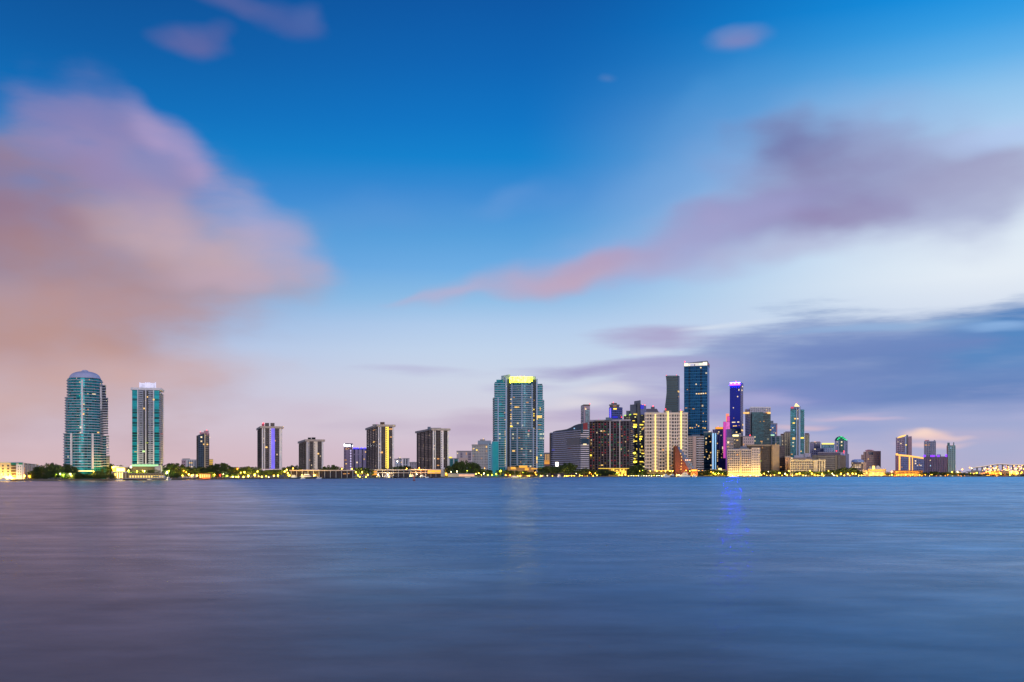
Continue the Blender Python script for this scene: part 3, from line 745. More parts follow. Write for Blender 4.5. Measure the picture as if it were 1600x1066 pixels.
# ---- round tower with the dome
b = B('round_tower', 'round teal glass apartment tower with a pale dome on top', 1150, 134)
fg = facade('round_tower_glass', lin('188894'), (.006, .15, .18, 1), 3.4, 3.05, .86, .8, .008, lits=1.3, gmetal=.5, var=.75)
up = ellipse(b, 108.4, 157, 22, 22); mid = ellipse(b, 105, 158, 22, 21); lo = ellipse(b, 103.4, 158.2, 22, 24)
b.body('upper_glazing', up, 624, 590.5, fg); b.body('glazing', mid, 681, 620, fg); b.body('lower_glazing', lo, None, 677, fg)
b.slabs('floor_slab', up, 593.5, 616, 6, .9, .8, RAILG, 0); b.slabs('floor_slab', mid, 620.5, 673, 14, .95, .8, RAILG, 0); b.slabs('floor_slab', lo, 677.5, 729, 13, 1, .85, RAILG, 0)
for px, ya, yb, pl in ((128.3, 594, 677, mid), (128.3, 594, 622, up), (112, 677, 733, lo), (144, 677, 733, lo), (157, 604, 640, mid)):
    i, t, dy = b.hit(pl, px); p, e, n, l = b.fr(pl, i)
    b.onface('fin', pl, i, t - .9 / l, t + .9 / l, b.z(yb, dy), b.z(ya, dy), WHT, 1.5)
dx, dy_ = (up[0][0] + up[14][0]) / 2, 22; r0 = (b.pt(154.6, 22)[0] - b.pt(109.6, 22)[0]) / 2; z0, z1 = b.z(591, 22), b.z(580.5, 22)
DOME = plain('dome_metal', lin('b4b4d0'), .45, .0)
dm = MB().lathe(dx, dy_, [(r0 * 1.03, z0 - 1), (r0 * 1.03, z0)] + [(r0 * math.cos(t) ** .9, z0 + (z1 - z0) * math.sin(t)) for t in lnsp(.1, 1.28, 7)] + [(r0 * .18, z1 - .2)], 32).build('dome', DOME, b.o, True)
MB().lathe(dx, dy_, [(r0 * .24, z1 - 1), (r0 * .2, z1 + 1), (r0 * .1, z1 + 1.6)], 16).build('lantern', DOME, dm)
b.beacon(131.8, 578.8, 22, r=.5)
wq = [b.pt(152, 38), b.pt(160.5, 38), b.pt(160.5, 62), b.pt(152, 62)]
b.body('wing', wq, None, 606, plain('wing_wall', lin('7a7276'), .8))
wl = [b.pt(154, 20), b.pt(165.6, 20), b.pt(165.6, 52), b.pt(154, 52)]
b.slabs('wing_balcony', wl, 602, 618, 5, .1, .75, RAILG, 20)
wl2 = [b.pt(154, 20), b.pt(168.8, 20), b.pt(168.8, 52), b.pt(154, 52)]
b.slabs('wing_balcony', wl2, 622, 676, 15, .1, .75, RAILG, 20)
wl3 = [b.pt(154, 20), b.pt(170.2, 20), b.pt(170.2, 52), b.pt(154, 52)]
b.slabs('wing_balcony', wl3, 681, 728, 13, .1, .8, RAILG, 20)
wg = [b.pt(158.4, 24), b.pt(166, 24), b.pt(166, 50), b.pt(158.4, 50)]
b.body('wing_glazing', wg, None, 681, fg)
b.slabs('side_balcony', [b.pt(101.9, 24), b.pt(108, 24), b.pt(108, 44), b.pt(101.9, 44)], 681, 728, 13, .1, .8, RAILG, 24)
b.slabs('side_balcony', [b.pt(103.6, 22), b.pt(109, 22), b.pt(109, 40), b.pt(103.6, 40)], 620.5, 673, 14, .1, .8, RAILG, 22)
b.body('base_wall', [b.pt(101.5, 30), b.pt(171.5, 30), b.pt(171.5, 60), b.pt(101.5, 60)], None, 712, GREY, 30)
b.lits(mid, [(131, 632, 3.2, 2.2), (130.6, 647, 2.6, 3), (138, 624, 3.4, 2.6), (153.5, 676, 3.4, 2.4), (137.5, 640, 2, 2, ORNG), (131, 640, 2, 1.6, ORNG), (125.5, 675.5, 1.6, 1.6, ORNG)])
b.lits(up, [(125.5, 597.6, 3.6, 2.4), (146.5, 616, 13, 1.6, PALE), (137.5, 616, 2.4, 2.2), (147, 608, 1.6, 1.8, ORNG), (139.5, 593.5, 2, 2, ORNG), (119, 598, 6, 1, ORNG)])
b.lits(lo, [(125, 720.5, 4.6, 2.2, ICE), (131, 728, 24, 2, plain('turquoise_glass', lin('2aa0a0'), .3))], 'glass_panel')
b.body('lobby_canopy', [b.pt(113, -14), b.pt(144, -14), b.pt(144, 2), b.pt(113, 2)], 736.8, 735.2, glow('lobby_light', lin('ffd890'), 1.7), -14)

# ---- second teal tower
b = B('teal_tower', 'tall white and teal balcony tower with a bright lit crown beside the round tower', 1235, 229)
tg = facade('teal_tower_glass', lin('129098'), (.005, .2, .24, 1), 9, 3.2, .98, .74, 0, gmetal=.4, var=.8)
rec = facade('teal_tower_recess', lin('8c93a6'), (.05, .075, .1, 1), 4.2, 3.2, .62, .62, .01, lits=1.2, var=.7)
q = b.quadR(206.4, 249.5, 254.6, 30)
b.body('wall', q, None, (609, 609.6, 614, 612), rec)
b.strip('glazing', q, 0, 206.6, 215, 609.5, 725, tg, .5); b.strip('glazing', q, 0, 241, 248.6, 610, 725, tg, .5)
b.eslabs('balcony', q, 0, b.t_of(q, 0, 216), b.t_of(q, 0, 224), 612, 723, 36, 1.5, 1.0, RAILG)
b.eslabs('balcony', q, 0, b.t_of(q, 0, 232), b.t_of(q, 0, 239.5), 612, 723, 36, 1.5, 1.0, RAILG)
b.strip('recess', q, 0, 224.3, 226.6, 611, 724, BLK, .4); b.strip('recess', q, 0, 229.2, 231.6, 611, 724, BLK, .4)  # dark strips on the face stand in for shaded recesses
for px in (215.5, 227.9, 240.3): b.strip('fin', q, 0, px - .7, px + .7, 608, 725, WHT, 1.8)
b.eslabs('side_balcony', q, 1, .05, .95, 615, 723, 36, 1.6, .8, RAILG)
rf = offset(q, 1.6); b.body('roof_slab', rf, 610, 606.4, WHT)
cr = [b.pt(218, 8), b.pt(243.6, 8), b.pt(243.6, 24), b.pt(218, 24)]
b.body('crown', cr, 606.5, 598.6, MILK, 8)
b.piers('crown_fin', cr, 0, [.02, .37, .46, .54, .63, .98], .9, .6, 597.6, 606.3, glow('milky_fin_glow', lin('d4d0ec'), .9))  # fins made to glow so they read white beside the lit crown
b.strip('lobby', q, 0, 206.4, 247.5, 725.8, 729.2, glow('pale_green_lobby_light', lin('a8e8b0'), .75), 1.5)
b.strip('podium', q, 0, 207, 252, 729, None, plain('podium_render', lin('5e5442'), .8), 4)
b.strip('podium_wall', q, 0, 243, 253.5, 728.5, None, plain('podium_side', lin('8c8898'), .8), 7)
b.lits(q, [(230.7, 620.4, 2, 2), (240.5, 624.6, 2.4, 2.8), (225.4, 638.5, 2.6, 2.6), (230, 692, 4, 2, plain('lime_blind', lin('a8c040'), .6)), (224.7, 705.5, 4, 3, glow('green_window_light', lin('c0f0a0'), 1.1)), (212, 706, 4, 1.5, ORNG), (251.5, 678, 2, 1.6, glow('dim_red_window', lin('a04050'), .6))], d=2.0)

# ---- floodlit shore club
b = B('floodlit_hall', 'floodlit cream waterside hall glaring yellow between the two teal towers', 1168, 188)
q = b.quad(176.5, 199.5, 22); b.body('wall', q, None, 729.5, plain('hall_wall', lin('8c7648'), .8))
b.strip('glare_patch', q, 0, 182, 195, 731.5, 736.5, glow('floodlit_glare', lin('ffdc70'), 5, True), .6)  # floodlight glare on the wall put in as glowing patches
b.strip('glare_patch', q, 0, 180, 193, 739, 747, glow('floodlit_glare', lin('ffdc70'), 5, True), .6)
b.strip('canopy', q, 0, 176, 200, 737, 738.4, WHT, 3); b.strip('parapet', q, 0, 176.2, 199.8, 728.8, 730.4, WHT, .8)
b.piers('column', q, 0, [.1, .26, .42, .58, .74, .9], 1, 2.6, 738, None, CREAM)
b = B('waterside_restaurant', 'long white waterside restaurant terrace lit yellow below the teal tower', 1172, 230)
q = b.quad(201, 258, 14); b.body('wall', q, None, 740.4, plain('restaurant_wall', lin('6c5a3c'), .8))
b.strip('lit_front', q, 0, 202, 256, 743, 746.6, glow('restaurant_glow', lin('ffdc80'), 1.15), .3)
b.piers('column', q, 0, lnsp(.02, .98, 14), .7, 2.4, 741, None, CREAM)
b.strip('terrace_roof', q, 0, 200.5, 259, 739.4, 741, plain('terrace_roof_paint', lin('8a7c68'), .8), 3.5)
b.strip('deck', q, 0, 199, 266, 747.3, None, GREY, 9)
for k, px in enumerate((243, 253)):
    t_ = B('canopy_tent', ('green-topped', 'white-topped')[k] + ' canopy tent on the restaurant deck below the teal tower', 1160, px, 'tent')
    a_, c_ = t_.pt(px - 4.6), t_.pt(px + 4.6)
    rq = [(a_[0], -2), (c_[0], -2), (c_[0], 5), (a_[0], 5)]
    MB().prism(rq, t_.z(745.6), t_.z(744), [(a_[0] * .6, 0), (c_[0] * .6, 0), (c_[0] * .6, 3), (a_[0] * .6, 3)]).build('canopy', (plain('teal_canvas', lin('1c5a68'), .7), WHT)[k], t_.o)
    for x_, y_ in rq: MB().tube((x_ * .95, y_, -.1), (x_ * .95, y_, t_.z(745.5)), .15, .15, 5).build('post', WHT, t_.o)

# ---- small block and slim dark tower
b = B('apartment_block', 'small white apartment block behind the trees beside the slim dark tower', 1500, 295)
q = b.quad(283.5, 308, 16); b.body('wall', q, None, 718, WHT)
b.strip('pink_wall', q, 0, 283.6, 291, 718.6, 740, plain('pink_render', lin('c0a4b4'), .8), .3)
b.wins('window', q, 0, 2, 4, .04, .26, 720, 736, .5, .45, DARKW, .42)
b.strip('shade', q, 0, 293, 307.5, 719.5, 740, plain('grey_blue_shade', lin('7c8496'), .8), .2)  # grey-blue strip paints the shade between the fins
b.piers('fin', q, 0, [.38, .52, .66, .8, .95], 1.2, .7, 718.6, 740, WHT)
b.lits(q, [(296.8, 723.4, 2, 1.8), (299.9, 723.4, 2, 1.8), (297, 729.4, 2.2, 1.4, ORNG), (300, 729.4, 2.2, 1.4, PALE)], d=.8)
b.box('penthouse', 285, 297, 4, 10, 716.6, 718.2, GREY)
b = B('dark_tower', 'slim dark blue tower with a pinkish rooftop box above the trees', 1480, 317)
q = b.quadR(307, 320.6, 327, 26)
b.body('wall', q, None, (681, 677, 676, 680), facade('dark_tower_flank', lin('46484e'), (.03, .035, .045, 1), 2.6, 3.2, .6, .6, .004, var=.6))
b.strip('glazing', q, 0, 310, 318.6, 679.4, 733, facade('dark_tower_glass', lin('445468'), (.07, .1, .14, 1), 3, 3.1, .8, .7, .01, gmetal=.5, var=.3), .5)
b.strip('corner_strip', q, 0, 319.4, 321, 677, 733, CREAM, 1.2)
b.eslabs('balcony', q, 1, .05, .6, 681, 731, 16, 1.4, 1.3, GREY)
b.eslabs('balcony', q, 0, .0, .2, 683, 731, 16, .8, .9, DGREY)
b.box('rooftop_box', 318.6, 326.2, 8, 20, 673, 680, plain('rosy_render', lin('b88a98'), .8)); b.box('rooftop_screen', 312, 318.5, 6, 14, 675.6, 680, plain('rosy_render', lin('b88a98'), .8))
b.beacon(323, 672.4, 10); b.beacon(313, 675, 8, r=.4); b.beacon(327.8, 683.5, 6, PALE, .6)
b.lits(q, [(318.6, 694.4, 2, 2.2), (322.8, 694.6, 2, 2.4), (321, 733.5, 3, 2, PALE)], d=1.5)
b.box('lobby', 314, 327, -3, 2, 730.5, None, plain('warm_stone', lin('a88868'), .8))
b = B('apartment_block', 'small yellow-lit stepped apartment block behind the slim dark tower', 1560, 330)
q = b.quad(326, 333, 14); b.body('wall', q, None, 717.5, CREAM)
b.eslabs('balcony', q, 0, .1, .95, 719.5, 732, 5, 1.8, 1.5, glow('yellow_lit_balcony', lin('d8b040'), .8))  # yellow light on the balconies put in as emission
b = B('shore_pavilion', 'low orange-lit columned pavilion at the water below the slim dark tower', 1288, 320, 'pavilion')
q = b.quad(311, 329, 8); b.body('wall', q, None, 740.6, plain('red_render', lin('a86048'), .8))
b.wins('lit_opening', q, 0, 5, 1, .03, .97, 741.4, 746.4, .55, 1, glow('pavilion_glow', lin('ffb070'), 1.5))
b.strip('roof', q, 0, 310, 330, 740, 741, BROWN, 1.6)

# ---- four slab towers with overhanging roofs
def slab_tower(label, Y, pl, pc, pr, ybase, yl, yc, yr, roofx, th, D, fins, panel, pmat, lit, nfl, sidemat, phs, extra=()):
    b = B('slab_tower', label, Y, (pl + pr) / 2, group='slab towers with overhanging roofs')
    q = b.quadL(pl, pc, pr, D)
    drk = facade('slab_tower_bays', lin('564e4e'), (.018, .018, .024, 1), 2.6, 3.3, .74, .72, .012, litc=(1, .6, .22), lits=1.1, var=.8)
    b.body('wall', q, ybase, yc, drk)
    for a_, c_ in fins: b.strip('fin', q, 0, a_, c_, yc + 1, ybase, WHT, 1.2)
    b.strip('panel', q, 0, panel[0], panel[1], yc + .6, ybase, pmat, 1.5)
    b.wins('slot_window', q, 0, 1, nfl, b.t_of(q, 0, panel[0] + .5), b.t_of(q, 0, panel[0] + 2.3), yc + 3, ybase or 742, .8, .42, DARKW, 1.7)
    b.eslabs('balcony', q, 3, .03, .97, yc + 3.5, (ybase or 738) - 1, nfl, 1.3, 1.0, sidemat)
    b.piers('cross_wall', q, 3, [.04, .27, .5, .73, .96], .5, 1.2, yc + 2, ybase, DGREY)
    us = [b.t_of(q, 0, x) for x in lnsp(pc + 1, pr - 1, 7)]
    b.piers('mullion', q, 0, us, .3, .5, yc + 1.2, ybase, plain('grey_mullion', lin('6a6262'), .7))
    rq = offset(q, th)
    b.body('roof', rq, yc + 1.2, yc - 2, plain('roof_fascia', lin('b0a49c'), .8))
    for ph in phs: b.box('penthouse', *ph)
    b.lits(q, lit, d=.8)
    for e in extra: b.beacon(*e)
    return b, q
WP = plain('white_panel', lin('e4dce4'), .7)
b, q = slab_tower('dark slab tower with a violet-lit centre panel and a flat overhanging roof', 1650, 403, 409, 440.6, 732.5, 671, 668, 667.2, 0, 2.6, 84,
    ((409.2, 411.2), (412.6, 414.2), (436.4, 440.2)), (421, 429.4), VIOL, [(416.2, 699, 3.6, 2.8, WARM), (414, 699, 2, 1.2, ORNG), (429.8, 688.8, 2, 2.4, ORNG)], 20, DGREY,
    [(414, 420.5, 8, 20, 661, 666, DGREY), (422.5, 429, 8, 20, 661, 666, DGREY), (409, 413, 6, 16, 662.4, 666, plain('red_lit_box', lin('c85060'), .7))], ((411.5, 661.5, 7, RED, 1.1),))
b.strip('white_panel', q, 0, 421, 423.6, 668.4, 732, WP, 1.62)
b, q = slab_tower('shortest pale slab tower with an overhanging roof behind the marina pavilion', 1800, 467.4, 479, 505.4, 733.5, 691.5, 688.6, 688, 0, 2.6, 130,
    ((478.8, 480.8), (482, 483), (502.6, 505.2)), (490, 496), plain('cream_panel', lin('ecdfd0'), .75), [(497.2, 709, 3, 2.6, WARM), (483.6, 719, 2, 1.4, ORNG), (486.8, 727, 1.2, 1.2, PALE)], 17, plain('olive_balcony', lin('6a6448'), .7),
    [(481, 486, 10, 22, 683.8, 687, BLK), (486.8, 493, 10, 22, 683.6, 687, BLK)])
b, q = slab_tower('tall dark slab tower with a yellow-lit ladder panel and an overhanging roof', 1960, 573, 590.5, 615.6, 733, 671, 665.4, 664.8, 0, 2.8, 165,
    ((590.7, 592.6), (594, 595.4), (613, 615.4)), (602, 607.4), plain('sand_panel', lin('b8a480'), .75), [(584.5, 690.5, 2.4, 3, WARM), (595.8, 707, 5.6, 2.6, ORNG), (610.6, 670.6, 6.5, 2.8, ORNG), (610.8, 683, 3.6, 2, ORNG), (584.8, 672.4, 3.4, 1.6, ORNG), (596.5, 707, 3, 3, WARM)], 24, DGREY,
    [(594, 601, 12, 26, 659.6, 664.6, BROWN), (582, 592, 20, 34, 663, 668, GREY)], ((588.6, 661.2, 22, PINKL, .5),))
b.strip('lit_ladder', q, 0, 602.4, 603.5, 667, 732, YELL, 1.7); b.strip('lit_ladder', q, 0, 605.4, 607, 667, 732, YELL, 1.7)
for yy in lnsp(668, 731, 22): b.strip('lit_ladder_rung', q, 0, 603.6, 605.3, yy, yy + 1.2, YELL, 1.66)
b, q = slab_tower('broad dark slab tower with a white centre panel reaching down to the quay', 2080, 651, 676, 701.2, 733, 675.6, 671.4, 670.6, 0, 3, 150,
    ((676, 678.2), (679.4, 680.6), (699, 701)), (688.4, 692.8), WP, [(679, 716.6, 3, 2.4, PALE), (684.5, 717, 4, 2.2, ORNG), (684.5, 727.3, 4, 2, ORNG)], 21, DGREY,
    [(668, 673, 20, 36, 667, 672, SLATEB), (673.4, 689, 20, 36, 668.6, 672, GREY)])
b.strip('leg', q, 0, 688.4, 694, 731, None, WHT, 6)
b.strip('lobby', q, 0, 693.8, 701.6, 732.4, None, plain('ochre_wall', lin('c8a050'), .8), 5)
b.wins('lit_panel', q, 0, 3, 1, b.t_of(q, 0, 694), b.t_of(q, 0, 701.4), 733, 744.6, .8, .8, glow('lobby_panel_light', lin('ffb83c'), 1.3), 5.2)

# ---- purple pair with the bright roof sign
b = B('hotel_tower', 'purple-grey hotel tower with a glaring white roof sign and blue roof tubes', 2250, 555)
pf = facade('purple_hotel_face', lin('94809a'), (.06, .05, .08, 1), 5, 3.4, .55, .6, .02, lits=1.0, var=.5)
q = b.quad(537.2, 550.4, 30); b.body('wall', q, None, 698.6, pf)
q2 = [b.pt(550.4, 6), b.pt(574, 6), b.pt(574, 34), b.pt(550.4, 34)]
b.body('rear_wall', q2, None, 701.6, facade('purple_hotel_rear', lin('b4a4c0'), (.08, .08, .13, 1), 9, 50, .45, .97, .0, var=.3), 6)
b.strip('pale_panel', q, 0, 541.6, 546, 703, None, plain('mauve_render', lin('94809a'), .8), .5)
b.wins('stair_window', q, 0, 1, 8, b.t_of(q, 0, 547), b.t_of(q, 0, 549), 702.5, 735, 1, .62, glow('stair_light', lin('d8c8f0'), .75), .5)
for px in (551.8, 556, 559.4, 565, 568, 571.4): b.strip('fin', q2, 0, px - .7, px + .7, 703.4, None, plain('lilac_render', lin('a494b4'), .8), .9)
b.strip('blue_band', q2, 0, 551.2, 573, 700.6, 702.4, BLUEP, .7)
for px in (553.2, 556, 558.8, 564.6, 570.2): b.strip('roof_tube', q2, 0, px - 1.1, px + 1.1, 699.2, 701, BLUEL, .5)
sgn = b.strip('roof_sign', q, 0, 537.2, 551, 693, 698.2, plain('sign_board', lin('283458'), .6), .4, 1)
for a_, c_, y_, w_ in ((537.6, 538.8, 693.6, 697.8), (538.9, 543.4, 695.2, 697.8), (544.6, 547.6, 695, 697.6), (550.2, 551, 695.6, 697.8)):
    o = b.strip('sign_letter', q, 0, a_, c_, y_, w_, glow('sign_letter_light', lin('f4f6ff'), 5), .8); o.parent = sgn
b.lits(q, [(541, 701.6, 3, 1.6, ORNG), (544.8, 701.2, 2.4, 1.4, ORNG), (540, 719, 4, 1.2, ORNG), (541, 724.8, 2, 2, WARM)], d=.7)
b.lits(q2, [(571.2, 706.4, 1.6, 2), (558, 722.8, 2.2, 2.6, PALE), (569, 717.6, 2, 1.4)], d=1.2)

# ---- small background blocks between the slabs
def block(name, label, Y, a, c, yt, mat, D=24, n=0, parts=(), lit=(), roof=None, slab=0, smat=None, fins=(), fmat=None, group=None, cat='building', yb=None):
    b = B(name, label, Y, (a + c) / 2, cat, group); q = b.quad(a, c, D)
    b.body('wall', q, yb, yt, mat)
    if slab: b.eslabs('floor_band', q, 0, .02, .98, yt + 1.2, 738, slab, .7, 1.1, smat or WHT)
    for f_ in fins: b.strip('fin', q, 0, f_ - .6, f_ + .6, yt + .4, yb, fmat or WHT, .9)
    for p_ in parts: b.box(*p_)
    b.lits(q, lit, d=1.0)
    b.body('parapet', offset(q, .5), yt + .9, yt - .5, roof or GREY)
    return b, q
b, q = block('apartment_block', 'small white block with a glowing roof light right of the yellow-ladder slab tower', 2600, 616.4, 628, 717.4, facade('white_small_face', lin('b4b4c0'), (.06, .07, .09, 1), 6, 4, .5, .5, .02), 20, lit=[(627, 722.4, 1, 1.4), (620.6, 723.6, 2, 1, ICE)], fins=(618.6, 623))
b.box('rooftop_room', 621.6, 627, 4, 12, 715.6, 717.6, GREY); b.beacon(624.8, 715, 3, PALE, .9)
b, q = block('apartment_block', 'small white block with dark window columns next to the marina roof', 2600, 629, 639.6, 716.6, facade('white_dark_col', lin('a8a8b4'), (.03, .03, .045, 1), 7, 30, .42, .95, 0), 20, fins=(630, 634, 638.8))
block('apartment_block', 'lowest pale block seen just left of the broad slab tower', 2700, 640, 651, 722.6, facade('pale_small_face', lin('b0a4ac'), (.1, .1, .12, 1), 6, 4, .5, .5, .0), 20, parts=(('rooftop_room', 644, 648, 4, 10, 721.4, 723, WHT),))
b, q = block('office_block', 'low turquoise glass block with a spotlit roof beside the broad slab tower', 2500, 701, 716.6, 716.6, facade('turq_low', lin('4c8890'), (.04, .2, .22, 1), 5, 4, .75, .6, .0), 22, lit=[(703.6, 715, 3.6, 2, YELL)], fins=(702, 709, 716))
b.box('lit_roof_room', 701, 706.6, 3, 12, 713.8, 716.8, glow('roof_room_light', lin('e8c860'), .9))
b, q = block('apartment_block', 'wide pale apartment block behind the dark tree hill left of the teal-flanked block', 3000, 713.5, 737, 705, plain('pale_render', lin('c0b0b4'), .8), 26, lit=[(715, 708.4, 1.6, 1.6, PALE), (728.6, 709, 1.4, 4, ORNG)])
b.wins('window_bay', q, 0, 1, 5, b.t_of(q, 0, 719.4), b.t_of(q, 0, 722.4), 707, 719, 1, .6, plain('bay_blue', lin('54506c'), .5), .4)
b.wins('window_bay', q, 0, 1, 5, b.t_of(q, 0, 731.6), b.t_of(q, 0, 736.4), 707, 719, 1, .6, plain('bay_blue', lin('54506c'), .5), .4)
b.strip('terrace', q, 0, 717, 731, 715.4, None, plain('peach_wall', lin('d0b4a8'), .8), 5)

# ---- marina pavilions
WOOD = plain('pavilion_roof', lin('b8a8a0'), .7); SHADE = plain('pavilion_shade', lin('2c2830'), .8)
def pavilion(label, Y, a, c, yr, yb, n, lit=(), deck2=None):
    b = B('marina_pavilion', label, Y, (a + c) / 2, 'pavilion', 'marina pavilions')
    q = b.quad(a, c, 24); b.body('shade_block', q, None, yr + 1.4, SHADE)  # dark block painted for the shade under the open roof
    r = offset(q, 2.2); b.body('roof', r, yr + 1.6, yr, WOOD)
    b.piers('column', q, 0, lnsp(.01, .99, n), .5, 1.8, yr + 1.5, None, RAILG)
    if deck2: b.strip('upper_deck', q, 0, a, c, deck2, deck2 + .9, WOOD, 2.1)
    for a_, c_, y0, y1, m_ in lit: b.strip('lit_wall', q, 0, a_, c_, y0, y1, m_, .6)
    return b, q
OCH = glow('ochre_lit_wall', lin('e09830'), .8)  # lit walls carry their lamplight as emission
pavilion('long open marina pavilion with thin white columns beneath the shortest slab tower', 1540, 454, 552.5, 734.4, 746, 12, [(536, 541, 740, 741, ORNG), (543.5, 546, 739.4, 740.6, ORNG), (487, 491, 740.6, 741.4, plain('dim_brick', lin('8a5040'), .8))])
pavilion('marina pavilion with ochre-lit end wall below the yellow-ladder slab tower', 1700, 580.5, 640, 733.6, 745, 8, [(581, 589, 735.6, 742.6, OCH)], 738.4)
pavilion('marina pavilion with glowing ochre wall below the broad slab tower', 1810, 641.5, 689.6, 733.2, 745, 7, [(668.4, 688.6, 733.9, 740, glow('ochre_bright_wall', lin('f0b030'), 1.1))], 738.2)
b = B('quay_wall_building', 'low cream quay building with a row of lit openings right of the broad slab tower', 1880, 718, 'building')
q = b.quad(700, 742, 12); b.body('wall', q, None, 740.2, CREAM)
b.wins('lit_opening', q, 0, 13, 1, .4, .98, 741.4, 744.4, .5, 1, glow('opening_glow', lin('ffb890'), 1.4))
b.strip('roof', q, 0, 699.6, 742.4, 739.6, 740.5, GREY, 1)

# ---- grey block with the teal flank
b = B('office_block', 'grey office block with a bright turquoise flank wall', 2250, 757)
q = b.quad(737.4, 762.6, 40)
b.body('wall', q, None, 696, facade('grey_block_face', lin('a8a8ae'), (.13, .15, .17, 1), 3.6, 3.6, .7, .45, .008, litc=(1, .75, .3), lits=1.2, var=.5))
us = lnsp(.02, .98, 12); b.piers('fin', q, 0, us, .7, .5, 697, None, plain('grey_fin', lin('b0aeb4'), .8))
q2 = [b.pt(762.6, -1), b.pt(768.4, -1), b.pt(768.4, 40), b.pt(762.6, 40)]
b.body('pale_corner', q2, None, 693.4, facade('pale_corner_face', lin('8ab0c8'), (.05, .12, .18, 1), 8, 5, .5, .4, 0), -1)
q3 = [b.pt(768.4, -3), b.pt(779, -3), b.pt(779, 40), b.pt(768.4, 40)]
b.body('teal_flank', q3, None, 690, plain('turquoise_render', lin('12a0ac'), .6), -3)
b.strip('flank_edge', q3, 0, 768.4, 770.6, 690, None, plain('turquoise_light', lin('3c9cb4'), .6), .3)
b.box('penthouse', 746.6, 767, 6, 30, 688.6, 696, plain('penthouse_blue', lin('8894a8'), .8)); b.box('penthouse', 750, 758, 8, 26, 686.6, 690, GREY)
b.strip('cornice', q, 0, 737, 762.6, 694.6, 696.4, GREY, .8)
b.beacon(755.4, 685.6, 8, WARM, .7); b.beacon(744, 692.6, 4, WARM, .5)
b.lits(q, [(739.4, 701.4, 1.6, 2), (745, 703.4, 2.4, 2.2, YELL), (739.8, 712.2, 1.4, 1.4, ORNG), (752.6, 716.4, 1.6, 1.4, ORNG), (760, 692.4 + 6, 2, 2.6, WARM), (760.2, 705, 1.8, 1.6, ORNG), (747.6, 706, 1.4, 1.2, ORNG)], d=.9)

# ---- the big twin-winged tower
b = B('residential_tower', 'broad blue-grey residential tower with a glowing yellow crown', 2300, 811)
gl = facade('big_tower_glass', lin('386c80'), (.014, .085, .12, 1), 5.2, 5.0, .8, .72, .03, litc=(1, .72, .25), lits=1.1, gmetal=.45, var=.8)
gt = facade('big_tower_teal', lin('348c9c'), (.01, .135, .17, 1), 7, 5.0, .85, .7, .01, litc=(1, .72, .25), lits=1.1, gmetal=.45, var=.7)
SL = plain('tower_slab_blue', lin('a4b2c6'), .6); PW = plain('tower_pier_blue', lin('9cb0cc'), .6)
cq = bow(b, 797.4, 832.4, 7, 40); b.body('centre_glazing', cq, None, 596, gl)
b.slabs('floor_slab', cq, 603.5, 668, 20, 1.3, 1.3, SL); 
lcq = bow(b, 797, 836, 9, 40); b.body('lower_centre', lcq, None, 669.5, gl)
b.slabs('floor_slab', lcq, 671, 731, 18, 1.4, 1.3, plain('tower_slab_grey', lin('9a98a4'), .6))
for px in (798, 808.4, 832.6): 
    i, t, dy = b.hit(lcq, px); p, e, n, l = b.fr(lcq, i); b.onface('pier', lcq, i, t - 1 / l, t + 1 / l, -.2, b.z(669, dy), PW, 2.2)
for px in (800.2, 815.4, 830.8):
    i, t, dy = b.hit(cq, px); p, e, n, l = b.fr(cq, i); b.onface('pier', cq, i, t - .9 / l, t + .9 / l, b.z(670, dy), b.z(600, dy), PW, 2.0)
rq = [b.pt(791.5, 8), b.pt(838.4, 8), b.pt(838.4, 44), b.pt(791.5, 44)]
b.body('recess', rq, None, 593, plain('tower_recess', (.012, .03, .045, 1), .25, .2), 8)
lw = [b.pt(773, 2), b.pt(791.6, 2), b.pt(791.6, 40), b.pt(773, 40)]
b.body('wing', lw, None, 597, gt, 2); b.slabs('wing_slab', lw, 599.5, 729, 37, 1.2, 1.3, SL, 2)
lo_ = [b.pt(770.4, 6), b.pt(778, 6), b.pt(778, 38), b.pt(770.4, 38)]
b.body('outer_wing', lo_, None, 621.5, gl, 6); b.slabs('outer_slab', lo_, 623, 729, 31, 1.0, 1.4, plain('tower_slab_grey', lin('9a98a4'), .6), 6)
b.body('shoulder', [b.pt(775.6, 8), b.pt(786, 8), b.pt(786, 36), b.pt(775.6, 36)], 600, 593.4, gt, 8)
rw = [b.pt(838, 2), b.pt(847.4, 2), b.pt(847.4, 40), b.pt(838, 40)]
b.body('wing', rw, None, 600, gt, 2); b.slabs('wing_slab', rw, 602.5, 729, 36, 1.2, 1.3, SL, 2)
ro_ = [b.pt(843, 6), b.pt(850, 6), b.pt(850, 38), b.pt(843, 38)]
b.body('outer_wing', ro_, None, 625, gt, 6); b.slabs('outer_slab', ro_, 626.5, 729, 30, .8, 1.3, SL, 6)
for pl, px, w, yt in ((lw, 791, 1.3, 592), (lw, 778.4, .9, 622), (rw, 838.8, 1.2, 592)):
    b.strip('pier', pl, 0, px - w, px + w, yt, None, PW, 2.4)
SHO = plain('tower_shoulder', lin('6c86a4'), .6)
b.body('crown_block', [b.pt(783.2, 10), b.pt(797.2, 10), b.pt(797.2, 40), b.pt(783.2, 40)], 598, (587.4, 585, 585, 587.4), SHO, 10)
b.body('crown_block', [b.pt(828, 12), b.pt(837.2, 12), b.pt(837.2, 40), b.pt(828, 40)], 598, 588.4, SHO, 12)
b.body('crown_block', [b.pt(797.2, 16), b.pt(828, 16), b.pt(828, 40), b.pt(797.2, 40)], 598, 588.6, SHO, 16)
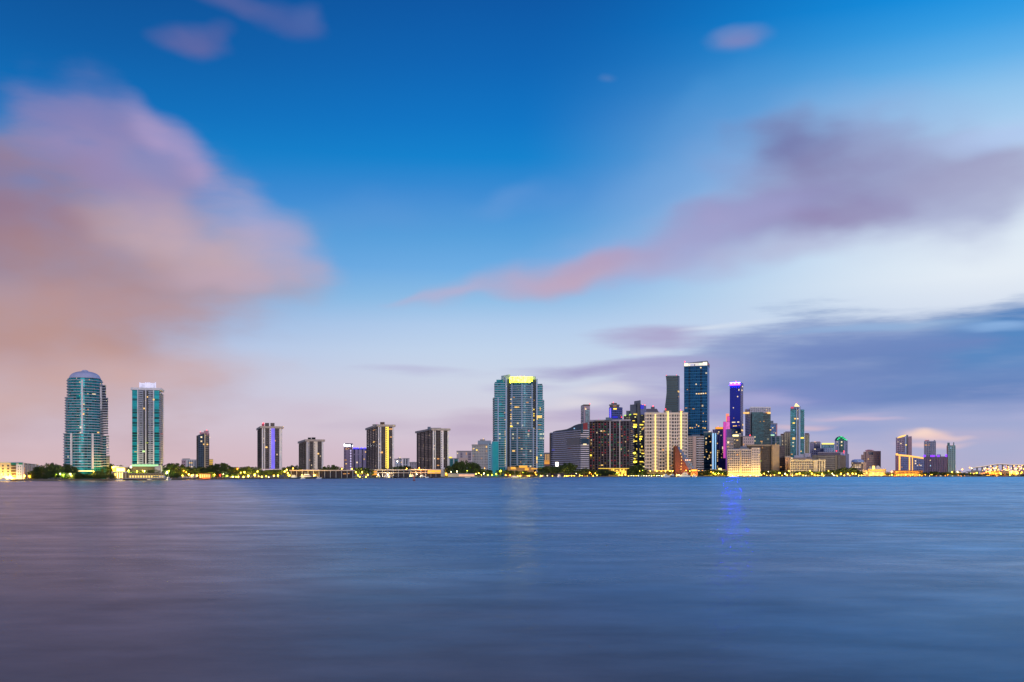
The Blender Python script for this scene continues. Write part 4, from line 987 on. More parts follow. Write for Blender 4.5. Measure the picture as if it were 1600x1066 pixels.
cr = bow(b, 796.8, 831.8, 8, 16); b.body('crown_light', cr, 598, (589.6,) + (589,) * 10 + (588.6, 588.6), CROWN)
for px in (801, 806, 812, 818, 824, 829):
    i, t, dy = b.hit(cr, px); p, e, n, l = b.fr(cr, i); b.onface('crown_rib', cr, i, t - .5 / l, t + .5 / l, b.z(597.6, dy), b.z(590, dy), glow('crown_rib_light', lin('d8d84a'), 1.5), .6)
b.beacon(815, 588, 18, r=.4)
b.lits(cq, [(799, 624 + k * 3.4, 1.8, 2, WARM if k % 3 else PALE) for k in (0, 2, 5, 7, 8, 9, 11, 12)] + [(799.4, 666.5, 3.4, 2.4, YELL), (808, 636.4, 13, 1.4), (806, 636.4, 6, 2.2), (824, 629, 9, 1.2, ORNG), (804, 621, 4, 1.2, ORNG)], d=2.3)
b.lits(rq, [(830.8 + 3.4, 640 + k * 3.3, 1.6, 2, YELL) for k in (0, 2, 3, 5, 9, 10, 12, 14, 15)] + [(834.6, 625.6, 1.4, 1.4, ORNG)], d=.5)
b.lits(lw, [(790.2, 686 + k * 3.45, 2.4, 2.1, YELL if k % 4 else WARM) for k in range(13)] + [(789.6, 674 + k * 3, 2, 1.4, WARM) for k in (0, 1, 2)] + [(789, 645, 2, 1.4, ORNG), (789.4, 656, 2, 1.4, WARM), (790, 638, 1.6, 1.2, ORNG), (781.5, 632, 8, 3, plain('teal_pane', lin('38b0b8'), .3)), (783, 650, 10, 3, plain('teal_pane', lin('38b0b8'), .3)), (782, 646.4, 8, 1.8, plain('teal_pane', lin('38b0b8'), .3))], d=1.8)
b.lits(rw, [(842.6, 651.4, 9, 4.6, WARM), (844.2, 640, 2, 3.6, ORNG), (844, 637.6, 1.2, 1.2, YELL), (845.4, 711.4, 2.4, 2.6, WARM), (843, 664, 6, 1.2, ORNG), (843, 671, 4, 1.2, ORNG), (839.4, 655, 1.2, 2, YELL), (838.9, 700, 1.2, 2, ORNG), (838.9, 716, 1.6, 6, YELL), (838.9, 722, 1.6, 5, WARM)], d=2.6)
b.lits(lcq, [(802.6, 704.8, 9.6, 2.4, WARM), (812, 684.4, 4, 1.6, ORNG), (818, 710.6, 13, 2.4, plain('pale_blind', lin('c0b4c0'), .7)), (826, 673.4, 2.4, 1.6, glow('pink_window', lin('d87888'), .8)), (813, 722, 3, 1.2, ORNG)], d=2.4)
b.box('podium', 793, 834, -14, -8, 729.6, None, plain('ochre_podium', lin('b89060'), .8))
for a_, c_, y0, y1 in ((798, 806, 729.8, 733.4), (811, 824, 727.6, 731), (820, 826, 731.6, 735), (830, 845, 731.8, 733.4), (844.8, 846, 731.4, 736.6), (812, 818, 737, 741)):
    b.box('lit_terrace', a_, c_, -15.5, -14.1, y0, y1, glow('terrace_light', lin('e8a838'), 1.1))
b = B('apartment_block', 'small orange-lit block squeezed between the yellow-crowned tower and the striped office', 2900, 855)
q = b.quad(850, 861, 20); b.body('wall', q, None, 708.6, plain('dusky_render', lin('8c6c70'), .8))
b.eslabs('lit_balcony', q, 0, .05, .9, 720.4, 724.6, 3, 1.4, 2.6, glow('balcony_orange', lin('e8a040'), 1.0)); b.wins('lit_window', q, 0, 3, 3, .1, .8, 709.6, 719, .45, .5, WARM, .4)  # orange light on the balconies put in as emission
b.body('parapet', offset(q, .6), 709.2, 707.4, GREY)

# ---- striped office with the wave roof
b = B('striped_office', 'white-striped office block with a dark blue wave-shaped roof', 2400, 890)
q = b.quadL(859.6, 907.4, 919.8, 180)
b.body('glazing', q, None, 671.4, plain('office_dark_glass', (.012, .016, .028, 1), .25, .1))
b.slabs('white_band', q, 672.6, 735, 20, .5, 2.3, plain('white_band_render', lin('c4c0d0'), .7))
b.strip('dark_bay', q, 3, 907, 886.5, 685.4, 695.6, plain('dark_blue_glass', (.015, .05, .09, 1), .2, .3), 1.6); b.strip('dark_bay', q, 0, 907.6, 919.6, 685.4, 694.6, plain('dark_blue_glass', (.015, .05, .09, 1), .2, .3), 1.6)
p3_, p0_ = Vector(q[3]), Vector(q[0]); wv = MB(); W_ = plain('wave_roof', lin('1c4058'), .45)
prof = [(864, 674.6), (870, 673), (878, 672), (886, 670.6), (892, 668), (898, 664.6), (904, 662.6), (908.5, 662)]
for (a_, ya_), (c_, yc_) in zip(prof, prof[1:]):
    t0_, t1_ = b.t_of(q, 3, a_), b.t_of(q, 3, c_); A_, C_ = p3_ + (p0_ - p3_) * t0_, p3_ + (p0_ - p3_) * t1_
    nrm = Vector((q[1][0] - q[0][0], q[1][1] - q[0][1])) * .22
    wv.prism([tuple(A_), tuple(C_), tuple(C_ + nrm), tuple(A_ + nrm)], b.z(676.5, A_.y), [b.z(ya_, A_.y), b.z(yc_, C_.y), b.z(yc_, C_.y), b.z(ya_, A_.y)])
wv.build('wave_roof', W_, b.o)
b.body('red_roof_end', [b.pt(908.2, 4), b.pt(918, 4), b.pt(918, 60), b.pt(908.2, 60)], 671.4, (662.4, 660.4, 660.4, 662.4), plain('dark_red_roof', lin('8c3038'), .6), 4)
b.lits(q, [(913.4, 694.4, 6, 2.2, PALE), (897.8, 669.6, .8, 2, ICE), (890, 700.6, 5, 1.2, plain('orange_blind', lin('a05030'), .7)), (865, 703.4, 4, 2, glow('dim_blue_window', lin('5050c0'), .5)), (918.4, 685, 1.6, 1.4, ORNG)], d=1.8)
b.box('floodlight', 868.2, 872.4, -16, -14, 722.4, 728.6, WHITEL)
b.box('end_stair', 858.6, 860.6, 172, 186, 677, None, DGREY)

# ---- slim tower, crowned tower behind
b = B('slim_tower', 'slim far tower with a lit centre strip and a red beacon behind the striped office', 3000, 914.6)
q = b.quadL(907.6, 911.4, 921.8, 50); b.body('wall', q, None, 632.4, facade('slim_flank', lin('6c6c84'), (.05, .06, .1, 1), 5, 5.6, .8, .5, .0, var=.4))
b.strip('pale_frame', q, 0, 912.4, 921.6, 634, None, plain('frame_pink', lin('b09ca8'), .8), .6); b.strip('glazing', q, 0, 914.6, 921, 640, None, facade('slim_glass', lin('6a7484'), (.05, .09, .12, 1), 7, 6, .85, .6, 0), 1.2)
b.lits(q, [(915, 639.4, 2.6, 2.2, PALE), (914.4, 637.4, 1.6, 1.2, ORNG)], d=1.6); b.beacon(921.4, 631, 4, r=.6)
b.strip('cap', q, 0, 911.4, 922, 632.2, 634.2, BROWN, .9); b.eslabs('floor_band', q, 3, .02, .98, 636, 700, 13, .8, 1.6, RAILG)
b = B('crowned_tower', 'many-sided tower glowing blue with stepped brown crown behind the coloured grid block', 3000, 962)
hx = [b.pt(951.8, 10), b.pt(953, 0), b.pt(967, -4), b.pt(972.6, 10), b.pt(970, 40), b.pt(954, 40)]
b.body('wall', hx, None, 636.4, facade('crowned_face', lin('4c5088'), (.03, .06, .2, 1), 5, 5, .75, .6, .03, lits=1.0, gmetal=.4, var=.6)); b.slabs('floor_slab', hx, 638, 672, 11, .9, 1.3, plain('blue_lit_slab', lin('6470b0'), .6))  # blue lighting put into the wall and slab colours
h2 = [b.pt(952.6, 10), b.pt(954, 2), b.pt(964, -1), b.pt(967.4, 10), b.pt(965, 32), b.pt(955, 32)]
b.body('upper_storey', h2, 637, 632.6, facade('crowned_top', lin('64585c'), (.05, .05, .07, 1), 5, 5, .6, .6, 0)); b.body('crown', [b.pt(955, 10), b.pt(962, 6), b.pt(964, 14), b.pt(958, 26)], 633.4, 629.6, BROWN)
b.body('cornice', offset(h2, 2), 633.4, 632, GREY)
b.lits(hx, [(961, 639, 6, 2.4, YELL), (960.6, 634.6, 6, 1, ORNG)], d=1.4); b.strip('blue_light', hx, 1, 953.2, 954.4, 638, 655, BLUEL, 1.2); b.strip('blue_light', hx, 1, 957, 965, 650.6, 653.4, BLUEP, 1.6)
b.beacon(958.2, 628.6, 8, r=.5); b.beacon(970.8, 652, 6, r=.9)

# ---- dark grid block with the coloured panes
b = B('grid_block', 'dark gridded apartment block with red and green lit panes and two tall white piers', 2450, 954)
q = b.quadR(920.6, 984.6, 989.6, 40)
gd = facade('grid_dark', lin('241e26'), (.018, .018, .03, 1), 3.6, 4.6, .8, .7, .015, litc=(1, .6, .2), lits=.9, gmetal=.3, var=.8)
b.body('wall', q, None, (657.6, 656.6, 659, 659.6), gd)
us = [b.t_of(q, 0, x) for x in (921.2, 925.4, 929.6, 934.2, 938.8, 943.4, 948.4, 958.4, 963.4, 973.6, 978.6, 983.4)]
b.piers('pier', q, 0, us, .8, 1.2, 658.6, None, plain('grid_pier', lin('7c7480'), .7))
b.eslabs('floor_line', q, 0, .005, .995, 661, 730, 18, .8, .9, plain('grid_floor', lin('5c5058'), .7))
for px in (953.4, 968.6): b.strip('white_pier', q, 0, px - .8, px + .8, 657.6, None, plain('pale_pier', lin('b4aeb8'), .7), 2.6)
b.eslabs('side_balcony', q, 1, .05, .95, 661, 730, 24, 2.2, 1.1, plain('grid_balcony', lin('9a94a8'), .7))
b.strip('cornice', q, 0, 920.4, 985.4, 655.8, 658.6, plain('grid_cornice', lin('a09aa8'), .7), 2.4)
b.box('penthouse', 946.4, 956, 8, 24, 652.4, 657, SLATEB); b.box('penthouse', 930, 944, 10, 24, 656, 658, GREY); b.beacon(935.4, 655, 8, PINKL, .5)
CP = {c_: glow('pane_light_' + n_, lin(h_), k_) for c_, n_, h_, k_ in (('r', 'red', 'c83848', .2), ('g', 'green', '208a5c', .2), ('y', 'amber', 'b08838', .26), ('t', 'teal', '1c7080', .2))}
rr = random.Random(21)
for px, seq in ((923.4, 'rrrryyryryr'), (927.6, 'yryrryyyryy'), (936.6, 'rrgrrgyyrgyr'), (941.2, 'ggyyggyrg'), (945.8, 'rggrgrrry'), (951, 'tgtyrgr'), (956, 'rrrggrgr'), (960.8, 'rrggtggrr'), (966, 'gttygg'), (971, 'rrrtgggr'), (976, 'grrggtgrr'), (981, 'trrrtt')):
    ys = sorted(rr.sample(range(18), len(seq) * 1))
    b.lits(q, [(px, 663 + 4.05 * y_, 2.2, 1.7, CP[s_]) for y_, s_ in zip(ys, seq)], 'coloured_pane', .55)
b.lits(q, [(939.4, 673.6, 3, 1.8, PALE), (943.8, 673.6, 4, 2, ORNG), (923.4, 711.6, 3, 3, YELL), (940.6, 727, 4, 2, WARM), (972, 681.4, 2, 1.6, ORNG), (986.6, 673.4, 2, 1.6, ORNG)], d=1.2)
b.box('podium', 951, 980, -30, -8, 732.6, None, plain('podium_ochre', lin('b08a48'), .8))
for k in range(9): b.box('podium_light', 955 + k * 2.7, 956.7 + k * 2.7, -31.2, -30.1, (734, 733, 736, 734.6, 737, 733, 735, 733.4, 736)[k], (737, 742, 743, 741, 744, 737, 743, 740, 743)[k], glow('podium_glow', lin('ffd850'), 1.7, True))
b.box('lit_canopy', 935, 984, -31, -9, 731.6, 732.7, glow('canopy_glow', lin('e8c040'), 1.0))

# ---- stepped dark tower
b = B('stepped_tower', 'dark stepped tower with bands of yellow-lit office floors', 2700, 992)
st = facade('stepped_face', lin('34383e'), (.022, .03, .034, 1), 5, 5.6, .85, .5, .16, litc=(1, .82, .18), lits=1.1, gmetal=.3, var=.6)
st2 = plain('stepped_top', lin('4c5468'), .6)
q = b.quadL(974.4, 986, 1007.6, 50); b.body('wall', q, None, 648.4, st)
b.body('step', [b.pt(978.4, 10), b.pt(1003, 10), b.pt(1003, 50), b.pt(978.4, 50)], 649, 642, st2, 10)
b.body('step', [b.pt(984.4, 6), b.pt(1001.6, 6), b.pt(1001.6, 50), b.pt(984.4, 50)], 649, (632.4, 631.6, 631.6, 632.4), st2, 6)
b.body('top', [b.pt(990.8, 4), b.pt(1001, 4), b.pt(1001, 40), b.pt(990.8, 40)], 633, (627, 625.4, 625.4, 627), st2, 4)
b.body('blue_face', [b.pt(1000.6, 3), b.pt(1009.8, 3), b.pt(1009.8, 30), b.pt(1000.6, 30)], 648, (632, 634, 634, 632), plain('blue_lit_glass', lin('3c5090'), .3), 3); b.box('blue_lit_patch', 1000.8, 1006, 2, 2.9, 633, 639, BLUEP)  # blue light on this face put into its colour and a glowing box
b.body('shaft', [b.pt(995.6, -1), b.pt(999.4, -1), b.pt(999.4, 8), b.pt(995.6, 8)], None, 630, plain('stepped_shaft', lin('3c424e'), .5), -1)
b.lits(q, [(981, 648.6, 12, 1.8, glow('lime_light', lin('b8f060'), 1.1)), (996, 647.4, 14, 1.4, YELL), (991, 663.4, 9, 2, YELL), (1001.6, 663.8, 8, 2, YELL), (990.4, 667, 8, 2.2, CROWN), (1005.6, 659, 3, 2, YELL), (990, 657.6, 4, 1.2, YELL), (1004.4, 670, 3, 3, ORNG),
    (986.8, 673.4, 2, 1.6, YELL), (997, 679.4, 6, 1.4, YELL), (998.4, 682.4, 12, 2.4, YELL), (999, 686, 7, 2, CROWN), (990, 689.4, 12, 1.8, YELL), (998.6, 689, 5, 1.4, YELL), (1002.8, 698, 2, 3, YELL), (997, 701.6, 6, 2, YELL), (989.4, 708.2, 8, 2.2, CROWN), (1004.6, 708.6, 5, 1.8, YELL), (997, 711.6, 4, 1.4, YELL), (992, 717, 2, 2.4, YELL), (998, 716, 2, 3, ORNG), (990.6, 721.8, 9, 2.2, CROWN), (1001, 721.6, 9, 1.8, YELL), (1004.8, 704, 2, 3, ORNG), (1003, 728, 2, 2, YELL), (995, 730, 3, 2, ORNG)], d=.7)
b.beacon(1007.6, 633, 6, r=.7); b.beacon(1004, 632, 6, r=.4)
b = B('hip_roofed_tower', 'grey tower with sloping hipped roof and red beacon behind the white gridded block', 2900, 1018)
q = b.quad(1007, 1030, 50); b.body('wall', q, None, 645, plain('hip_wall', lin('6c6674'), .8))
b.body('roof', q, 645.5, 638.4, plain('hip_roof', lin('6a6470'), .8), top=[(q[0][0] * .35 - 4, 12), (q[1][0] * .78, 12), (q[1][0] * .78, 40), (q[0][0] * .35 - 4, 40)]); b.box('roof_house', 1017, 1023, 14, 34, 635.6, 639, plain('hip_roof', lin('6a6470'), .8)); b.beacon(1020.4, 634.8, 16, r=.8)
b.strip('eaves', q, 0, 1006.6, 1030.4, 643.6, 645.4, GREY, 1)

# ---- white gridded block with light strings
b = B('gridded_block', 'wide white gridded apartment block with three vertical strings of yellow lights', 2500, 1041)
q = b.quad(1007.4, 1074.4, 45)
b.body('wall', q, None, 645.6, facade('gridded_glass', lin('5c5458'), (.035, .035, .04, 1), 3.2, 5.1, .85, .8, .012, lits=.9, gmetal=.2, var=.9))
GW = plain('grid_white', lin('e4d2c4'), .8)
us = [b.t_of(q, 0, x) for x in (1007.9, 1010.6, 1014.2, 1018.6, 1021.6, 1026, 1029.6, 1034.4, 1038.6, 1041.6, 1046, 1049, 1053.4, 1057, 1061.6, 1066.4, 1070, 1073.8)]
b.piers('pier', q, 0, us, 2.0, 1.6, 645.8, None, GW)
b.eslabs('spandrel', q, 0, .003, .997, 647, 736, 18, 1.3, 3.0, GW)
for a_, c_ in ((1019, 1028), (1038.6, 1048), (1059.4, 1068.6)): b.strip('bay', q, 0, a_, c_, 646.4, None, facade('bay_face', lin('e0ccbc'), (.04, .04, .04, 1), 3.1, 8.2, .5, .5, .02, lits=.9), 2.2)
for px, y0 in ((1023.8, 646.4), (1043.6, 641.6), (1063.9, 641.6)):
    b.strip('light_string', q, 0, px - .85, px + .85, y0 + 1, 736, glow('string_light', lin('ffe07c'), 1.5), 3.4, -2.7)
b.strip('cornice', q, 0, 1007.2, 1074.8, 644.8, 646.6, GW, 3)
for a_, c_, y0 in ((1037, 1049, 641.6), (1059.6, 1068.4, 642)): b.box('roof_house', a_, c_, 4, 30, y0, 646, plain('roof_house_grey', lin('787078'), .8))
for px in (1041, 1043.8, 1063, 1066): b.beacon(px, 643, 3, WARM, .75)
b.beacon(1040, 639.4, 10, r=.8); b.beacon(1063.6, 640.8, 10, r=.5)
b.lits(q, [(1036, 703, 3, 2.8, ORNG), (1021, 692, 3, 1.6, ORNG), (1031.4, 687.4, 2, 2, ORNG), (1049, 727.6, 3, 2, ORNG), (1064.6, 698.6, 2, 3, PALE)], d=3)
b.box('podium', 1008, 1052, -9, -2, 735.6, None, plain('podium_stone', lin('a88c60'), .8)); b.box('lit_canopy', 1022, 1053, -10.4, -9.1, 735, 736.6, glow('canopy_light', lin('ffc850'), 1.2))

# ---- waisted dark tower
b = B('waisted_tower', 'dark tower with an inward-curving side behind the white gridded block', 2900, 1050)
wt = facade('waisted_face', lin('2a4454'), (.012, .03, .042, 1), 60, 5.4, 1.0, .55, 0, gmetal=.3, var=.25); lv = [(587, 1040.4), (595, 1041.2), (604, 1041.6), (614, 1041.4), (624, 1040.4), (634, 1039.2), (646, 1038.2)]
for (ya, xa), (yb_, xb) in zip(lv, lv[1:]):
    MB().prism([b.pt(xb), b.pt(1058.8), b.pt(1061.8, 30), b.pt(xb, 30)], b.z(yb_), b.z(ya), [b.pt(xa), b.pt(1058.8), b.pt(1061.8, 30), b.pt(xa, 30)]).build('storey_block', wt, b.o)
q = b.quadR(1041.4, 1058.8, 1061.8, 30); b.body('shaft', b.quadR(1044, 1058.6, 1061.6, 30), None, 640, wt)
b.eslabs('floor_line', q, 0, .0, 1, 592, 644, 14, .6, 1.3, plain('waisted_line', lin('7a8c98'), .5)); b.strip('glass_edge', q, 1, 1059.2, 1061.6, 590, None, plain('edge_glass', lin('3c5068'), .3), .5)
b.lits(q, [(1047.6, 589.2, 4.4, 1.8, ORNG), (1049.4, 611.2, 1.4, 1.8, YELL), (1043, 613, 1, 1, ORNG)], d=1.1); b.lits(q, [(1060, 612, 2.2, 3, WARM), (1060, 620, 1.4, 1.6, ORNG)], d=.9); b.beacon(1041.2, 586.6, 3, r=.4); b.beacon(1057, 586.2, 3, r=.4)
b.body('cap', b.quadR(1040.2, 1059, 1062, 30), 588, 586.8, DGREY)

# ---- tallest blue tower
b = B('glass_skyscraper', 'tallest blue glass skyscraper with a white lit crown', 2850, 1088)
q = b.quadR(1068.8, 1105, 1108.4, 60)
bg_ = facade('skyscraper_glass', lin('1460a0'), (.006, .075, .145, 1), 5.5, 5.5, .92, .86, .006, litc=(1, .72, .3), lits=1.1, gmetal=.55, var=.35)
b.body('glazing', q, None, (569.6, 567, 569, 571), bg_)
b.eslabs('floor_line', q, 0, .0, .999, 577, 724, 32, .55, .7, plain('skyscraper_line', lin('4690bc'), .4))
b.strip('side_glazing', q, 1, 1105.6, 1108.2, 570, None, plain('sky_lit_glass', lin('5c88c0'), .3), .4)  # side face painted paler for the sky light on it
for px in (1077, 1095.4): b.strip('dark_bay', q, 0, px - 1.1, px + 1.1, 574, None, facade('skyscraper_bay', lin('10304c'), (.012, .03, .05, 1), 4, 5.5, .8, .6, .04, litc=(1, .72, .3), lits=1.0), .5)
b.body('parapet', offset(q, .6), 571.6, (566.4, 563.8, 566, 567.6), plain('skyscraper_parapet', lin('6c7484'), .6)); CW = glow('crown_white_light', lin('fff4c8'), 1.5)
PA = glow('crown_panel_light', lin('f0e8dc'), .75)
b.strip('crown_panel', q, 0, 1069, 1105, 567.4, 571.8, PA, 1.2); b.strip('crown_light', q, 0, 1069.2, 1075, 568, 572.2, CW, 1.6); b.strip('crown_light', q, 0, 1098.4, 1104.8, 566, 570.2, CW, 1.6); b.strip('crown_light', q, 0, 1079, 1084.6, 569, 571.6, MILK, 1.6); b.strip('crown_light', q, 0, 1092.6, 1096.6, 567.6, 570.4, glow('crown_soft_light', lin('e0f0d0'), 1.0), 1.6); b.strip('crown_gap', q, 0, 1084.9, 1086.2, 569.2, 571.8, SLATEB, 1.5)
b.beacon(1070, 565, 3, r=.7); b.beacon(1107.2, 569.4, 40, r=.7)
b.lits(q, [(1095, 574.6, 2.4, 2.2, PALE), (1087.8, 600.6, 2, 2, PALE), (1094.6, 601, 1, 1, ORNG), (1074, 609, 1.6, 1.4, ORNG), (1088.4, 615.4, 2.4, 2, PALE), (1092, 615.4, 2.4, 2.2, WARM), (1095.6, 615.2, 2.6, 2, PALE), (1099, 615, 2.6, 2, PALE), (1102.6, 614.8, 2.4, 2, WARM), (1072, 637.6, 4, 1.2, ORNG), (1083.6, 639, 4, 1.4, ORNG), (1099, 646, 1.2, 2, ORNG), (1098.6, 658.6, 1.4, 1.6, WARM), (1102.6, 658.6, 1.4, 1.4, WARM), (1088.4, 664, 1.4, 2.4, WARM), (1091.6, 666, 2, 2, WARM), (1078.6, 668.6, 3, 1.6, WARM), (1082, 668.8, 2, 1.6, WARM), (1098.6, 668.4, 1.4, 2, WARM), (1101.6, 669, 2, 2.4, WARM), (1086.4, 668, 2, 1.2, ORNG), (1104, 677, 1.6, 2, ORNG), (1097, 685, 2, 1.6, WARM), (1102, 687, 2, 1.6, ORNG), (1103, 696, 1.6, 2.4, WARM), (1100, 707, 2.4, 2, WARM), (1103.4, 716, 1.4, 2, ORNG)], d=.8)

# ---- brick stepped block, white balcony block
b = B('terraced_block', 'red-brick wedge-shaped block with blue sloping glass terraces', 2432, 1072)
BRK = plain('red_brick', lin('7a4638'), .85)
wd = [(1055, 697), (1058.6, 697), (1077, 738)]
p_, dd_ = [b.pt(x) for x, _ in wd], 30
def wedge(b, name, outline, d0, d1, mat):
    """upright slab cut to an outline of (column, row), from depth d0 to d1"""
    f_ = [(b.pt(x, d0)[0], d0, b.z(y, d0)) for x, y in outline]; k_ = [(v_[0], d1, v_[2]) for v_ in f_]; n = len(f_)
    faces = [tuple(range(n)), tuple(range(2 * n - 1, n - 1, -1))] + [(i, n + i, n + (i + 1) % n, (i + 1) % n) for i in range(n)]
    return mesh_obj(name, f_ + k_, [tuple(reversed(q)) for q in faces], mat, b.o)
wedge(b, 'brick_wall', [(1055, 697), (1057.6, 697), (1062, 706), (1066, 716), (1071, 724), (1078, 738), (1078, 742), (1055, 742)], 0, 30, BRK)
GT = plain('terrace_glass', (.1, .18, .36, 1), .45)
for k in range(9):
    x0 = 1059.4 + k * 3.1; y0 = 698 + k * 4.2
    MB().box(b.pt(x0, 6)[0], b.pt(x0 + (3.1 if k < 8 else 6.4), 6)[0], 6, 40, -.2, b.z(y0, 6)).build('terrace_storey', plain('terrace_band', lin('6c7088'), .6), b.o)
    MB().box(b.pt(x0 + .2, 5)[0], b.pt(x0 + 3.1, 5)[0], 5, 6.5, b.z(y0 + 4.6, 5), b.z(y0 + 1.2, 5)).build('terrace_glazing', GT, b.o)
LB = glow('terrace_lamp_light', lin('ffd070'), 1.3)
for px, py in ((1063.6, 709), (1065, 714), (1064.8, 719), (1065, 724), (1064.4, 729), (1064.2, 733)): b.box('wall_lamp', px - .55, px + .55, -.6, .2, py - .7, py + .8, LB)
for px in (1071.4, 1074.4, 1078): b.box('terrace_lamp', px - 1, px + 1, 4, 4.9, 718, 720, glow('pink_terrace_lamp', lin('ffc0a0'), 1.4))
b.box('entrance', 1079, 1090, -6, 4, 733, None, plain('entrance_brick', lin('a86838'), .8)); b.box('entrance_light', 1080.4, 1088.6, -7, -6.1, 733.8, 736.4, glow('entrance_glow', lin('ffb040'), 1.6, True))
b = B('balcony_block', 'pale balconied apartment block between the brick wedge and the tallest blue skyscraper', 2530, 1087)
q = b.quad(1075, 1099.6, 34); b.body('wall', q, None, 682.6, plain('balcony_block_wall', lin('8c7c76'), .8))
b.strip('light_pillar', q, 0, 1082.8, 1087.4, 682, None, plain('rose_pillar', lin('c8aca0'), .8), 1.4)
b.wins('window', q, 0, 2, 15, b.t_of(q, 0, 1075.6), b.t_of(q, 0, 1082), 685, 736, .55, .45, DARKW, .3)
b.eslabs('floor_band', q, 0, 0, b.t_of(q, 0, 1082.6), 684.6, 736, 16, .9, 1.3, GW); b.eslabs('balcony', q, 0, b.t_of(q, 0, 1087.8), .995, 685.4, 736, 15, 2.6, 1.5, WHT)
b.strip('recess', q, 0, 1088, 1091.6, 684, None, DARKW, .3); b.wins('balcony_opening', q, 0, 1, 15, b.t_of(q, 0, 1092.4), b.t_of(q, 0, 1096.4), 684, 736.6, 1, .5, DARKW, .4); b.strip('recess', q, 0, 1097, 1099.2, 684, None, plain('recess_grey', lin('5c5458'), .8), .3)
b.body('roof_slab', offset(q, 1.2), 682.8, 681.2, GREY); b.box('penthouse', 1081, 1094, 8, 24, 679.4, 682, SLATEB)

# ---- cluster behind: dark lit tower, blue pillar, purple tower, pink towers
b, q = block('glass_tower', 'dark blue glass tower dotted with lit windows right of the tallest skyscraper', 2800, 1099.6, 1112.4, 675, facade('dotted_glass', lin('1c4054'), (.01, .05, .07, 1), 4.5, 5.4, .85, .7, .08, lits=1.2, gmetal=.4, var=.6), 40, slab=12, smat=plain('dotted_slab', lin('3c5a70'), .5))
b.lits(q, [(1108.6, 674.4, 3, 1.8, PALE), (1108, 682, 1.6, 2, WARM), (1110, 690.4, 2.4, 1.6, WARM), (1103, 694, 1.4, 2, WARM), (1104, 706, 2, 1.8, WARM), (1110.4, 707.4, 2, 2, WARM), (1100.8, 714.4, 2, 1.6, WARM), (1106, 717, 1.4, 2.4, PALE)], d=1.2)
b, q = block('glass_tower', 'thin pale-blue lit glass tower standing just left of the purple-lit tower', 2750, 1112.8, 1120, 676.8, facade('ice_glass', lin('3c6c94'), (.02, .09, .15, 1), 3, 5.2, .8, .7, 0, gmetal=.4), 30)
b.strip('lit_fin', q, 0, 1113, 1115.2, 677, None, ICE, .6); b.strip('lit_fin', q, 0, 1117.2, 1118.6, 677, None, ICE, .6)
b, q = block('stepped_purple_tower', 'purple stepped tower with an orange-lit top behind the pale-blue glass tower', 2900, 1113.6, 1130, 671.6, facade('purple_face', lin('6c5c98'), (.04, .04, .1, 1), 4.4, 5, .5, .65, .03, lits=1.0, var=.5), 36)
b.box('upper_storey', 1117.6, 1130, 4, 30, 667.4, 672, facade('purple_face', lin('6c5c98'), (.04, .04, .1, 1), 4.4, 5, .5, .65, .03)); b.box('roof_light', 1118, 1129.6, 2.8, 3.9, 667.6, 670.4, glow('orange_roof_light', lin('ffa030'), 1.3)); b.beacon(1122, 666.4, 8, r=.4)
for px in (1116, 1120.4, 1124.6, 1128.4): b.strip('fin', q, 0, px - .6, px + .6, 672, None, plain('purple_fin', lin('9080c0'), .7), 1)
b.lits(q, [(1123, 675, 2, 1.8, PALE), (1120.6, 693, 1.4, 2, WARM), (1129, 700, 1.4, 5, PALE), (1119, 712, 3, 2, WARM)], d=1.6)
b.box('lower_office', 1120, 1130, -20, -4, 702.4, None, facade('lower_office_lit', lin('3c3c54'), (.03, .03, .05, 1), 4, 5, .7, .5, .4, lits=1.0)); b.box('blue_canopy', 1122, 1134, -34, -21, 716, None, plain('blue_wall', lin('3c3c88'), .7))
b = B('pink_tower', 'slim stepped tower washed in bright pink light left of the violet-topped tower', 2950, 1136)
q = b.quad(1130, 1141, 30); b.body('wall', q, None, 659, plain('pink_tower_wall', lin('7c60a4'), .7)); b.strip('lit_panel', q, 0, 1130.2, 1133.6, 659.4, None, glow('pink_wash_light', lin('d848b4'), .8), .5); b.strip('lit_panel', q, 0, 1133.8, 1140.4, 659.4, 671, PINKL, .5); b.strip('lit_panel', q, 0, 1133.8, 1137, 671.4, None, glow('lilac_wash_light', lin('9048b8'), .55), .5)  # pink light washing the walls put in as glowing panels
b.box('upper_storey', 1134.4, 1142, 3, 26, 650, 660, plain('pink_tower_wall', lin('7c60a4'), .7)); b.box('lit_upper_panel', 1136.4, 1141.4, 2, 2.9, 651, 658.8, glow('magenta_wash_glow', lin('e04aa8'), .8)); b.box('lit_edge', 1134.4, 1136, 1.8, 2.9, 650, 658.8, glow('coral_edge_light', lin('ff8060'), 1.2)); b.box('lit_cap', 1134.4, 1139, 2, 12, 646.6, 650.4, glow('coral_edge_light', lin('ff8060'), 1.2))
b.eslabs('floor_line', q, 0, .35, 1, 672, 735, 14, .8, 1.2, plain('mauve_line', lin('9878b8'), .7))

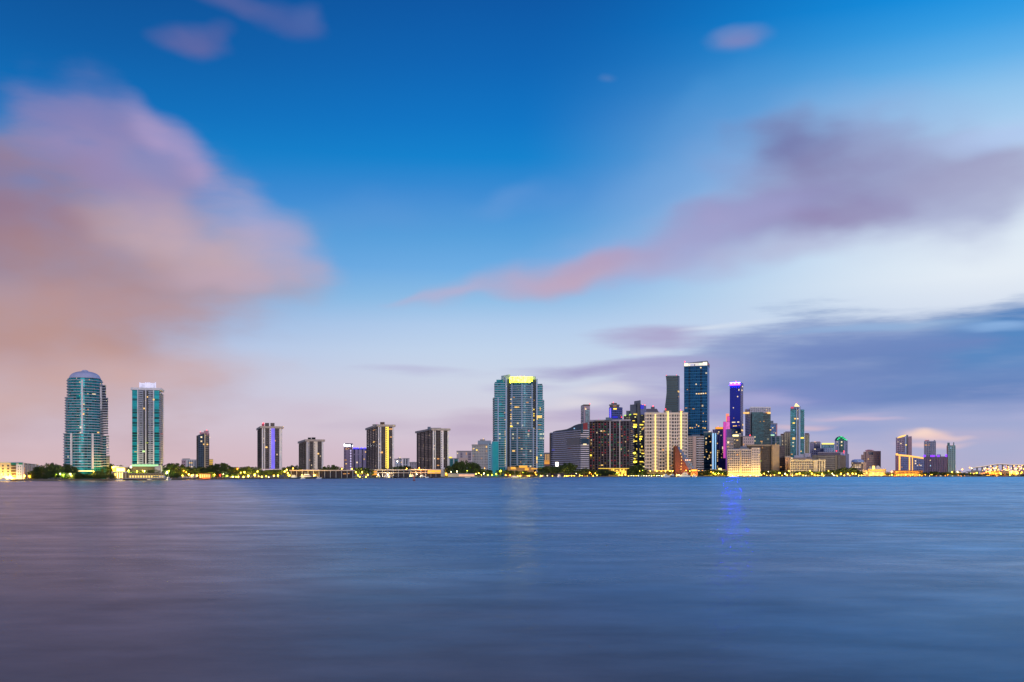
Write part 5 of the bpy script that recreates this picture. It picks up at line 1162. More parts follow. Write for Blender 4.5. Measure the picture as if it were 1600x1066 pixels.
# ---- violet-topped blue tower
b = B('blue_lit_tower', 'tall deep-blue tower with a glowing violet crown', 2800, 1150)
q = b.quadR(1140.4, 1156.8, 1161.2, 50); BF = facade('blue_lit_face', lin('101c7c'), (.004, .02, .16, 1), 4.6, 5.2, .9, .8, .01, litc=(1, .9, .7), lits=1.2, gmetal=.5, var=.3)
b.body('glazing', q, None, 599, BF); b.strip('blue_wash_strip', q, 0, 1140.6, 1156.6, 602.4, 606, BLUEP, .4); b.strip('blue_glow_panel', q, 0, 1140.7, 1156.5, 606, 668, glow('blue_wash_face', lin('0c1c90'), .42), .32)  # blue lighting of the face put in as glowing panels
b.strip('side_face', q, 1, 1157.2, 1161, 599, None, facade('dusk_lit_side', lin('84708c'), (.08, .06, .12, 1), 5, 5.2, .6, .6, .03, litc=(1, .8, .5), lits=1.1), .4)  # side face painted mauve for the dusk light it catches
for px in (1140.6, 1148.4, 1156.6): b.strip('mullion', q, 0, px - .3, px + .3, 600, 668, plain('blue_mullion', lin('2c3c98'), .5), .9)
b.eslabs('floor_line', q, 0, .0, 1, 608, 668, 15, .6, .5, plain('blue_floor_line', lin('1c2c88'), .4))
cq_ = offset(q, .6); b.body('crown', cq_, 602.6, 597, plain('crown_blue', lin('4848c0'), .5)); b.strip('crown_light', q, 0, 1140.2, 1157, 597.6, 598.6, glow('crown_blue_white', lin('7060ff'), 14, True), 1.2); b.strip('crown_streak_glow', q, 0, 1140.4, 1156.8, 599.6, 602.2, glow('streak_glow_blue', (.0034, .0005, 1, 1), 520, True), 1.1)  # over-bright blue strip added to throw a violet streak on the water
for px in (1142.5, 1148.4, 1154.5): b.strip('crown_spot', q, 0, px - 1, px + 1, 599.2, 600.2, glow('crown_blue_white', lin('7060ff'), 14, True), 1.5)
b.beacon(1150, 595.8, 8, r=.5)
b.lits(q, [(1154.6, 609.4, 1.4, 3, PALE), (1152.6, 619.8, 1.8, 2, PALE), (1146, 637.4, 1.6, 1.6, PALE), (1146.6, 653.4, 1.2, 1.4, ORNG), (1146.4, 660, 6, 1.8, PALE), (1153.6, 659.6, 3.4, 2, PALE), (1146.6, 665.8, 3, 2, WARM), (1150, 665.6, 3, 1.8, WARM), (1155, 665, 1.4, 1.4, ORNG)], d=1.2)
b.lits(q, [(1159, 610, 1, 2.4, PALE), (1160, 604, 1, 2, PALE), (1160.4, 664, 1.4, 3, WARM), (1159.4, 672.6, 3, 3, WARM)], d=1); b.box('base', 1141, 1158, -6, -1, 670, None, facade('base_blue', lin('24406c'), (.02, .05, .1, 1), 5, 5, .8, .6, .02)); b.box('side_base', 1136, 1143, -10, -2, 670.6, None, plain('mauve_base', lin('7c709c'), .8))

# ---- lattice-crowned office
b = B('lattice_office', 'grey glass office tower with a white lattice crown', 2700, 1184)
LT = facade('lattice', lin('a4a2b4'), (.04, .05, .07, 1), 4.6, 4.6, .6, .6, 0, var=.6)
q = b.quadL(1164.4, 1172, 1204.2, 45); b.body('core', q, None, 645, plain('office_core', lin('50545c'), .6))
b.strip('lattice_flank', q, 3, 1164.5, 1172, 640, None, LT, .5); b.strip('lattice_screen', q, 0, 1172.2, 1204, 637.4, 648, LT, 1, -.2)
b.piers('lattice_bar', q, 0, lnsp(.02, .99, 10), .7, 1.4, 637, 645.6, WHT); b.strip('top_rail', q, 0, 1172, 1204.2, 635.8, 637.4, WHT, 1.6); b.strip('top_rail', q, 3, 1164.4, 1172, 639, 640.6, WHT, 1.2)
b.strip('glazing', q, 0, 1175.4, 1203.6, 646, None, facade('lattice_glass', lin('24363e'), (.01, .03, .04, 1), 5, 5.4, .9, .55, .02, lits=1.0, gmetal=.45, var=.5), 3)
b.strip('bulge', q, 0, 1174, 1192, 644.4, None, facade('lattice_glass2', lin('244450'), (.008, .035, .05, 1), 5, 5.4, .9, .6, .01, lits=1.0, gmetal=.45, var=.4), 6)
b.eslabs('floor_line', q, 0, b.t_of(q, 0, 1175), .99, 648, 692, 12, 3.4, .7, plain('lattice_floor', lin('4c5c66'), .5))
b.lits(q, [(1200.6, 645.6, 5, 3.2, WARM), (1166, 645.4, 2, 3, WARM), (1170, 645.4, 2.4, 3, WARM), (1197, 645, 2, 2, ORNG), (1192.4, 658.6, 2, 1.4, ORNG), (1203, 672, 2, 1.4, WARM), (1187, 659, 1.4, 1, ORNG), (1188.6, 690, 4, 1.8, ORNG)], d=7)
b, q = block('glass_tower', 'small blue glass tower peeking out right of the lattice-crowned office', 3100, 1204, 1214.4, 662, facade('blue_small', lin('3c5890'), (.02, .06, .14, 1), 5, 5.4, .85, .6, .02, gmetal=.4), 30, slab=10, smat=plain('blue_small_slab', lin('50689c'), .5), lit=[(1207.4, 668.6, 1.6, 1.6, PALE), (1209, 675.6, 1.4, 1, ORNG)])
b.box('upper_storey', 1204, 1208.4, 4, 20, 657.6, 662, SLATEB); b.strip('pink_lit_edge', q, 0, 1212.6, 1214.4, 663, None, plain('dusk_pink_edge', lin('c08c9c'), .7), .6)  # pink dusk light on the edge painted as a strip
b, q = block('apartment_tower', 'greenish-lit white apartment tower with a red roof beacon below the lattice-crowned office', 2850, 1191, 1221, 681.6, facade('green_lit_face', lin('7c9498'), (.05, .12, .12, 1), 5, 5.2, .55, .6, .02, lits=.9), 30, fins=(1192.6, 1199, 1205.4, 1212, 1218.6), slab=8, smat=plain('mint_lit_slab', lin('9cc0b4'), .6))  # greenish light put into the wall and slab colours
b.box('roof_house', 1193, 1204, 4, 20, 677, 682, plain('mint_lit_render', lin('a8c4b4'), .8)); b.box('roof_glow', 1203.6, 1210, 3, 5, 679, 681.6, glow('mint_light', lin('c0f8d0'), .9)); b.beacon(1197.4, 676.6, 6, r=1.1); b.beacon(1195.4, 691, 1, r=.7)
b, q = block('apartment_tower', 'beige ribbed apartment tower just left of the pyramid-topped tower', 2900, 1224.6, 1236, 676, facade('beige_rib', lin('887c74'), (.07, .07, .07, 1), 4, 5.2, .5, .6, .02, lits=.9), 30, fins=(1227, 1230.4, 1234), fmat=plain('beige_fin', lin('b0a488'), .8), slab=9, smat=plain('beige_slab', lin('a09688'), .8))
b.box('lower_wing', 1219.6, 1226, 2, 20, 679.6, None, facade('beige_rib', lin('887c74'), (.07, .07, .07, 1), 4, 5.2, .5, .6)); b.box('roof_house', 1227, 1235, 6, 20, 674.4, 676.4, plain('maroon_roof', lin('5c3440'), .7)); b.box('roof_house', 1219.6, 1226, 4, 18, 678, 680, plain('maroon_roof', lin('5c3440'), .7))

# ---- pyramid-topped tower
b = B('pyramid_tower', 'tall teal balcony tower with a lit golden pyramid top', 2700, 1245.6)
q = b.quad(1235, 1256.6, 36); PT = facade('pyramid_tower_glass', lin('1c6070'), (.006, .07, .1, 1), 5, 4.6, .85, .75, .012, lits=1.1, gmetal=.4, var=.6)
b.body('glazing', q, None, 640, PT); zb_ = plain('pyramid_slab', lin('3c7880'), .5)
b.eslabs('balcony', q, 0, -.02, b.t_of(q, 0, 1243), 642, 708, 23, 1.6, 1.1, zb_); b.eslabs('balcony', q, 0, b.t_of(q, 0, 1250.6), 1.02, 642, 708, 23, 1.6, 1.1, zb_)
b.strip('white_pier', q, 0, 1243.6, 1245, 637.6, None, plain('pier_ice', lin('a4b4d0'), .6), 2.6); b.strip('white_pier', q, 0, 1247.4, 1250.2, 636.6, None, plain('pier_ice', lin('a4b4d0'), .6), 2.6); b.strip('dark_slot', q, 0, 1245.1, 1247.3, 640, None, BLK, 1)
b.box('top_block', 1240, 1251, 4, 28, 635.4, 641, plain('top_block_blue', lin('7c84a0'), .7))
p4_ = [b.pt(1240.6, 6), b.pt(1250.4, 6), b.pt(1250.4, 26), b.pt(1240.6, 26)]; cx_ = (p4_[0][0] + p4_[1][0]) / 2
MB().prism(p4_, b.z(636, 6), b.z(630, 6), [(cx_ - 1, 15), (cx_ + 1, 15), (cx_ + 1, 17), (cx_ - 1, 17)]).build('pyramid', glow('pyramid_light', lin('ffe498'), 1.4), b.o)
b.beacon(1245.6, 628.8, 16, PINKL, .5); b.box('red_light', 1235.6, 1240, 2, 3, 635.6, 638.4, glow('red_wash', lin('c83060'), .8)); b.box('top_wing', 1235, 1240.4, 3, 20, 637.6, 641, plain('pyramid_slab', lin('3c7880'), .5))
b.lits(q, [(1242, 654.4, 3, 2.4, WARM), (1246, 654.4, 2.4, 2.2, PALE), (1240, 661.2, 3.4, 1.8, YELL), (1240, 672, 2, 2, ICE), (1240, 685.4, 4.4, 4, WARM), (1253.2, 684.4, 5.4, 2.4, YELL), (1251.4, 705.4, 1.6, 2, WARM), (1237, 710, 2.4, 2, ORNG)], d=2.8)
block('apartment_tower', 'beige apartment tower with a dark red cap right of the pyramid-topped tower', 2800, 1257.4, 1264.8, 679.4, facade('beige_rib2', lin('847868'), (.05, .1, .1, 1), 4.5, 5, .5, .6, .02, lits=.9), 26, fins=(1259, 1261.4), fmat=plain('beige_fin', lin('b0a488'), .8), slab=8, smat=plain('beige_slab', lin('a09688'), .8), parts=(('roof_house', 1257.6, 1264, 4, 16, 677, 680, plain('maroon_roof', lin('5c3440'), .7)),))
# far cluster
MAU = facade('mauve_far', lin('7c7898'), (.06, .06, .1, 1), 6, 6, .5, .6, .03, litc=(1, .7, .4), lits=.8, var=.5)
block('apartment_tower', 'mauve far apartment tower with an orange beacon right of the beige capped tower', 3200, 1265.4, 1272, 691.6, MAU, 26, fins=(1267, 1270), fmat=plain('mauve_fin', lin('9894b4'), .8), parts=(('roof_house', 1267, 1271, 4, 12, 690.4, 692, GREY),))
b, q = block('apartment_tower', 'bulkier far mauve tower with an orange roof light beside the yellow-crowned blue block', 3250, 1271.6, 1282, 691.4, facade('mauve_far2', lin('706c88'), (.04, .05, .09, 1), 5, 6, .6, .6, .03, lits=.8), 28, slab=7, smat=plain('mauve_slab', lin('8c88a4'), .7), lit=[(1273.4, 702, 3, 1.6, PALE), (1268.6, 707.6, 1.4, 1.4, PALE)])
b.box('lit_roof_room', 1271.8, 1275, 3, 10, 690.2, 693, glow('orange_room_light', lin('ffb070'), 1.0)); b.box('penthouse', 1275.6, 1281.4, 4, 16, 690, 691.8, plain('rosy_render', lin('b88a98'), .8))
b, q = block('apartment_block', 'far blue block with a glowing yellow roof edge left of the green-crowned tower', 3200, 1283, 1304, 694.4, facade('teal_far', lin('5c88a0'), (.03, .1, .14, 1), 6, 6, .7, .6, .01, lits=.8), 26, fins=(1286, 1292, 1298), fmat=plain('teal_far_fin', lin('7c98b0'), .7))
b.strip('roof_light', q, 0, 1284, 1303, 692.4, 694.6, glow('roof_edge_yellow', lin('f8e878'), 1.1), 1.2); b.box('lower_front', 1277, 1300, -40, -20, 700.6, None, MAU); b.box('lower_front', 1287, 1302, -60, -41, 700, None, facade('bluewhite_far', lin('8c9cc4'), (.06, .1, .16, 1), 6, 6, .5, .5, 0)); b.box('lower_front', 1268, 1279, -80, -62, 702.6, None, MAU)
b = B('green_crowned_tower', 'grey-blue tower topped by a green-lit domed crown', 3000, 1314.6)
q = b.quad(1304.6, 1324.8, 34); b.body('wall', q, None, 688.6, facade('green_tower_face', lin('7480a4'), (.03, .06, .1, 1), 4.5, 5.2, .6, .6, .015, lits=.8)); zc = b.z(688.8, 16)
for px in (1306, 1309.6, 1319.6, 1323.6): b.strip('fin', q, 0, px - .8, px + .8, 689, None, plain('green_tower_fin', lin('9098b8'), .7), 1.4)
b.strip('glazing', q, 0, 1311, 1318.4, 689.4, None, facade('green_tower_glass', lin('2c4c54'), (.01, .05, .06, 1), 5, 5.2, .8, .7, .02, gmetal=.4), .8)
def domeroof(b, name, a, c, dy, y0, y1, mat, flat=1.0):
    p, r_ = b.pt(a, dy), b.pt(c, dy); cx, rr_ = (p[0] + r_[0]) / 2, (r_[0] - p[0]) / 2; z0, z1 = b.z(y0, dy), b.z(y1, dy)
    return MB().lathe(cx, dy + rr_ * .6, [(rr_ * math.cos(t), z0 + (z1 - z0) * math.sin(t)) for t in lnsp(0, 1.5, 7)], 18, 1, .6).build(name, mat, b.o, True)
domeroof(b, 'dome', 1306, 1324, 4, 689, 681.6, plain('green_dome', lin('1c6c58'), .5)); 
for px, py, w in ((1311, 684.6, 3), (1314.6, 682.6, 3), (1318, 684.6, 3.4), (1320.6, 686.8, 3), (1323, 687.4, 1.6), (1309, 686.6, 2)): b.box('dome_light', px - w / 2, px + w / 2, 2.4, 3.6, py - .7, py + .8, GREENL)
b.box('lower_block', 1312.6, 1320.6, -24, -6, 706.6, None, plain('white_lower', lin('b4b4d4'), .8)); b.box('lower_block', 1320, 1326.6, -14, -2, 709.4, None, plain('grey_lower', lin('8488a4'), .8)); b.box('blue_strip', 1317, 1318.6, -25, -24.1, 708, None, plain('cornflower', lin('7c88d0'), .7)); b.beacon(1307, 704.6, -8, r=.8); b.beacon(1318.6, 705.4, -26, r=.9)
# ---- middle and front rows
b, q = block('apartment_block', 'pale block with a glaring yellow floodlight left of the pinkish white block', 2560, 1135.4, 1146, 683.6, plain('pale_block_wall', lin('a89c98'), .8), 24, lit=[(1137.8, 691.4, 3, 3.6, PALE), (1137.4, 698, 4, 1.4, ORNG), (1143.4, 694, 1.4, 1.4, ORNG)])
b.wins('window', q, 0, 4, 6, .06, .94, 686, 712, .5, .5, DARKW, .3)
b, q = block('office_block', 'grey-brown office block lit from its roof edge in front of the violet-topped tower', 2570, 1144.4, 1161, 681.4, facade('brownish_face', lin('66605c'), (.05, .05, .05, 1), 4, 4.8, .6, .5, .04, lits=.9), 26, slab=6, smat=plain('brownish_slab', lin('787068'), .8), lit=[(1152, 688, 3, 1.8, WARM)])
b.box('roof_flood', 1144.8, 1154, -1.4, -.4, 679.4, 682, glow('roof_flood_light', lin('fff0a0'), 2)); b.box('penthouse', 1148, 1158, 6, 18, 677.8, 681, GREY); b.box('lower_floor', 1146, 1161, -12, -2, 700.4, None, SLATEB)
b, q = block('apartment_block', 'pinkish white apartment block with a red beacon left of the brown office', 2560, 1160.6, 1178.4, 681.8, plain('pink_white', lin('c0acac'), .8), 24, lit=[(1162, 694.6, 2, 2.6, ORNG), (1162.4, 698.4, 2, 2, glow('rose_window', lin('e07060'), .9))])
b.wins('window', q, 0, 5, 5, .05, .95, 684, 707, .45, .5, plain('grey_window', lin('5c5868'), .3), .3); b.beacon(1172, 680.4, 4, r=.9)
b = B('waterfront_hotel', 'white gridded waterfront hotel with a taller bay facing the yellow promenade', 2435, 1161)
q = b.quad(1137, 1187, 32); HG = plain('hotel_grid', lin('c4b4b0'), .8)
b.body('wall', q, None, 703.4, facade('hotel_glass', lin('544c54'), (.035, .033, .045, 1), 3.4, 4.7, .85, .8, .02, litc=(1, .75, .3), lits=.7, gmetal=.2, var=.8))
b.piers('pier', q, 0, lnsp(.004, .73, 13), .95, 1.2, 703, None, HG); b.eslabs('spandrel', q, 0, .0, .735, 703.8, 740, 11, 1.1, 1.7, HG)
b.piers('bay_pier', q, 0, [.75, .8, .85, .9, .95, .997], 1.5, 3.2, 701, None, HG); b.eslabs('bay_spandrel', q, 0, .745, 1, 701.6, 740, 11, 3.0, 2.5, HG); b.strip('bay_glass', q, 0, 1174.4, 1187, 701, None, plain('bay_dark', (.04, .04, .055, 1), .2, .2), 1.6)
b.strip('cornice', q, 0, 1136.8, 1175, 702.2, 704, HG, 1.6); b.strip('cornice', q, 0, 1174.2, 1187.4, 699.8, 701.6, HG, 3.6); b.strip('mid_pier', q, 0, 1156.4, 1158, 703, None, plain('tan_pier', lin('b0987c'), .8), 1.8); b.box('roof_house', 1155, 1170, 8, 24, 700, 704, GREY); b.box('roof_house', 1157, 1167, 10, 20, 697.6, 701, SLATEB)
b.lits(q, [(1152, 711, 3, 2, ORNG), (1142, 717, 2, 1.6, ORNG), (1185.6, 710.4, 2, 2.4, YELL), (1166, 722, 2, 1.4, ORNG)], d=1.6); b.strip('lit_arcade', q, 0, 1138, 1186, 739.2, 742, glow('arcade_glow', lin('ffd060'), 1.3), 3.6)
b = B('brown_office', 'dark brown office block with a tall tan panel behind the waterfront hotel', 2510, 1196)
q = b.quad(1166.6, 1206, 40); b.body('wall', q, None, 696.4, facade('brown_office_face', lin('4c4038'), (.03, .026, .026, 1), 3.2, 4.6, .55, .6, .006, var=.7)); b.strip('cornice', q, 0, 1166.4, 1206, 694.8, 697, plain('tan_cornice', lin('a08c78'), .8), 1.6); b.piers('rib', q, 0, lnsp(.02, .98, 18), .6, .8, 697.4, None, plain('brown_rib', lin('5c4e44'), .8))
q2 = [b.pt(1205.4, -5), b.pt(1217.8, -5), b.pt(1217.8, 36), b.pt(1205.4, 36)]; b.body('tan_panel', q2, None, (695, 694.4, 694.4, 695), plain('tan_concrete', lin('b09678'), .8), -5); b.strip('panel_edge', q2, 0, 1205.4, 1207.4, 695, None, plain('tan_dark', lin('987e60'), .8), .3)
q3 = [b.pt(1217.8, 0), b.pt(1226.8, 0), b.pt(1226.8, 34), b.pt(1217.8, 34)]; b.body('side_wall', q3, None, 697, facade('brown_side_face', lin('403840'), (.03, .03, .045, 1), 3.2, 4.6, .7, .6, .02, litc=(1, .5, .2), lits=.7)); b.eslabs('floor_line', q3, 0, 0, 1, 699, 736, 12, .6, .8, plain('brown_line', lin('544850'), .8))
b.lits(q3, [(1220, 729.6, 3, 1.6, ORNG)], d=.8); b.lits(q, [(1191, 700, 1.4, 1, ORNG), (1189, 720.4, 2, 2, glow('green_dim_window', lin('90a040'), .6))], d=1.2); b.beacon(1212.4, 693.8, 4, WARM, .6); b.beacon(1190.4, 692, 4, WARM, .5)
b, q = block('apartment_block', 'slender peach-lit apartment block right of the brown office', 2480, 1226.8, 1236, 714, facade('peach_face', lin('b48c74'), (.08, .06, .05, 1), 3.6, 4.4, .4, .5, .05, lits=.9), 20, fins=(1228, 1232, 1235.4), fmat=plain('peach_fin', lin('c8a084'), .8), slab=6, smat=plain('peach_slab', lin('c0a088'), .8), lit=[(1229, 720, 1.4, 1.6, ORNG)])  # pink light on the walls put into their peach colours
b.box('roof_house', 1229, 1234, 4, 12, 712.4, 714.4, GREY)
b, q = block('apartment_block', 'rosy stepped block with white roof rooms below the pyramid-topped tower', 2490, 1235, 1268, 715.4, facade('rosy_step', lin('94807c'), (.06, .055, .06, 1), 4, 4.4, .45, .5, .03, lits=.9), 22, slab=3, smat=plain('rosy_slab', lin('a89088'), .8))
for a_, c_, y_ in ((1241, 1249, 711.6), (1249.6, 1257, 709.6), (1256, 1267, 708.2), (1260, 1266, 714)): b.box('roof_room', a_, c_, 3, 12, y_, 716, plain('roof_room_white', lin('a4a2b4'), .8))
b.lits(q, [(1237, 710 + 6, 2.6, 2, PALE), (1239, 722, 2, 2, ORNG)], d=1)
b = B('beige_bay_block', 'long low beige block with square bays along the palm promenade', 2440, 1262)
BG = plain('beige_bay', lin('b4a898'), .8); q = b.quad(1234.4, 1289.4, 24); b.body('wall', q, None, 721, plain('bay_shadow_glass', (.045, .042, .045, 1), .3, .1))
b.piers('pier', q, 0, lnsp(.006, .66, 11), 1.5, 1.4, 720.4, None, BG); b.eslabs('spandrel', q, 0, 0, .665, 720.6, 739, 6, 1.2, 2.0, BG); b.strip('projecting_bay', q, 0, 1271, 1275.4, 718.6, None, BG, 4); b.piers('tall_pier', q, 0, [.76, .83, .9, .97], 3.2, 3.4, 719, None, BG); b.eslabs('bay_spandrel', q, 0, .74, 1, 720, 739, 4, 1.8, 1.0, BG); b.strip('cornice', q, 0, 1234, 1289.8, 718.4, 720.4, BG, 3.6)
b.beacon(1280.6, 717.6, 2, WARM, .5)
b = B('grey_brown_office', 'wide grey-brown office slab with a flat overhanging top right of the beige bay block', 2540, 1295)
q = b.quad(1269, 1315, 30); b.body('wall', q, None, 711, facade('grey_brown_face', lin('6c645c'), (.05, .045, .045, 1), 5, 4.2, .9, .4, .01, lits=.8, var=.6)); b.body('top_storey', [b.pt(1278, -2), b.pt(1313.4, -2), b.pt(1313.4, 30), b.pt(1278, 30)], 711.4, 706.8, plain('slab_top', lin('5c586c'), .7)); b.strip('top_edge', q, 0, 1277, 1314, 706.4, 708, plain('slab_edge', lin('8c8698'), .7), 4)
b.eslabs('floor_band', q, 0, .2, .78, 713.6, 736, 9, .9, 1.5, plain('floor_band_grey', lin('9c9286'), .8)); b.strip('tan_pier', q, 0, 1305, 1308.6, 711, None, plain('tan_end', lin('9c8c74'), .8), 1.6)
q2 = [b.pt(1308.6, -4), b.pt(1321.6, -4), b.pt(1321.6, 30), b.pt(1308.6, 30)]; b.body('end_wall', q2, None, 711.6, plain('end_brown', lin('74685e'), .8), -4); b.strip('dark_slot', q2, 0, 1309.6, 1312, 713, None, DARKW, .3)
b = B('round_hall', 'small round lit hall with a pale blue domed roof', 2500, 1338 + 10)
q = ellipse(b, 1330.6, 1349.6, 18, 15, 16); b.body('wall', q, None, 722, facade('round_hall_face', lin('6c6068'), (.3, .2, .1, 1), 4.6, 5, .75, .6, .5, litc=(1, .62, .25), lits=1.0)); b.slabs('floor_band', q, 724.6, 737, 4, .8, 1.4, plain('hall_band', lin('8c7c7c'), .8)); 
MB().lathe((q[0][0] + q[8][0]) / 2, 18, [(15.2, b.z(722.6)), (15.4, b.z(721)), (13, b.z(718.8)), (8, b.z(717.8))], 20).build('domed_roof', plain('pale_blue_roof', lin('8ca0d0'), .6), b.o); b.box('side_wing', 1348.6, 1353.6, 4, 24, 722.6, None, plain('peach_wing', lin('c8a48c'), .8))
b = B('arched_hotel', 'pinkish hotel block with an arched centre bay behind the round lit hall', 2750, 1361)
pf_ = facade('arched_face', lin('bc9c96'), (.1, .07, .07, 1), 3, 5, .4, .6, .01, lits=.9, var=.4); q = b.quad(1349, 1375.6, 30); b.body('wall', q, None, 706, pf_); b.body('centre_bay', [b.pt(1352.6, -3), b.pt(1366, -3), b.pt(1366, 26), b.pt(1352.6, 26)], None, 704, pf_, -3); b.box('low_wing', 1345.4, 1349.4, 2, 22, 710.6, None, pf_)
domeroof(b, 'arched_gable', 1353, 1365.6, 0, 704.4, 702.6, plain('coral_gable', lin('b87078'), .8)); b.box('gable_window', 1357, 1364.4, -4, -3.1, 706.6, 710.4, plain('gable_glass', (.04, .05, .09, 1), .2, .3)); b.body('parapet', [b.pt(1366, -1), b.pt(1376, -1), b.pt(1376, 28), b.pt(1366, 28)], 706.4, 704.8, plain('rose_parapet', lin('a8848c'), .8), -1)
for px in (1353.2, 1356.4, 1365.2, 1369, 1372.6, 1375.2): b.strip('fin', q, 0, px - .4, px + .4, 705, None, plain('rose_fin', lin('ac8888'), .8), 3.6)
b.lits([(p[0], p[1] - 3) for p in q], [(1356.6, 717.4, 1.4, 1.8, WARM)], d=.8); b.beacon(1354, 703.4, -4, PINKL, .4); b.beacon(1363, 702.4, -4, PINKL, .4)
b = B('lit_villa', 'golden floodlit villa with pale grey pitched roofs at the water', 2440, 1372)
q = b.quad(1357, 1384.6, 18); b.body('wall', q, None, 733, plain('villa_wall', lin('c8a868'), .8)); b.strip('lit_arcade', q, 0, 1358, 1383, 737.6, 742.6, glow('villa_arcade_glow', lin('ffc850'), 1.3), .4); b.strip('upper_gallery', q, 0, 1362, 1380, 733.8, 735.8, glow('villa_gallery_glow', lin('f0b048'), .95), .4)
b.piers('column', q, 0, lnsp(.05, .95, 12), .8, 1.8, 737, None, WHT); b.strip('balcony', q, 0, 1358, 1383, 736.4, 737.6, CREAM, 2.4)
for a_, c_, y_ in ((1358.6, 1364, 728.6), (1367, 1379, 727.6)):
    p, r_ = b.pt(a_), b.pt(c_); MB().prism([(p[0], -1), (r_[0], -1), (r_[0], 17), (p[0], 17)], b.z(733.4), b.z(y_), [(p[0] * .6 + r_[0] * .4, 6), (p[0] * .4 + r_[0] * .6, 6), (p[0] * .4 + r_[0] * .6, 10), (p[0] * .6 + r_[0] * .4, 10)]).build('roof', plain('villa_roof', lin('949cb8'), .7), b.o)
b.box('lit_gable', 1363, 1367, -1.4, 6, 728, 733.4, glow('gable_glow', lin('ffd480'), 1.3)); b.box('side_wing', 1347, 1357.4, 2, 16, 734.6, None, plain('villa_wing', lin('b09c88'), .8))
# ---- the pairs at the right end
pt_ = facade('mauve_tower_face', lin('9a86a0'), (.05, .055, .09, 1), 4, 5.2, .55, .6, .01, litc=(1, .7, .3), lits=1.0, var=.5)
b = B('mauve_tower', 'mauve tower with slanting golden-lit roof behind the gold-outlined block', 2650, 1413)
q = b.quad(1399.8, 1424.6, 32); b.body('wall', q, None, (684, 681.6, 681.6, 684), pt_); us = [b.t_of(q, 0, x) for x in (1400.6, 1404, 1407.4, 1411.4, 1419.6, 1423.8)]
b.piers('fin', q, 0, us, 1, 1.2, 684, None, plain('mauve_tower_fin', lin('8c7c94'), .7)); b.strip('pale_pier', q, 0, 1413.4, 1415.8, 681.4, None, plain('pale_blue_pier', lin('a0a8cc'), .7), 1.6); b.strip('slot', q, 0, 1416.2, 1418, 682, None, plain('slot_blue', (.03, .04, .08, 1), .3, .2), .8)
wedge(b, 'slanted_roof_light', [(1402.6, 683.8), (1409, 681), (1415.6, 679.4), (1415, 681.2), (1409, 683.4), (1403, 684.6)], -1.2, 6, glow('roof_gold_light', lin('ffc060'), 1.4)); b.box('roof_house', 1416, 1419, 3, 16, 679.8, 683, SLATEB)
b.lits(q, [(1407.4, 693.2, 1.6, 1.6, PALE), (1415.4, 695.4, 2, 2, YELL)], d=1.8); b.body('shoulder', [b.pt(1419, -2), b.pt(1424.8, -2), b.pt(1424.8, 30), b.pt(1419, 30)], None, 684.4, plain('shoulder_rose', lin('947c8c'), .8), -2)
b = B('gold_outlined_block', 'blue-grey slab block outlined in golden light strips', 2480, 1422)
q = b.quad(1399, 1445, 26); b.body('wall', q, None, (710, 715, 715, 710), facade('gold_block_face', lin('5c689c'), (.04, .055, .12, 1), 4.4, 4.8, .6, .55, .03, litc=(1, .7, .3), lits=.9, var=.5)); b.strip('rose_wall', q, 0, 1399, 1404, 711, None, plain('rose_end', lin('7c6078'), .8), .4)
wedge(b, 'roof_light', [(1403.6, 710), (1420, 711.2), (1443, 715), (1443, 717.2), (1420, 713.8), (1403.6, 712.4)], -1.2, -.3, GOLD)
for a_, c_ in ((1404.2, 1406.6), (1420, 1422), (1425, 1426.2)): b.strip('light_strip', q, 0, a_, c_, 713, None, GOLD, .8)
b.box('roof_light_node', 1399.6, 1403.4, -1.4, 4, 708.6, 711.6, GOLD); b.box('roof_house', 1404, 1415, 5, 18, 706.6, 711, plain('roof_house_blue', lin('5c6ca0'), .7)); b.lits(q, [(1430.4, 720.4, 2, 2, PALE), (1430.4, 724.2, 2, 2, PALE), (1436.4, 726.6, 1.6, 3, ORNG), (1409, 730, 2, 1.4, ORNG), (1407, 716, 1, 1, ORNG)], d=.7); us = lnsp(.2, .98, 12); b.piers('rib', q, 0, us, .5, .5, 717, None, plain('gold_block_rib', lin('5c6490'), .7))
b = B('mauve_tower', 'mauve tower standing behind the violet-topped lower block', 2700, 1453)
q = b.quad(1443.8, 1462.4, 30); b.body('wall', q, None, 689.4, facade('mauve_tower_face2', lin('8088a8'), (.04, .06, .1, 1), 4, 5.2, .6, .6, .01, litc=(1, .7, .3), lits=1.0, var=.5)); b.piers('fin', q, 0, lnsp(.03, .97, 7), 1, 1.2, 690, None, plain('mauve_tower_fin2', lin('8088ac'), .7)); b.body('crown', [b.pt(1445, 2), b.pt(1452, 2), b.pt(1452, 22), b.pt(1445, 22)], 690, 687.6, plain('rosy_render', lin('b88a98'), .8), 2); b.box('roof_house', 1459, 1461.4, 3, 14, 688, 690, SLATEB)
b.lits(q, [(1446.4, 695.6, 4, 1.6, ORNG), (1451, 695.6, 1.6, 1.4, ORNG)], d=1.6)
b = B('violet_topped_block', 'dark mauve slab block with violet lights along its roof', 2480, 1462)
q = b.quad(1444.4, 1479.6, 26); b.body('wall', q, None, 713.4, facade('violet_block_face', lin('4c4468'), (.03, .035, .06, 1), 4.2, 4.8, .5, .6, .01, lits=.8, var=.4)); b.piers('fin', q, 0, lnsp(.02, .98, 10), .9, .9, 714, None, plain('violet_block_fin', lin('605880'), .7))
for a_, c_, y_ in ((1442.8, 1446.4, 711), (1453.6, 1461, 711.4), (1464.4, 1468, 711.2), (1476.8, 1480, 710.2)): b.box('roof_light', a_, c_, -1, 6, y_, 714, PURPL)
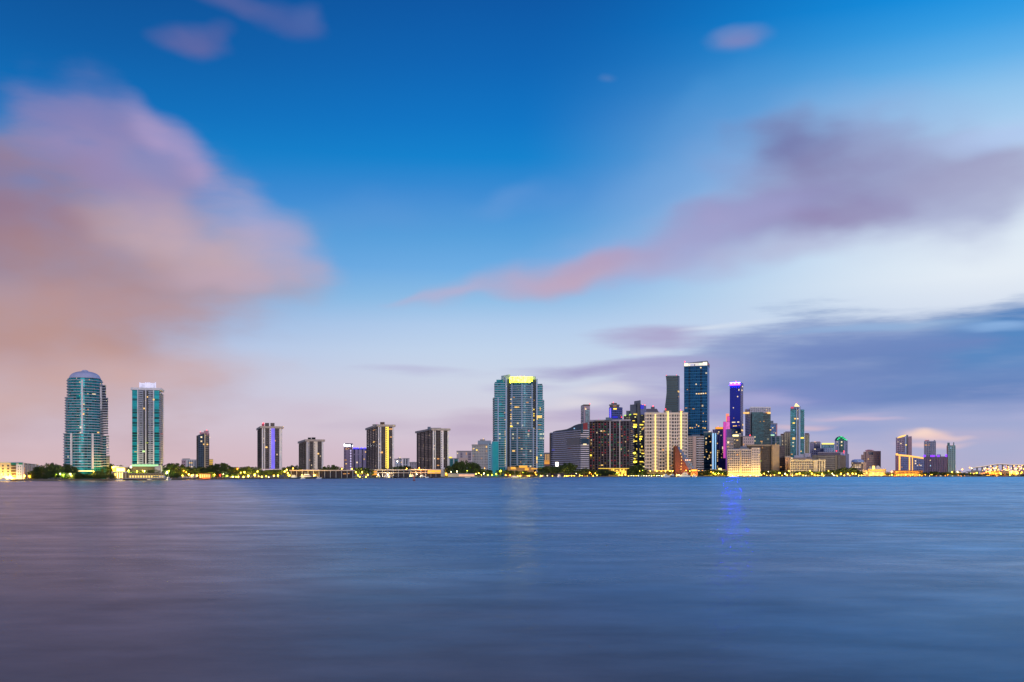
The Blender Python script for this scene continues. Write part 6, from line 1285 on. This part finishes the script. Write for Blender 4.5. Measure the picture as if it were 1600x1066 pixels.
b.box('roof_gable', 1453, 1462, 7, 20, 710.6, 713.6, SLATEB); b.box('roof_gable', 1463.6, 1470, 7, 20, 710.2, 713.6, SLATEB); b.lits(q, [(1453.4, 719.4, 1.4, 1.4, PALE), (1453.6, 727.8, 1.6, 2, ICE)], d=1.1)
b = B('end_tower', 'grey-green last tower at the end of the skyline before the port', 2520, 1486)
q = b.quadL(1479.2, 1481, 1493.2, 26); b.body('wall', q, None, 696, facade('end_tower_face', lin('7098ac'), (.03, .08, .1, 1), 4, 5, .6, .6, .01, lits=.9, gmetal=.3)); b.piers('fin', q, 0, lnsp(.05, .95, 5), 1.3, 1.2, 696, None, plain('end_tower_fin', lin('8caab4'), .7)); b.strip('pink_lit_edge', q, 3, 1479.3, 1481, 697, None, plain('dusk_salmon_edge', lin('d09888'), .8), .3)  # salmon strip paints the pink dusk light on this side
b.box('roof_corner', 1480.2, 1484, 2, 14, 691.8, 696.6, plain('roof_corner_teal', lin('44646c'), .7)); b.box('roof_corner', 1489.4, 1491, 2, 14, 691.2, 696.6, plain('roof_corner_teal', lin('44646c'), .7)); b.beacon(1491.6, 695.4, 3, ICE, .5); b.lits(q, [(1485.4, 700.2, 1.6, 1.4, ICE)], d=1.6)
b = B('promenade_arcade', 'long golden-lit two-storey promenade arcade below the gold-outlined block', 2425, 1420)
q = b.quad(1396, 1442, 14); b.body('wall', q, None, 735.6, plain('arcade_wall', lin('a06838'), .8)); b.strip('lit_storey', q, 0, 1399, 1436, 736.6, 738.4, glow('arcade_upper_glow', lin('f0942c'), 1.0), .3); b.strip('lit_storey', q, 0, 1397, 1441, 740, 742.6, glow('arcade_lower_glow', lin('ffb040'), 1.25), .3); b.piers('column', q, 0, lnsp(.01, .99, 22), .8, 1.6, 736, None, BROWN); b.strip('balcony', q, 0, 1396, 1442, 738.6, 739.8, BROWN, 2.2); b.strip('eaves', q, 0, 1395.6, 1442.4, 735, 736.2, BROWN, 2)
b, q = block('parking_block', 'low tan parking block with a yellow roof light beside the waterfront hotel', 2450, 1098, 1137, 735.6, plain('tan_parking', lin('a88e60'), .85), 20, slab=2, smat=plain('tan_parking_band', lin('c0a474'), .85), lit=[(1104, 738.6, 5, 1.4, ORNG)])
b.box('lit_kiosk', 1122.6, 1127.6, 2, 8, 731.6, 736, glow('kiosk_glow', lin('ffe890'), 1.6)); b.box('roof_bar', 1114, 1134, 4, 8, 733.4, 736, plain('tan_parking_band', lin('c0a474'), .85))

# ---- port and high bridge at the far end
b = B('high_bridge', 'far high road bridge glowing with a line of traffic light over the port', 3600, 1570, 'bridge')
pr = [(1516, 731.4), (1528, 730), (1540, 728.4), (1548, 726.8), (1556, 725.6), (1564, 725.2), (1574, 725.8), (1590, 726.4), (1640, 727), (1720, 730)]
m1, m2 = MB(), MB()
for (a_, ya), (c_, yc_) in zip(pr, pr[1:]):
    x0, x1, z0, z1 = b.pt(a_)[0], b.pt(c_)[0], b.z(ya), b.z(yc_)
    for m_, y0_, y1_, lo_, hi_ in ((m1, 0, 12, -2.6, 0), (m2, -.4, .1, .15, 1.1)):
        k_ = len(m_.v); m_.v += [(x0, y0_, z0 + lo_), (x1, y0_, z1 + lo_), (x1, y1_, z1 + lo_), (x0, y1_, z0 + lo_), (x0, y0_, z0 + hi_), (x1, y0_, z1 + hi_), (x1, y1_, z1 + hi_), (x0, y1_, z0 + hi_)]
        for f_ in ((0, 1, 5, 4), (1, 2, 6, 5), (2, 3, 7, 6), (3, 0, 4, 7), (4, 5, 6, 7), (3, 2, 1, 0)): m_.face(tuple(k_ + i for i in f_))
m1.build('deck', GREY, b.o); m2.build('light_line', glow('traffic_light_line', lin('ffdcb0'), 1.15), b.o)
for k in range(16):
    px = 1520 + k * 8
    for (a_, ya), (c_, yc_) in zip(pr, pr[1:]):
        if a_ <= px <= c_: yt = ya + (yc_ - ya) * (px - a_) / (c_ - a_)
    x_ = b.pt(px)[0]; MB().box(x_ - 1.2, x_ + 1.2, 2, 10, -1, b.z(yt) - 2.5).build('bridge_pier', GREY, b.o)
pcol = ['cream', 'rust', 'slate', 'ochre', 'white', 'tan', 'grey']; phex = ['b8a488', '8c5a40', '5c6478', 'b08a48', 'b4b0b4', 'a08464', '77747a']
sheds = [(1494, 1502, 736.4, 0, 'beside the end tower'), (1512, 1519, 737, 4, 'left of the two yellow-washed sheds'), (1520, 1530, 735.4, 2, 'between two yellow-green floodlights'), (1531, 1540, 736, 6, 'right of the yellow-green floodlights'), (1541, 1549, 736.8, 1, 'under the orange floodlight'), (1550, 1562, 735.2, 3, 'at the foot of the bridge crest'), (1563, 1576, 735.8, 5, 'in the middle of the glowing port'), (1577, 1591, 736.2, 0, 'beside the last yellow floodlight'), (1592, 1612, 735, 2, 'at the end of the glowing port')]
for k, (a_, c_, y_, ci, where) in enumerate(sheds):
    b = B('port_shed', pcol[ci] + ' port shed ' + where, 2500 + (k % 3) * 60, (a_ + c_) / 2, group='port sheds')
    q = b.quad(a_, c_, 22); b.body('wall', q, None, y_ + .8, plain('shed_' + pcol[ci], lin(phex[ci]), .8)); p, r_ = q[0], q[1]
    MB().prism(offset(q, .8), b.z(y_ + .9), b.z(y_ - .6), [(p[0], 9), (r_[0], 9), (r_[0], 13), (p[0], 13)]).build('roof', GREY, b.o)
    b.wins('door', q, 0, 3, 1, .1, .9, y_ + 3, 743, .55, 1, glow('shed_door_glow', lin('ffb850'), .9) if k % 2 else DARKW, .2)
pr2 = random.Random(5)
for k in range(26):
    px = 1532 + k * 3.4 + pr2.uniform(-1, 1); Y_ = 2560 + pr2.uniform(20, 700); w_ = pr2.uniform(5, 8); n_ = pr2.randint(2, 5)
    b = B('container_stack', 'far stack of shipping containers in the floodlit port', Y_, px, 'container stack', 'container stacks in the port')
    for j in range(n_): MB().box(-6.1, 6.1, 0, 9.6, 2.65 * j, 2.65 * j + 2.6).build('container', plain('container_' + ('amber', 'ochre', 'cream', 'rust')[(k + j) % 4], lin(('c89040', 'a87838', 'd0bc98', '9c5838')[(k + j) % 4]), .7), b.o)

# ---------------------------------------------------------------- trees
PAR = 'trees along the bay shore'
def C(kind, prof, n, dy, where, wk=1.0, low=0, spread=25, jit=1.5):
    clump(kind, prof, n, dy, ('palm tree ' if kind == 'palm' else 'leafy tree ') + where, 'trees ' + where, wk, low, jit, spread)
C('broad', [(48, 738), (58, 728.5), (78, 721), (95, 726), (103, 722.5), (118, 728), (126, 734)], 11, 14, 'in the big clump right of the cream flats', 1.25)
C('broad', [(48, 742), (80, 737), (126, 738)], 11, 3, 'low at the water right of the cream flats', 1.0, 1.5, 8)
C('broad', [(113, 740), (150, 740)], 6, 3, 'low in front of the round tower lobby', 1.0, 1, 6)
C('broad', [(144, 738), (156, 733), (165, 722.5), (174, 722), (180, 728)], 6, 14, 'right of the round tower beside the floodlit hall', 1.2)
C('broad', [(150, 741), (176, 739)], 4, 4, 'low at the water left of the floodlit hall', 1.1, 1, 6)
C('broad', [(178, 727), (186, 725.5), (202, 728)], 3, 55, 'behind the floodlit hall', 1.1)
C('palm', [(177, 735), (201, 736)], 6, 4, 'in front of the floodlit hall', .9, 0, 5)
C('palm', [(202, 735), (216, 733), (230, 730.6), (240, 730), (256, 734)], 14, 4, 'in front of the second teal tower', 1.1, 0, 10)
C('broad', [(204, 737), (222, 734), (240, 735), (256, 732)], 8, 7, 'in the glow before the second teal tower podium', .9, 0, 8)
C('broad', [(252, 730), (258, 724), (275, 722), (288, 727)], 5, 22, 'right of the second teal tower', 1.2)
C('broad', [(260, 739), (268, 736), (278, 741)], 3, 3, 'low at the water right of the restaurant deck', 1.2, 1, 4)
C('broad', [(285, 729), (305, 728), (328, 730)], 6, 30, 'in front of the slim dark tower', 1.1)
C('broad', [(328, 727), (345, 720), (356, 726), (368, 729), (376, 729)], 7, 24, 'in the high clump right of the slim dark tower', 1.2)
C('broad', [(328, 736), (372, 737)], 5, 12, 'low under the high clump right of the slim dark tower', 1.0, .5, 8)
C('broad', [(374, 729), (386, 727.6), (404, 729)], 5, 30, 'left of the violet-lit slab tower', 1.1)
C('palm', [(372, 736), (404, 735)], 4, 10, 'in the lamplight left of the violet-lit slab tower', .9, 0, 8)
C('broad', [(404, 733), (440, 732)], 5, 34, 'in front of the violet-lit slab tower', 1.1)
C('broad', [(440, 730), (452, 726.6), (467, 725.4)], 4, 60, 'between the violet-lit and the shortest slab tower', 1.1)
C('broad', [(505, 728), (520, 724.6), (535, 730)], 5, 90, 'behind the long marina pavilion roof', 1.1)
C('broad', [(552, 730), (562, 728), (582, 733)], 6, 30, 'between the two marina pavilions', 1.0)
C('palm', [(554, 736), (580, 737)], 4, 12, 'in the lamplight between the two marina pavilions', .9, 0, 8)
C('broad', [(594, 732), (606, 730)], 2, 14, 'in front of the yellow-ladder slab tower', 1.2)
C('broad', [(614, 728), (628, 725.6), (642, 728)], 4, 120, 'behind the marina roofs below the small white blocks', 1.1)
C('palm', [(640, 729), (651, 731)], 2, 60, 'left of the broad slab tower', 1.0)
C('palm', [(670, 735), (688, 736)], 3, 10, 'against the glowing ochre wall', .9, 0, 5)
C('broad', [(701, 727), (712, 721), (722, 717.4), (734, 718.4), (742, 723), (750, 728)], 8, 160, 'on the dark wooded hill left of the turquoise flank', 1.3)
C('broad', [(702, 734), (745, 733)], 6, 90, 'low under the wooded hill left of the turquoise flank', 1.1, .5)
C('broad', [(742, 731), (768, 734)], 5, 60, 'in front of the grey block with the turquoise flank', 1.0)
C('palm', [(766, 736), (784, 735)], 3, 14, 'right below the turquoise flank', .9, 0, 6)
C('broad', [(780, 733), (800, 734), (826, 736), (852, 737)], 9, 24, 'below the yellow-crowned tower', .95)
C('palm', [(806, 723), (810, 724)], 1, 34, 'rising tallest before the yellow-crowned tower', 1.4)
C('palm', [(826, 735), (848, 736)], 4, 14, 'in the orange light below the yellow-crowned tower', .9, 0, 6)
C('broad', [(847, 729), (860, 726), (870, 729)], 4, 40, 'left of the white floodlight below the striped office', 1.2)
C('broad', [(872, 727), (884, 721.6), (898, 724)], 4, 44, 'in the round clump right of the white floodlight', 1.3)
C('broad', [(898, 734), (914, 730), (930, 734)], 4, 40, 'below the end of the striped office', 1.0)
C('palm', [(916, 732), (930, 731)], 2, 20, 'left of the dark rounded grove', 1.0)
C('broad', [(930, 735), (944, 732), (958, 735), (966, 740)], 7, 14, 'in the dark rounded grove before the coloured grid block', 1.1, 1, 15)
C('broad', [(984, 736), (992, 730), (1008, 733)], 5, 40, 'below the yellow-banded stepped tower', 1.1)
C('broad', [(986, 726), (1006, 724)], 2, 70, 'tall before the yellow-banded stepped tower', .9)
C('palm', [(1004, 735), (1052, 734)], 8, 18, 'along the foot of the white gridded block', .9, 0, 8)
C('broad', [(985, 739), (1030, 740)], 5, 12, 'low by the promenade lamps below the white gridded block', .9, .5, 6)
C('palm', [(1058, 733), (1078, 735)], 3, 10, 'against the red-brick wedge', .9, 0, 5)
C('broad', [(1082, 737), (1104, 735), (1116, 732), (1128, 733), (1132, 738)], 8, 14, 'in the dark clump right of the red-brick wedge', 1.1, .5, 14)
C('palm', [(1092, 732), (1106, 733)], 3, 26, 'below the pale balconied block', 1.0)
C('broad', [(1186, 736), (1206, 734), (1240, 736)], 8, 26, 'below the brown office', .9)
C('palm', [(1196, 733), (1226, 735)], 4, 20, 'rising before the brown office', .9)
C('broad', [(1240, 736), (1265, 735), (1292, 737)], 7, 16, 'in the lamplight below the beige bay block', .9, 0, 8)
C('broad', [(1290, 735), (1310, 733), (1322, 728.6), (1334, 730), (1346, 737)], 8, 24, 'below the green-crowned tower', 1.1)
C('palm', [(1352, 737), (1384, 737)], 5, 6, 'in front of the golden villa', .8, 0, 5)
C('palm', [(1384, 736), (1398, 734.6)], 4, 16, 'between the golden villa and the promenade arcade', 1.0)
C('broad', [(1384, 739), (1398, 738)], 3, 12, 'low beside the golden villa', 1.0)
C('broad', [(1440, 738), (1456, 736), (1480, 737.4)], 7, 14, 'below the violet-topped block', 1.0, .5, 14)
C('broad', [(1478, 737.6), (1500, 738), (1516, 737.6)], 6, 14, 'below the end tower before the port', .95, .5, 14)
C('broad', [(1516, 740), (1546, 740.4), (1600, 741)], 8, 8, 'low along the quay of the port', .8, 0, 6)

# ---------------------------------------------------------------- lamps
def LS(where, items, big=0, dy=9, name='street_lamp', kind='warm glowing lamp '):
    for it in items:
        px, py, c_ = it[:3]; bg__ = it[3] if len(it) > 3 else big
        lamp(px, py, c_, kind + where, 'lamps ' + where, bg__, dy, None, name)
LS('at the foot of the low cream flats', [(3, 741, 'y'), (10, 745, 'y', 1), (18, 744.6, 'y', 1), (27, 747.6, 'w'), (38, 743.4, 'y', 1), (46, 744, 'o', 1), (34, 746, 'y')], 0, 4)
LS('in the dark trees before the round tower', [(88, 741, 'g'), (94, 740.2, 'w'), (99, 742, 'g'), (110, 740.4, 'w'), (112, 743, 'y'), (146, 736.6, 'y')], 0, 3)
LS('around the floodlit hall', [(176, 730, 'y', 1), (185, 730.4, 'w', 2), (192, 731, 'w', 1), (181, 743, 'w', 2), (190, 742, 'w', 2), (197, 744, 'w', 1), (178, 746.4, 'w', 1), (188, 747.4, 'w', 1), (201, 735.6, 'g', 1)], 1, 12)
LS('along the restaurant deck below the second teal tower', [(204.6, 729.6, 'w', 1), (214, 736.4, 'y', 0), (223, 735.4, 'y', 0), (226, 736, 'w', 0), (212, 742, 'y', 1), (220, 743, 'y'), (229, 742.6, 'w', 1), (236, 742, 'w'), (241, 741, 'w', 1), (248, 741.4, 'w'), (252, 741, 'w', 1), (261, 737.4, 'w', 1), (264, 735.6, 'g'), (206, 743.6, 'y', 1), (232, 746, 'w'), (244, 745, 'w')], 0, 7)
LS('below the slim dark tower', [(287, 735.6, 'o'), (291, 738, 'o'), (295, 741.2, 'y', 1), (299.6, 743, 'y', 1), (302, 742, 'y'), (308, 743, 'y', 1), (327.4, 741.2, 'y', 1), (335, 741.6, 'y'), (344, 741.6, 'r', 1), (349, 740, 'w'), (355, 743.4, 'g', 1), (285, 743, 'y'), (364, 745, 'w'), (371, 732.4, 'o')], 0, 8)
LS('in the park left of the violet-lit slab tower', [(363, 745, 'y'), (369, 745, 'y'), (372.4, 745, 'y', 1), (376, 738.6, 'y'), (382, 737.6, 'y', 1), (380.4, 745, 'y', 1), (388, 743.6, 'y', 2), (398, 742, 'y', 2), (402.4, 736.8, 'y', 1), (404, 744, 'y'), (409, 745, 'y', 1), (416, 744.4, 'y'), (428, 743.4, 'y', 1), (434.4, 743, 'y', 1), (420, 745.6, 'w')], 0, 8)
LS('beside the violet-lit slab tower', [(445, 736.4, 'y', 1), (448, 734, 'y', 1), (449.6, 739.4, 'y', 1), (452, 742.6, 'y', 1), (458, 731.8, 'o', 1)], 1, 10)
LS('before the long marina pavilion', [(471.6, 742.6, 'y', 1), (492, 742.4, 'y', 1), (512.2, 742.4, 'y', 1), (532.4, 742.4, 'y', 1), (534.2, 732.2, 'o', 1), (550, 732.4, 'o', 1)], 1, 6)
LS('in the dark trees between the marina pavilions', [(556, 737.6, 'y', 1), (559, 742, 'g', 1), (566, 737.6, 'y', 1), (574.6, 741.8, 'y', 1), (572, 745, 'y'), (562, 745.4, 'y')], 1, 6)
LS('on the quay below the yellow-ladder slab tower', [(591, 741.4, 'w', 1), (605.6, 741, 'w', 1), (607.6, 744.4, 'y', 1), (611, 744.6, 'o', 1), (621, 720.6, 'w', 1), (635.4, 732, 'o', 1), (636, 741.2, 'y', 1), (638, 743, 'y'), (651, 741, 'w', 1), (655, 731, 'o', 1), (664, 742, 'y')], 1, 5)
LS('on the quay below the broad slab tower', [(670, 742, 'y'), (682, 741, 'w', 1), (697, 740, 'y', 1), (705, 737.4, 'w'), (714, 736.4, 'w', 1), (710, 740, 'y')], 0, 5)
LS('before the grey block with the turquoise flank', [(730, 736, 'g'), (744, 740.4, 'y', 1), (748, 739.4, 'y', 1), (756, 739.6, 'w', 1), (752, 742, 'y'), (762, 742, 'g', 1), (769, 742, 'g', 1), (775.4, 741, 'g', 1), (782.2, 735.8, 'g', 2), (757, 731.4, 'o')], 0, 8)
LS('below the yellow-crowned tower', [(790, 742.4, 'o', 1), (797, 742.4, 'o', 1), (809, 743.6, 'y'), (813, 743.8, 'y', 1), (817, 738, 'g'), (824, 743.6, 'y'), (827, 743.6, 'y', 1), (836.6, 738.4, 'o', 1), (838, 742, 'y'), (845, 743.6, 'y', 1), (855, 743.6, 'w'), (863, 743.4, 'y')], 0, 5)
LS('along the promenade below the striped office', [(882, 743.8, 'y'), (885.4, 743.6, 'y', 1), (889, 743.4, 'y'), (893, 743.6, 'y', 1), (897, 743.4, 'y'), (900.4, 740, 'w'), (906, 743, 'y', 1), (909.6, 743.4, 'y'), (914, 744, 'o'), (917.6, 744, 'y'), (921.4, 738.6, 'o', 1), (924, 741, 'o'), (927, 743.8, 'y', 1), (930, 739.4, 'y'), (933, 743, 'y', 1)], 0, 5)
LS('along the promenade below the stepped tower', [(964, 738.4, 'y', 1), (968, 741.6, 'y', 1), (972, 743, 'y', 1), (977, 742, 'y', 1), (982, 743.8, 'y', 1), (986, 743.6, 'w'), (990, 743.8, 'w', 1), (994, 743.6, 'y'), (997.4, 743.6, 'w', 1), (1002, 743.8, 'w'), (1006, 743.6, 'w', 1), (999.6, 736, 'y'), (1004, 735, 'g')], 0, 4)
LS('along the promenade below the white gridded block', [(1010, 743.6, 'w', 1), (1014, 743.4, 'w'), (1018, 743.8, 'w', 1), (1022, 743, 'y'), (1026, 743.6, 'w', 1), (1030, 743.4, 'w'), (1033.6, 743.8, 'w', 1), (1037, 743.4, 'y'), (1016, 736, 'y', 1), (1026, 736.4, 'y', 1), (1033, 736.6, 'y'), (1040, 736.2, 'y', 1), (1047, 736.4, 'y'), (1051, 736, 'y', 1), (1057, 744, 'y', 1), (1052, 744, 'w'), (1072.4, 735, 'o', 1), (1078, 736, 'y')], 0, 4)
LS('near the dark clump right of the red-brick wedge', [(1084.6, 743.2, 'w'), (1092, 735.6, 'o'), (1097, 735.4, 'o'), (1114.6, 738.4, 'y', 1), (1117.6, 741, 'g', 1), (1122.6, 739.8, 'y', 1), (1129, 741, 'y'), (1111, 737, 'o')], 0, 7)
LS('in the bright row at the foot of the waterfront hotel', [(1138 + 3.1 * k, (742.6, 741.4, 743.4)[k % 3], 'yyw'[k % 3], 1 if k % 2 else 0) for k in range(17)], 0, 5)
LS('along the promenade below the brown office', [(1190, 742, 'y', 1), (1194, 740, 'y', 1), (1198, 743, 'y'), (1200.6, 737, 'w'), (1204, 743, 'y', 1), (1210, 742, 'y'), (1218, 739, 'y', 2), (1222, 743, 'y'), (1227, 740, 'w', 1), (1232.4, 735.8, 'y', 1), (1230, 742.6, 'y', 1)], 0, 7)
LS('among trees below the beige bay block', [(1238, 743, 'y'), (1244.8, 741, 'y', 2), (1249.2, 739.8, 'y', 2), (1255, 743, 'y', 1), (1259, 743.4, 'w', 1), (1265.6, 735.8, 'y', 1), (1268.6, 740, 'y', 2), (1272.6, 742.4, 'y', 1), (1278, 743, 'y'), (1284.8, 740.4, 'y', 2), (1287, 743.4, 'y', 1)], 1, 6)
LS('along the promenade below the green-crowned tower', [(1294.6, 735.8, 'y', 1), (1300.4, 740, 'w', 1), (1303, 743, 'w', 1), (1308, 743.4, 'y'), (1314, 740.2, 'y', 2), (1319, 743.2, 'y', 1), (1325, 740.2, 'y', 2), (1332.2, 740.2, 'y', 2), (1337.2, 740.4, 'y', 2), (1328, 743.4, 'o'), (1342, 743, 'y', 1), (1346, 742.8, 'y')], 1, 6)
LS('around the golden villa', [(1350, 740, 'y'), (1354, 738.6, 'y', 1), (1360, 742.6, 'y'), (1364.6, 739.8, 'y', 1), (1371, 742, 'y'), (1377, 743, 'y', 1), (1382, 741.4, 'o'), (1393.2, 737.2, 'o', 2), (1401.2, 737.6, 'o', 1)], 0, 5)
LS('along the waterside below the promenade arcade', [(1390 + 3.6 * k, (743, 742, 743.6)[k % 3], 'oyo'[k % 3], k % 2) for k in range(15)], 0, 5)
LS('in the dark trees below the violet-topped block', [(1446, 742, 'o'), (1452.6, 743.8, 'w'), (1456, 741.6, 'y'), (1463, 743.6, 'o'), (1470, 744, 'w'), (1477, 744, 'o', 1), (1481, 741.8, 'o'), (1488.6, 743.8, 'w'), (1487.4, 738, 'y', 1), (1497.4, 742.4, 'o'), (1502, 743.6, 'o'), (1507, 743.6, 'o')], 0, 5)
LS('in the glowing port', [(1503.8, 733.6, 'o', 2), (1496, 737, 'w', 1), (1516.4, 740, 'g', 2), (1526, 739, 'g', 2), (1521.4, 740.4, 'o'), (1537, 739, 'r'), (1541, 737.6, 'o'), (1546.8, 739.8, 'o', 2), (1556.4, 740.4, 'o', 1), (1563.4, 740, 'y', 2), (1557.4, 743.8, 'o', 1), (1570, 741.4, 'o'), (1580, 740.6, 'y'), (1588.6, 740, 'y', 2), (1593, 742.4, 'y'), (1597, 738, 'o', 1), (1571, 733.4, 'o', 2), (1515, 730.6, 'o'), (1518, 732, 'w')], 1, 20, 'floodlight_mast')
lr = random.Random(9)
LS('scattered high over the port yards', [(1540 + k * 2.4 + lr.uniform(-1, 1), lr.uniform(727.6, 737.6), 'oyoo'[k % 4], 0 if k % 3 else 1) for k in range(27)], 1, 300, 'floodlight_mast')

LS('sprinkled low through the port yards', [(1534 + k * 1.35 + lr.uniform(-1, 1), lr.uniform(731, 742), 'oyoy'[k % 4], 0) for k in range(50)], 0, 160, 'yard_lamp')
# ---------------------------------------------------------------- boats, masts, channel marker
boat('white', 7, 'white motor yacht moored before the low cream flats', .9, 12)
boat('navy', 14, 'dark motor boat moored before the low cream flats', .7, 160)
boat('white', 186, 'small white motor boat at the floodlit hall', .6, 5)
boat('white', 233, 'small white motor boat under the restaurant deck', .6, 170)
boat('white', 264, 'stubby white motor boat at the end of the restaurant deck', .85, 80)
boat('navy', 461, 'dark-hulled motor yacht at the left end of the long marina pavilion', 1.3, 15)
boat('navy', 482, 'largest dark-hulled motor yacht before the long marina pavilion', 1.9, 8)
boat('white', 470, 'white motor yacht between two dark-hulled yachts', 1.1, 190)
boat('white', 497, 'small white motor yacht right of the largest dark-hulled yacht', .8, 20)
boat('navy', 590, 'dark-hulled motor yacht before the ochre-lit pavilion end', 1.2, 175)
boat('white', 604, 'white motor yacht among the dark ones below the yellow-ladder slab tower', 1.0, 25)
boat('white', 621, 'long white motor yacht before the middle marina pavilion', 1.8, 4)
boat('navy', 645, 'dark-hulled yacht just behind the red channel marker', 1.5, 10)
boat('navy', 658, 'dark motor yacht right of the red channel marker', 1.2, 170)
boat('white', 678, 'sleek white motor yacht below the glowing ochre wall', 1.9, 6)
boat('white', 741, 'small white motor boat at the lit quay building', .8, 10)
boat('sail', 804, 'blue-white sailing boat below the yellow-crowned tower', 1.5, 5, cat='sailing boat')
boat('navy', 849, 'small dark motor boat right of the yellow-crowned tower', 1.1, 60)
boat('white', 874, 'white cabin boat below the striped office', 1.5, 70)
boat('white', 1041, 'white motor yacht left of the moored cluster by the red-brick wedge', 1.6, 20)
boat('navy', 1049, 'dark motor yacht in the moored cluster by the red-brick wedge', 1.6, 200)
boat('white', 1068, 'big white motor yacht before the red-brick wedge', 2.6, 160)
boat('white', 1085, 'small white motor yacht right of the big one by the red-brick wedge', 1.2, 30)
boat('sail', 664, 'sailing boat with a bare mast before the broad slab tower', 1.3, 12, cat='sailing boat')
boat('sail', 730, 'sailing boat with a bare mast before the wooded hill', 1.3, 170, cat='sailing boat')
boat('sail', 487, 'sailing boat with a bare mast before the shortest slab tower', 1.4, 8, cat='sailing boat')
def dock(px, w, label, Y=None, long_=9):
    Y = Y or shore(px) - long_ / 2 - 1
    d_ = B('wooden_dock', label, Y, px, 'dock'); d_.o.location.z = 0
    MB().box(-w / 2, w / 2, -long_ / 2, long_ / 2, 1.0, 1.3).build('deck', plain('dock_boards', lin('8c8074'), .85, var=.4, scale=.8), d_.o)
    n_ = max(2, int(w / 3.5))
    for k in range(n_ + 1):
        MB().tube((-w / 2 + .2 + (w - .4) * k / n_, -long_ / 2 - .25, -1), (-w / 2 + .2 + (w - .4) * k / n_, -long_ / 2 - .25, 2.1), .2, .18, 6).build('pile', plain('dock_pile', lin('54483e'), .9), d_.o)
for px, w, lb in ((24, 16, 'wooden dock with piles before the low cream flats'), (168, 22, 'wooden dock with piles left of the floodlit hall'), (474, 30, 'wooden dock with piles between the dark-hulled yachts'), (600, 24, 'wooden dock with piles before the ochre-lit pavilion'), (650, 26, 'wooden dock with piles behind the red channel marker'), (735, 24, 'wooden dock with piles at the lit quay building'), (1050, 34, 'wooden dock with piles at the red-brick wedge')):
    dock(px, w, lb)
b = B('channel_marker', 'small rust-red channel marker standing out in the bay', 1080, 647, 'buoy'); b.o.location.z = 0
RM = plain('marker_red', lin('a85848'), .7)
MB().tube((0, 0, -1), (0, 0, 4.2), .5, .42, 10).build('pile', RM, b.o)
MB().prism([(-1.3, -.15), (1.3, -.15), (1.3, .15), (-1.3, .15)], 2.6, 5.2, [(-.25, -.15), (.25, -.15), (.25, .15), (-.25, .15)]).build('daymark', plain('marker_panel', lin('c07060'), .6), b.o)
MB().lathe(0, 0, [(1.4, -.4), (1.5, .3), (1.1, .9), (.5, 1.2)], 12).build('float_collar', plain('marker_dark', lin('703c34'), .7), b.o)
b = B('floating_dock', 'long white lit floating dock in front of the waterfront hotel', 2392, 1145, 'dock')
q = b.quad(1138, 1153, 5); b.o.location.z = 0; b.body('deck', q, None, 744.2, WHT); b.strip('rail_light', q, 0, 1139, 1152, 743.2, 743.8, glow('dock_light', lin('fff4d8'), 1.4), .3)
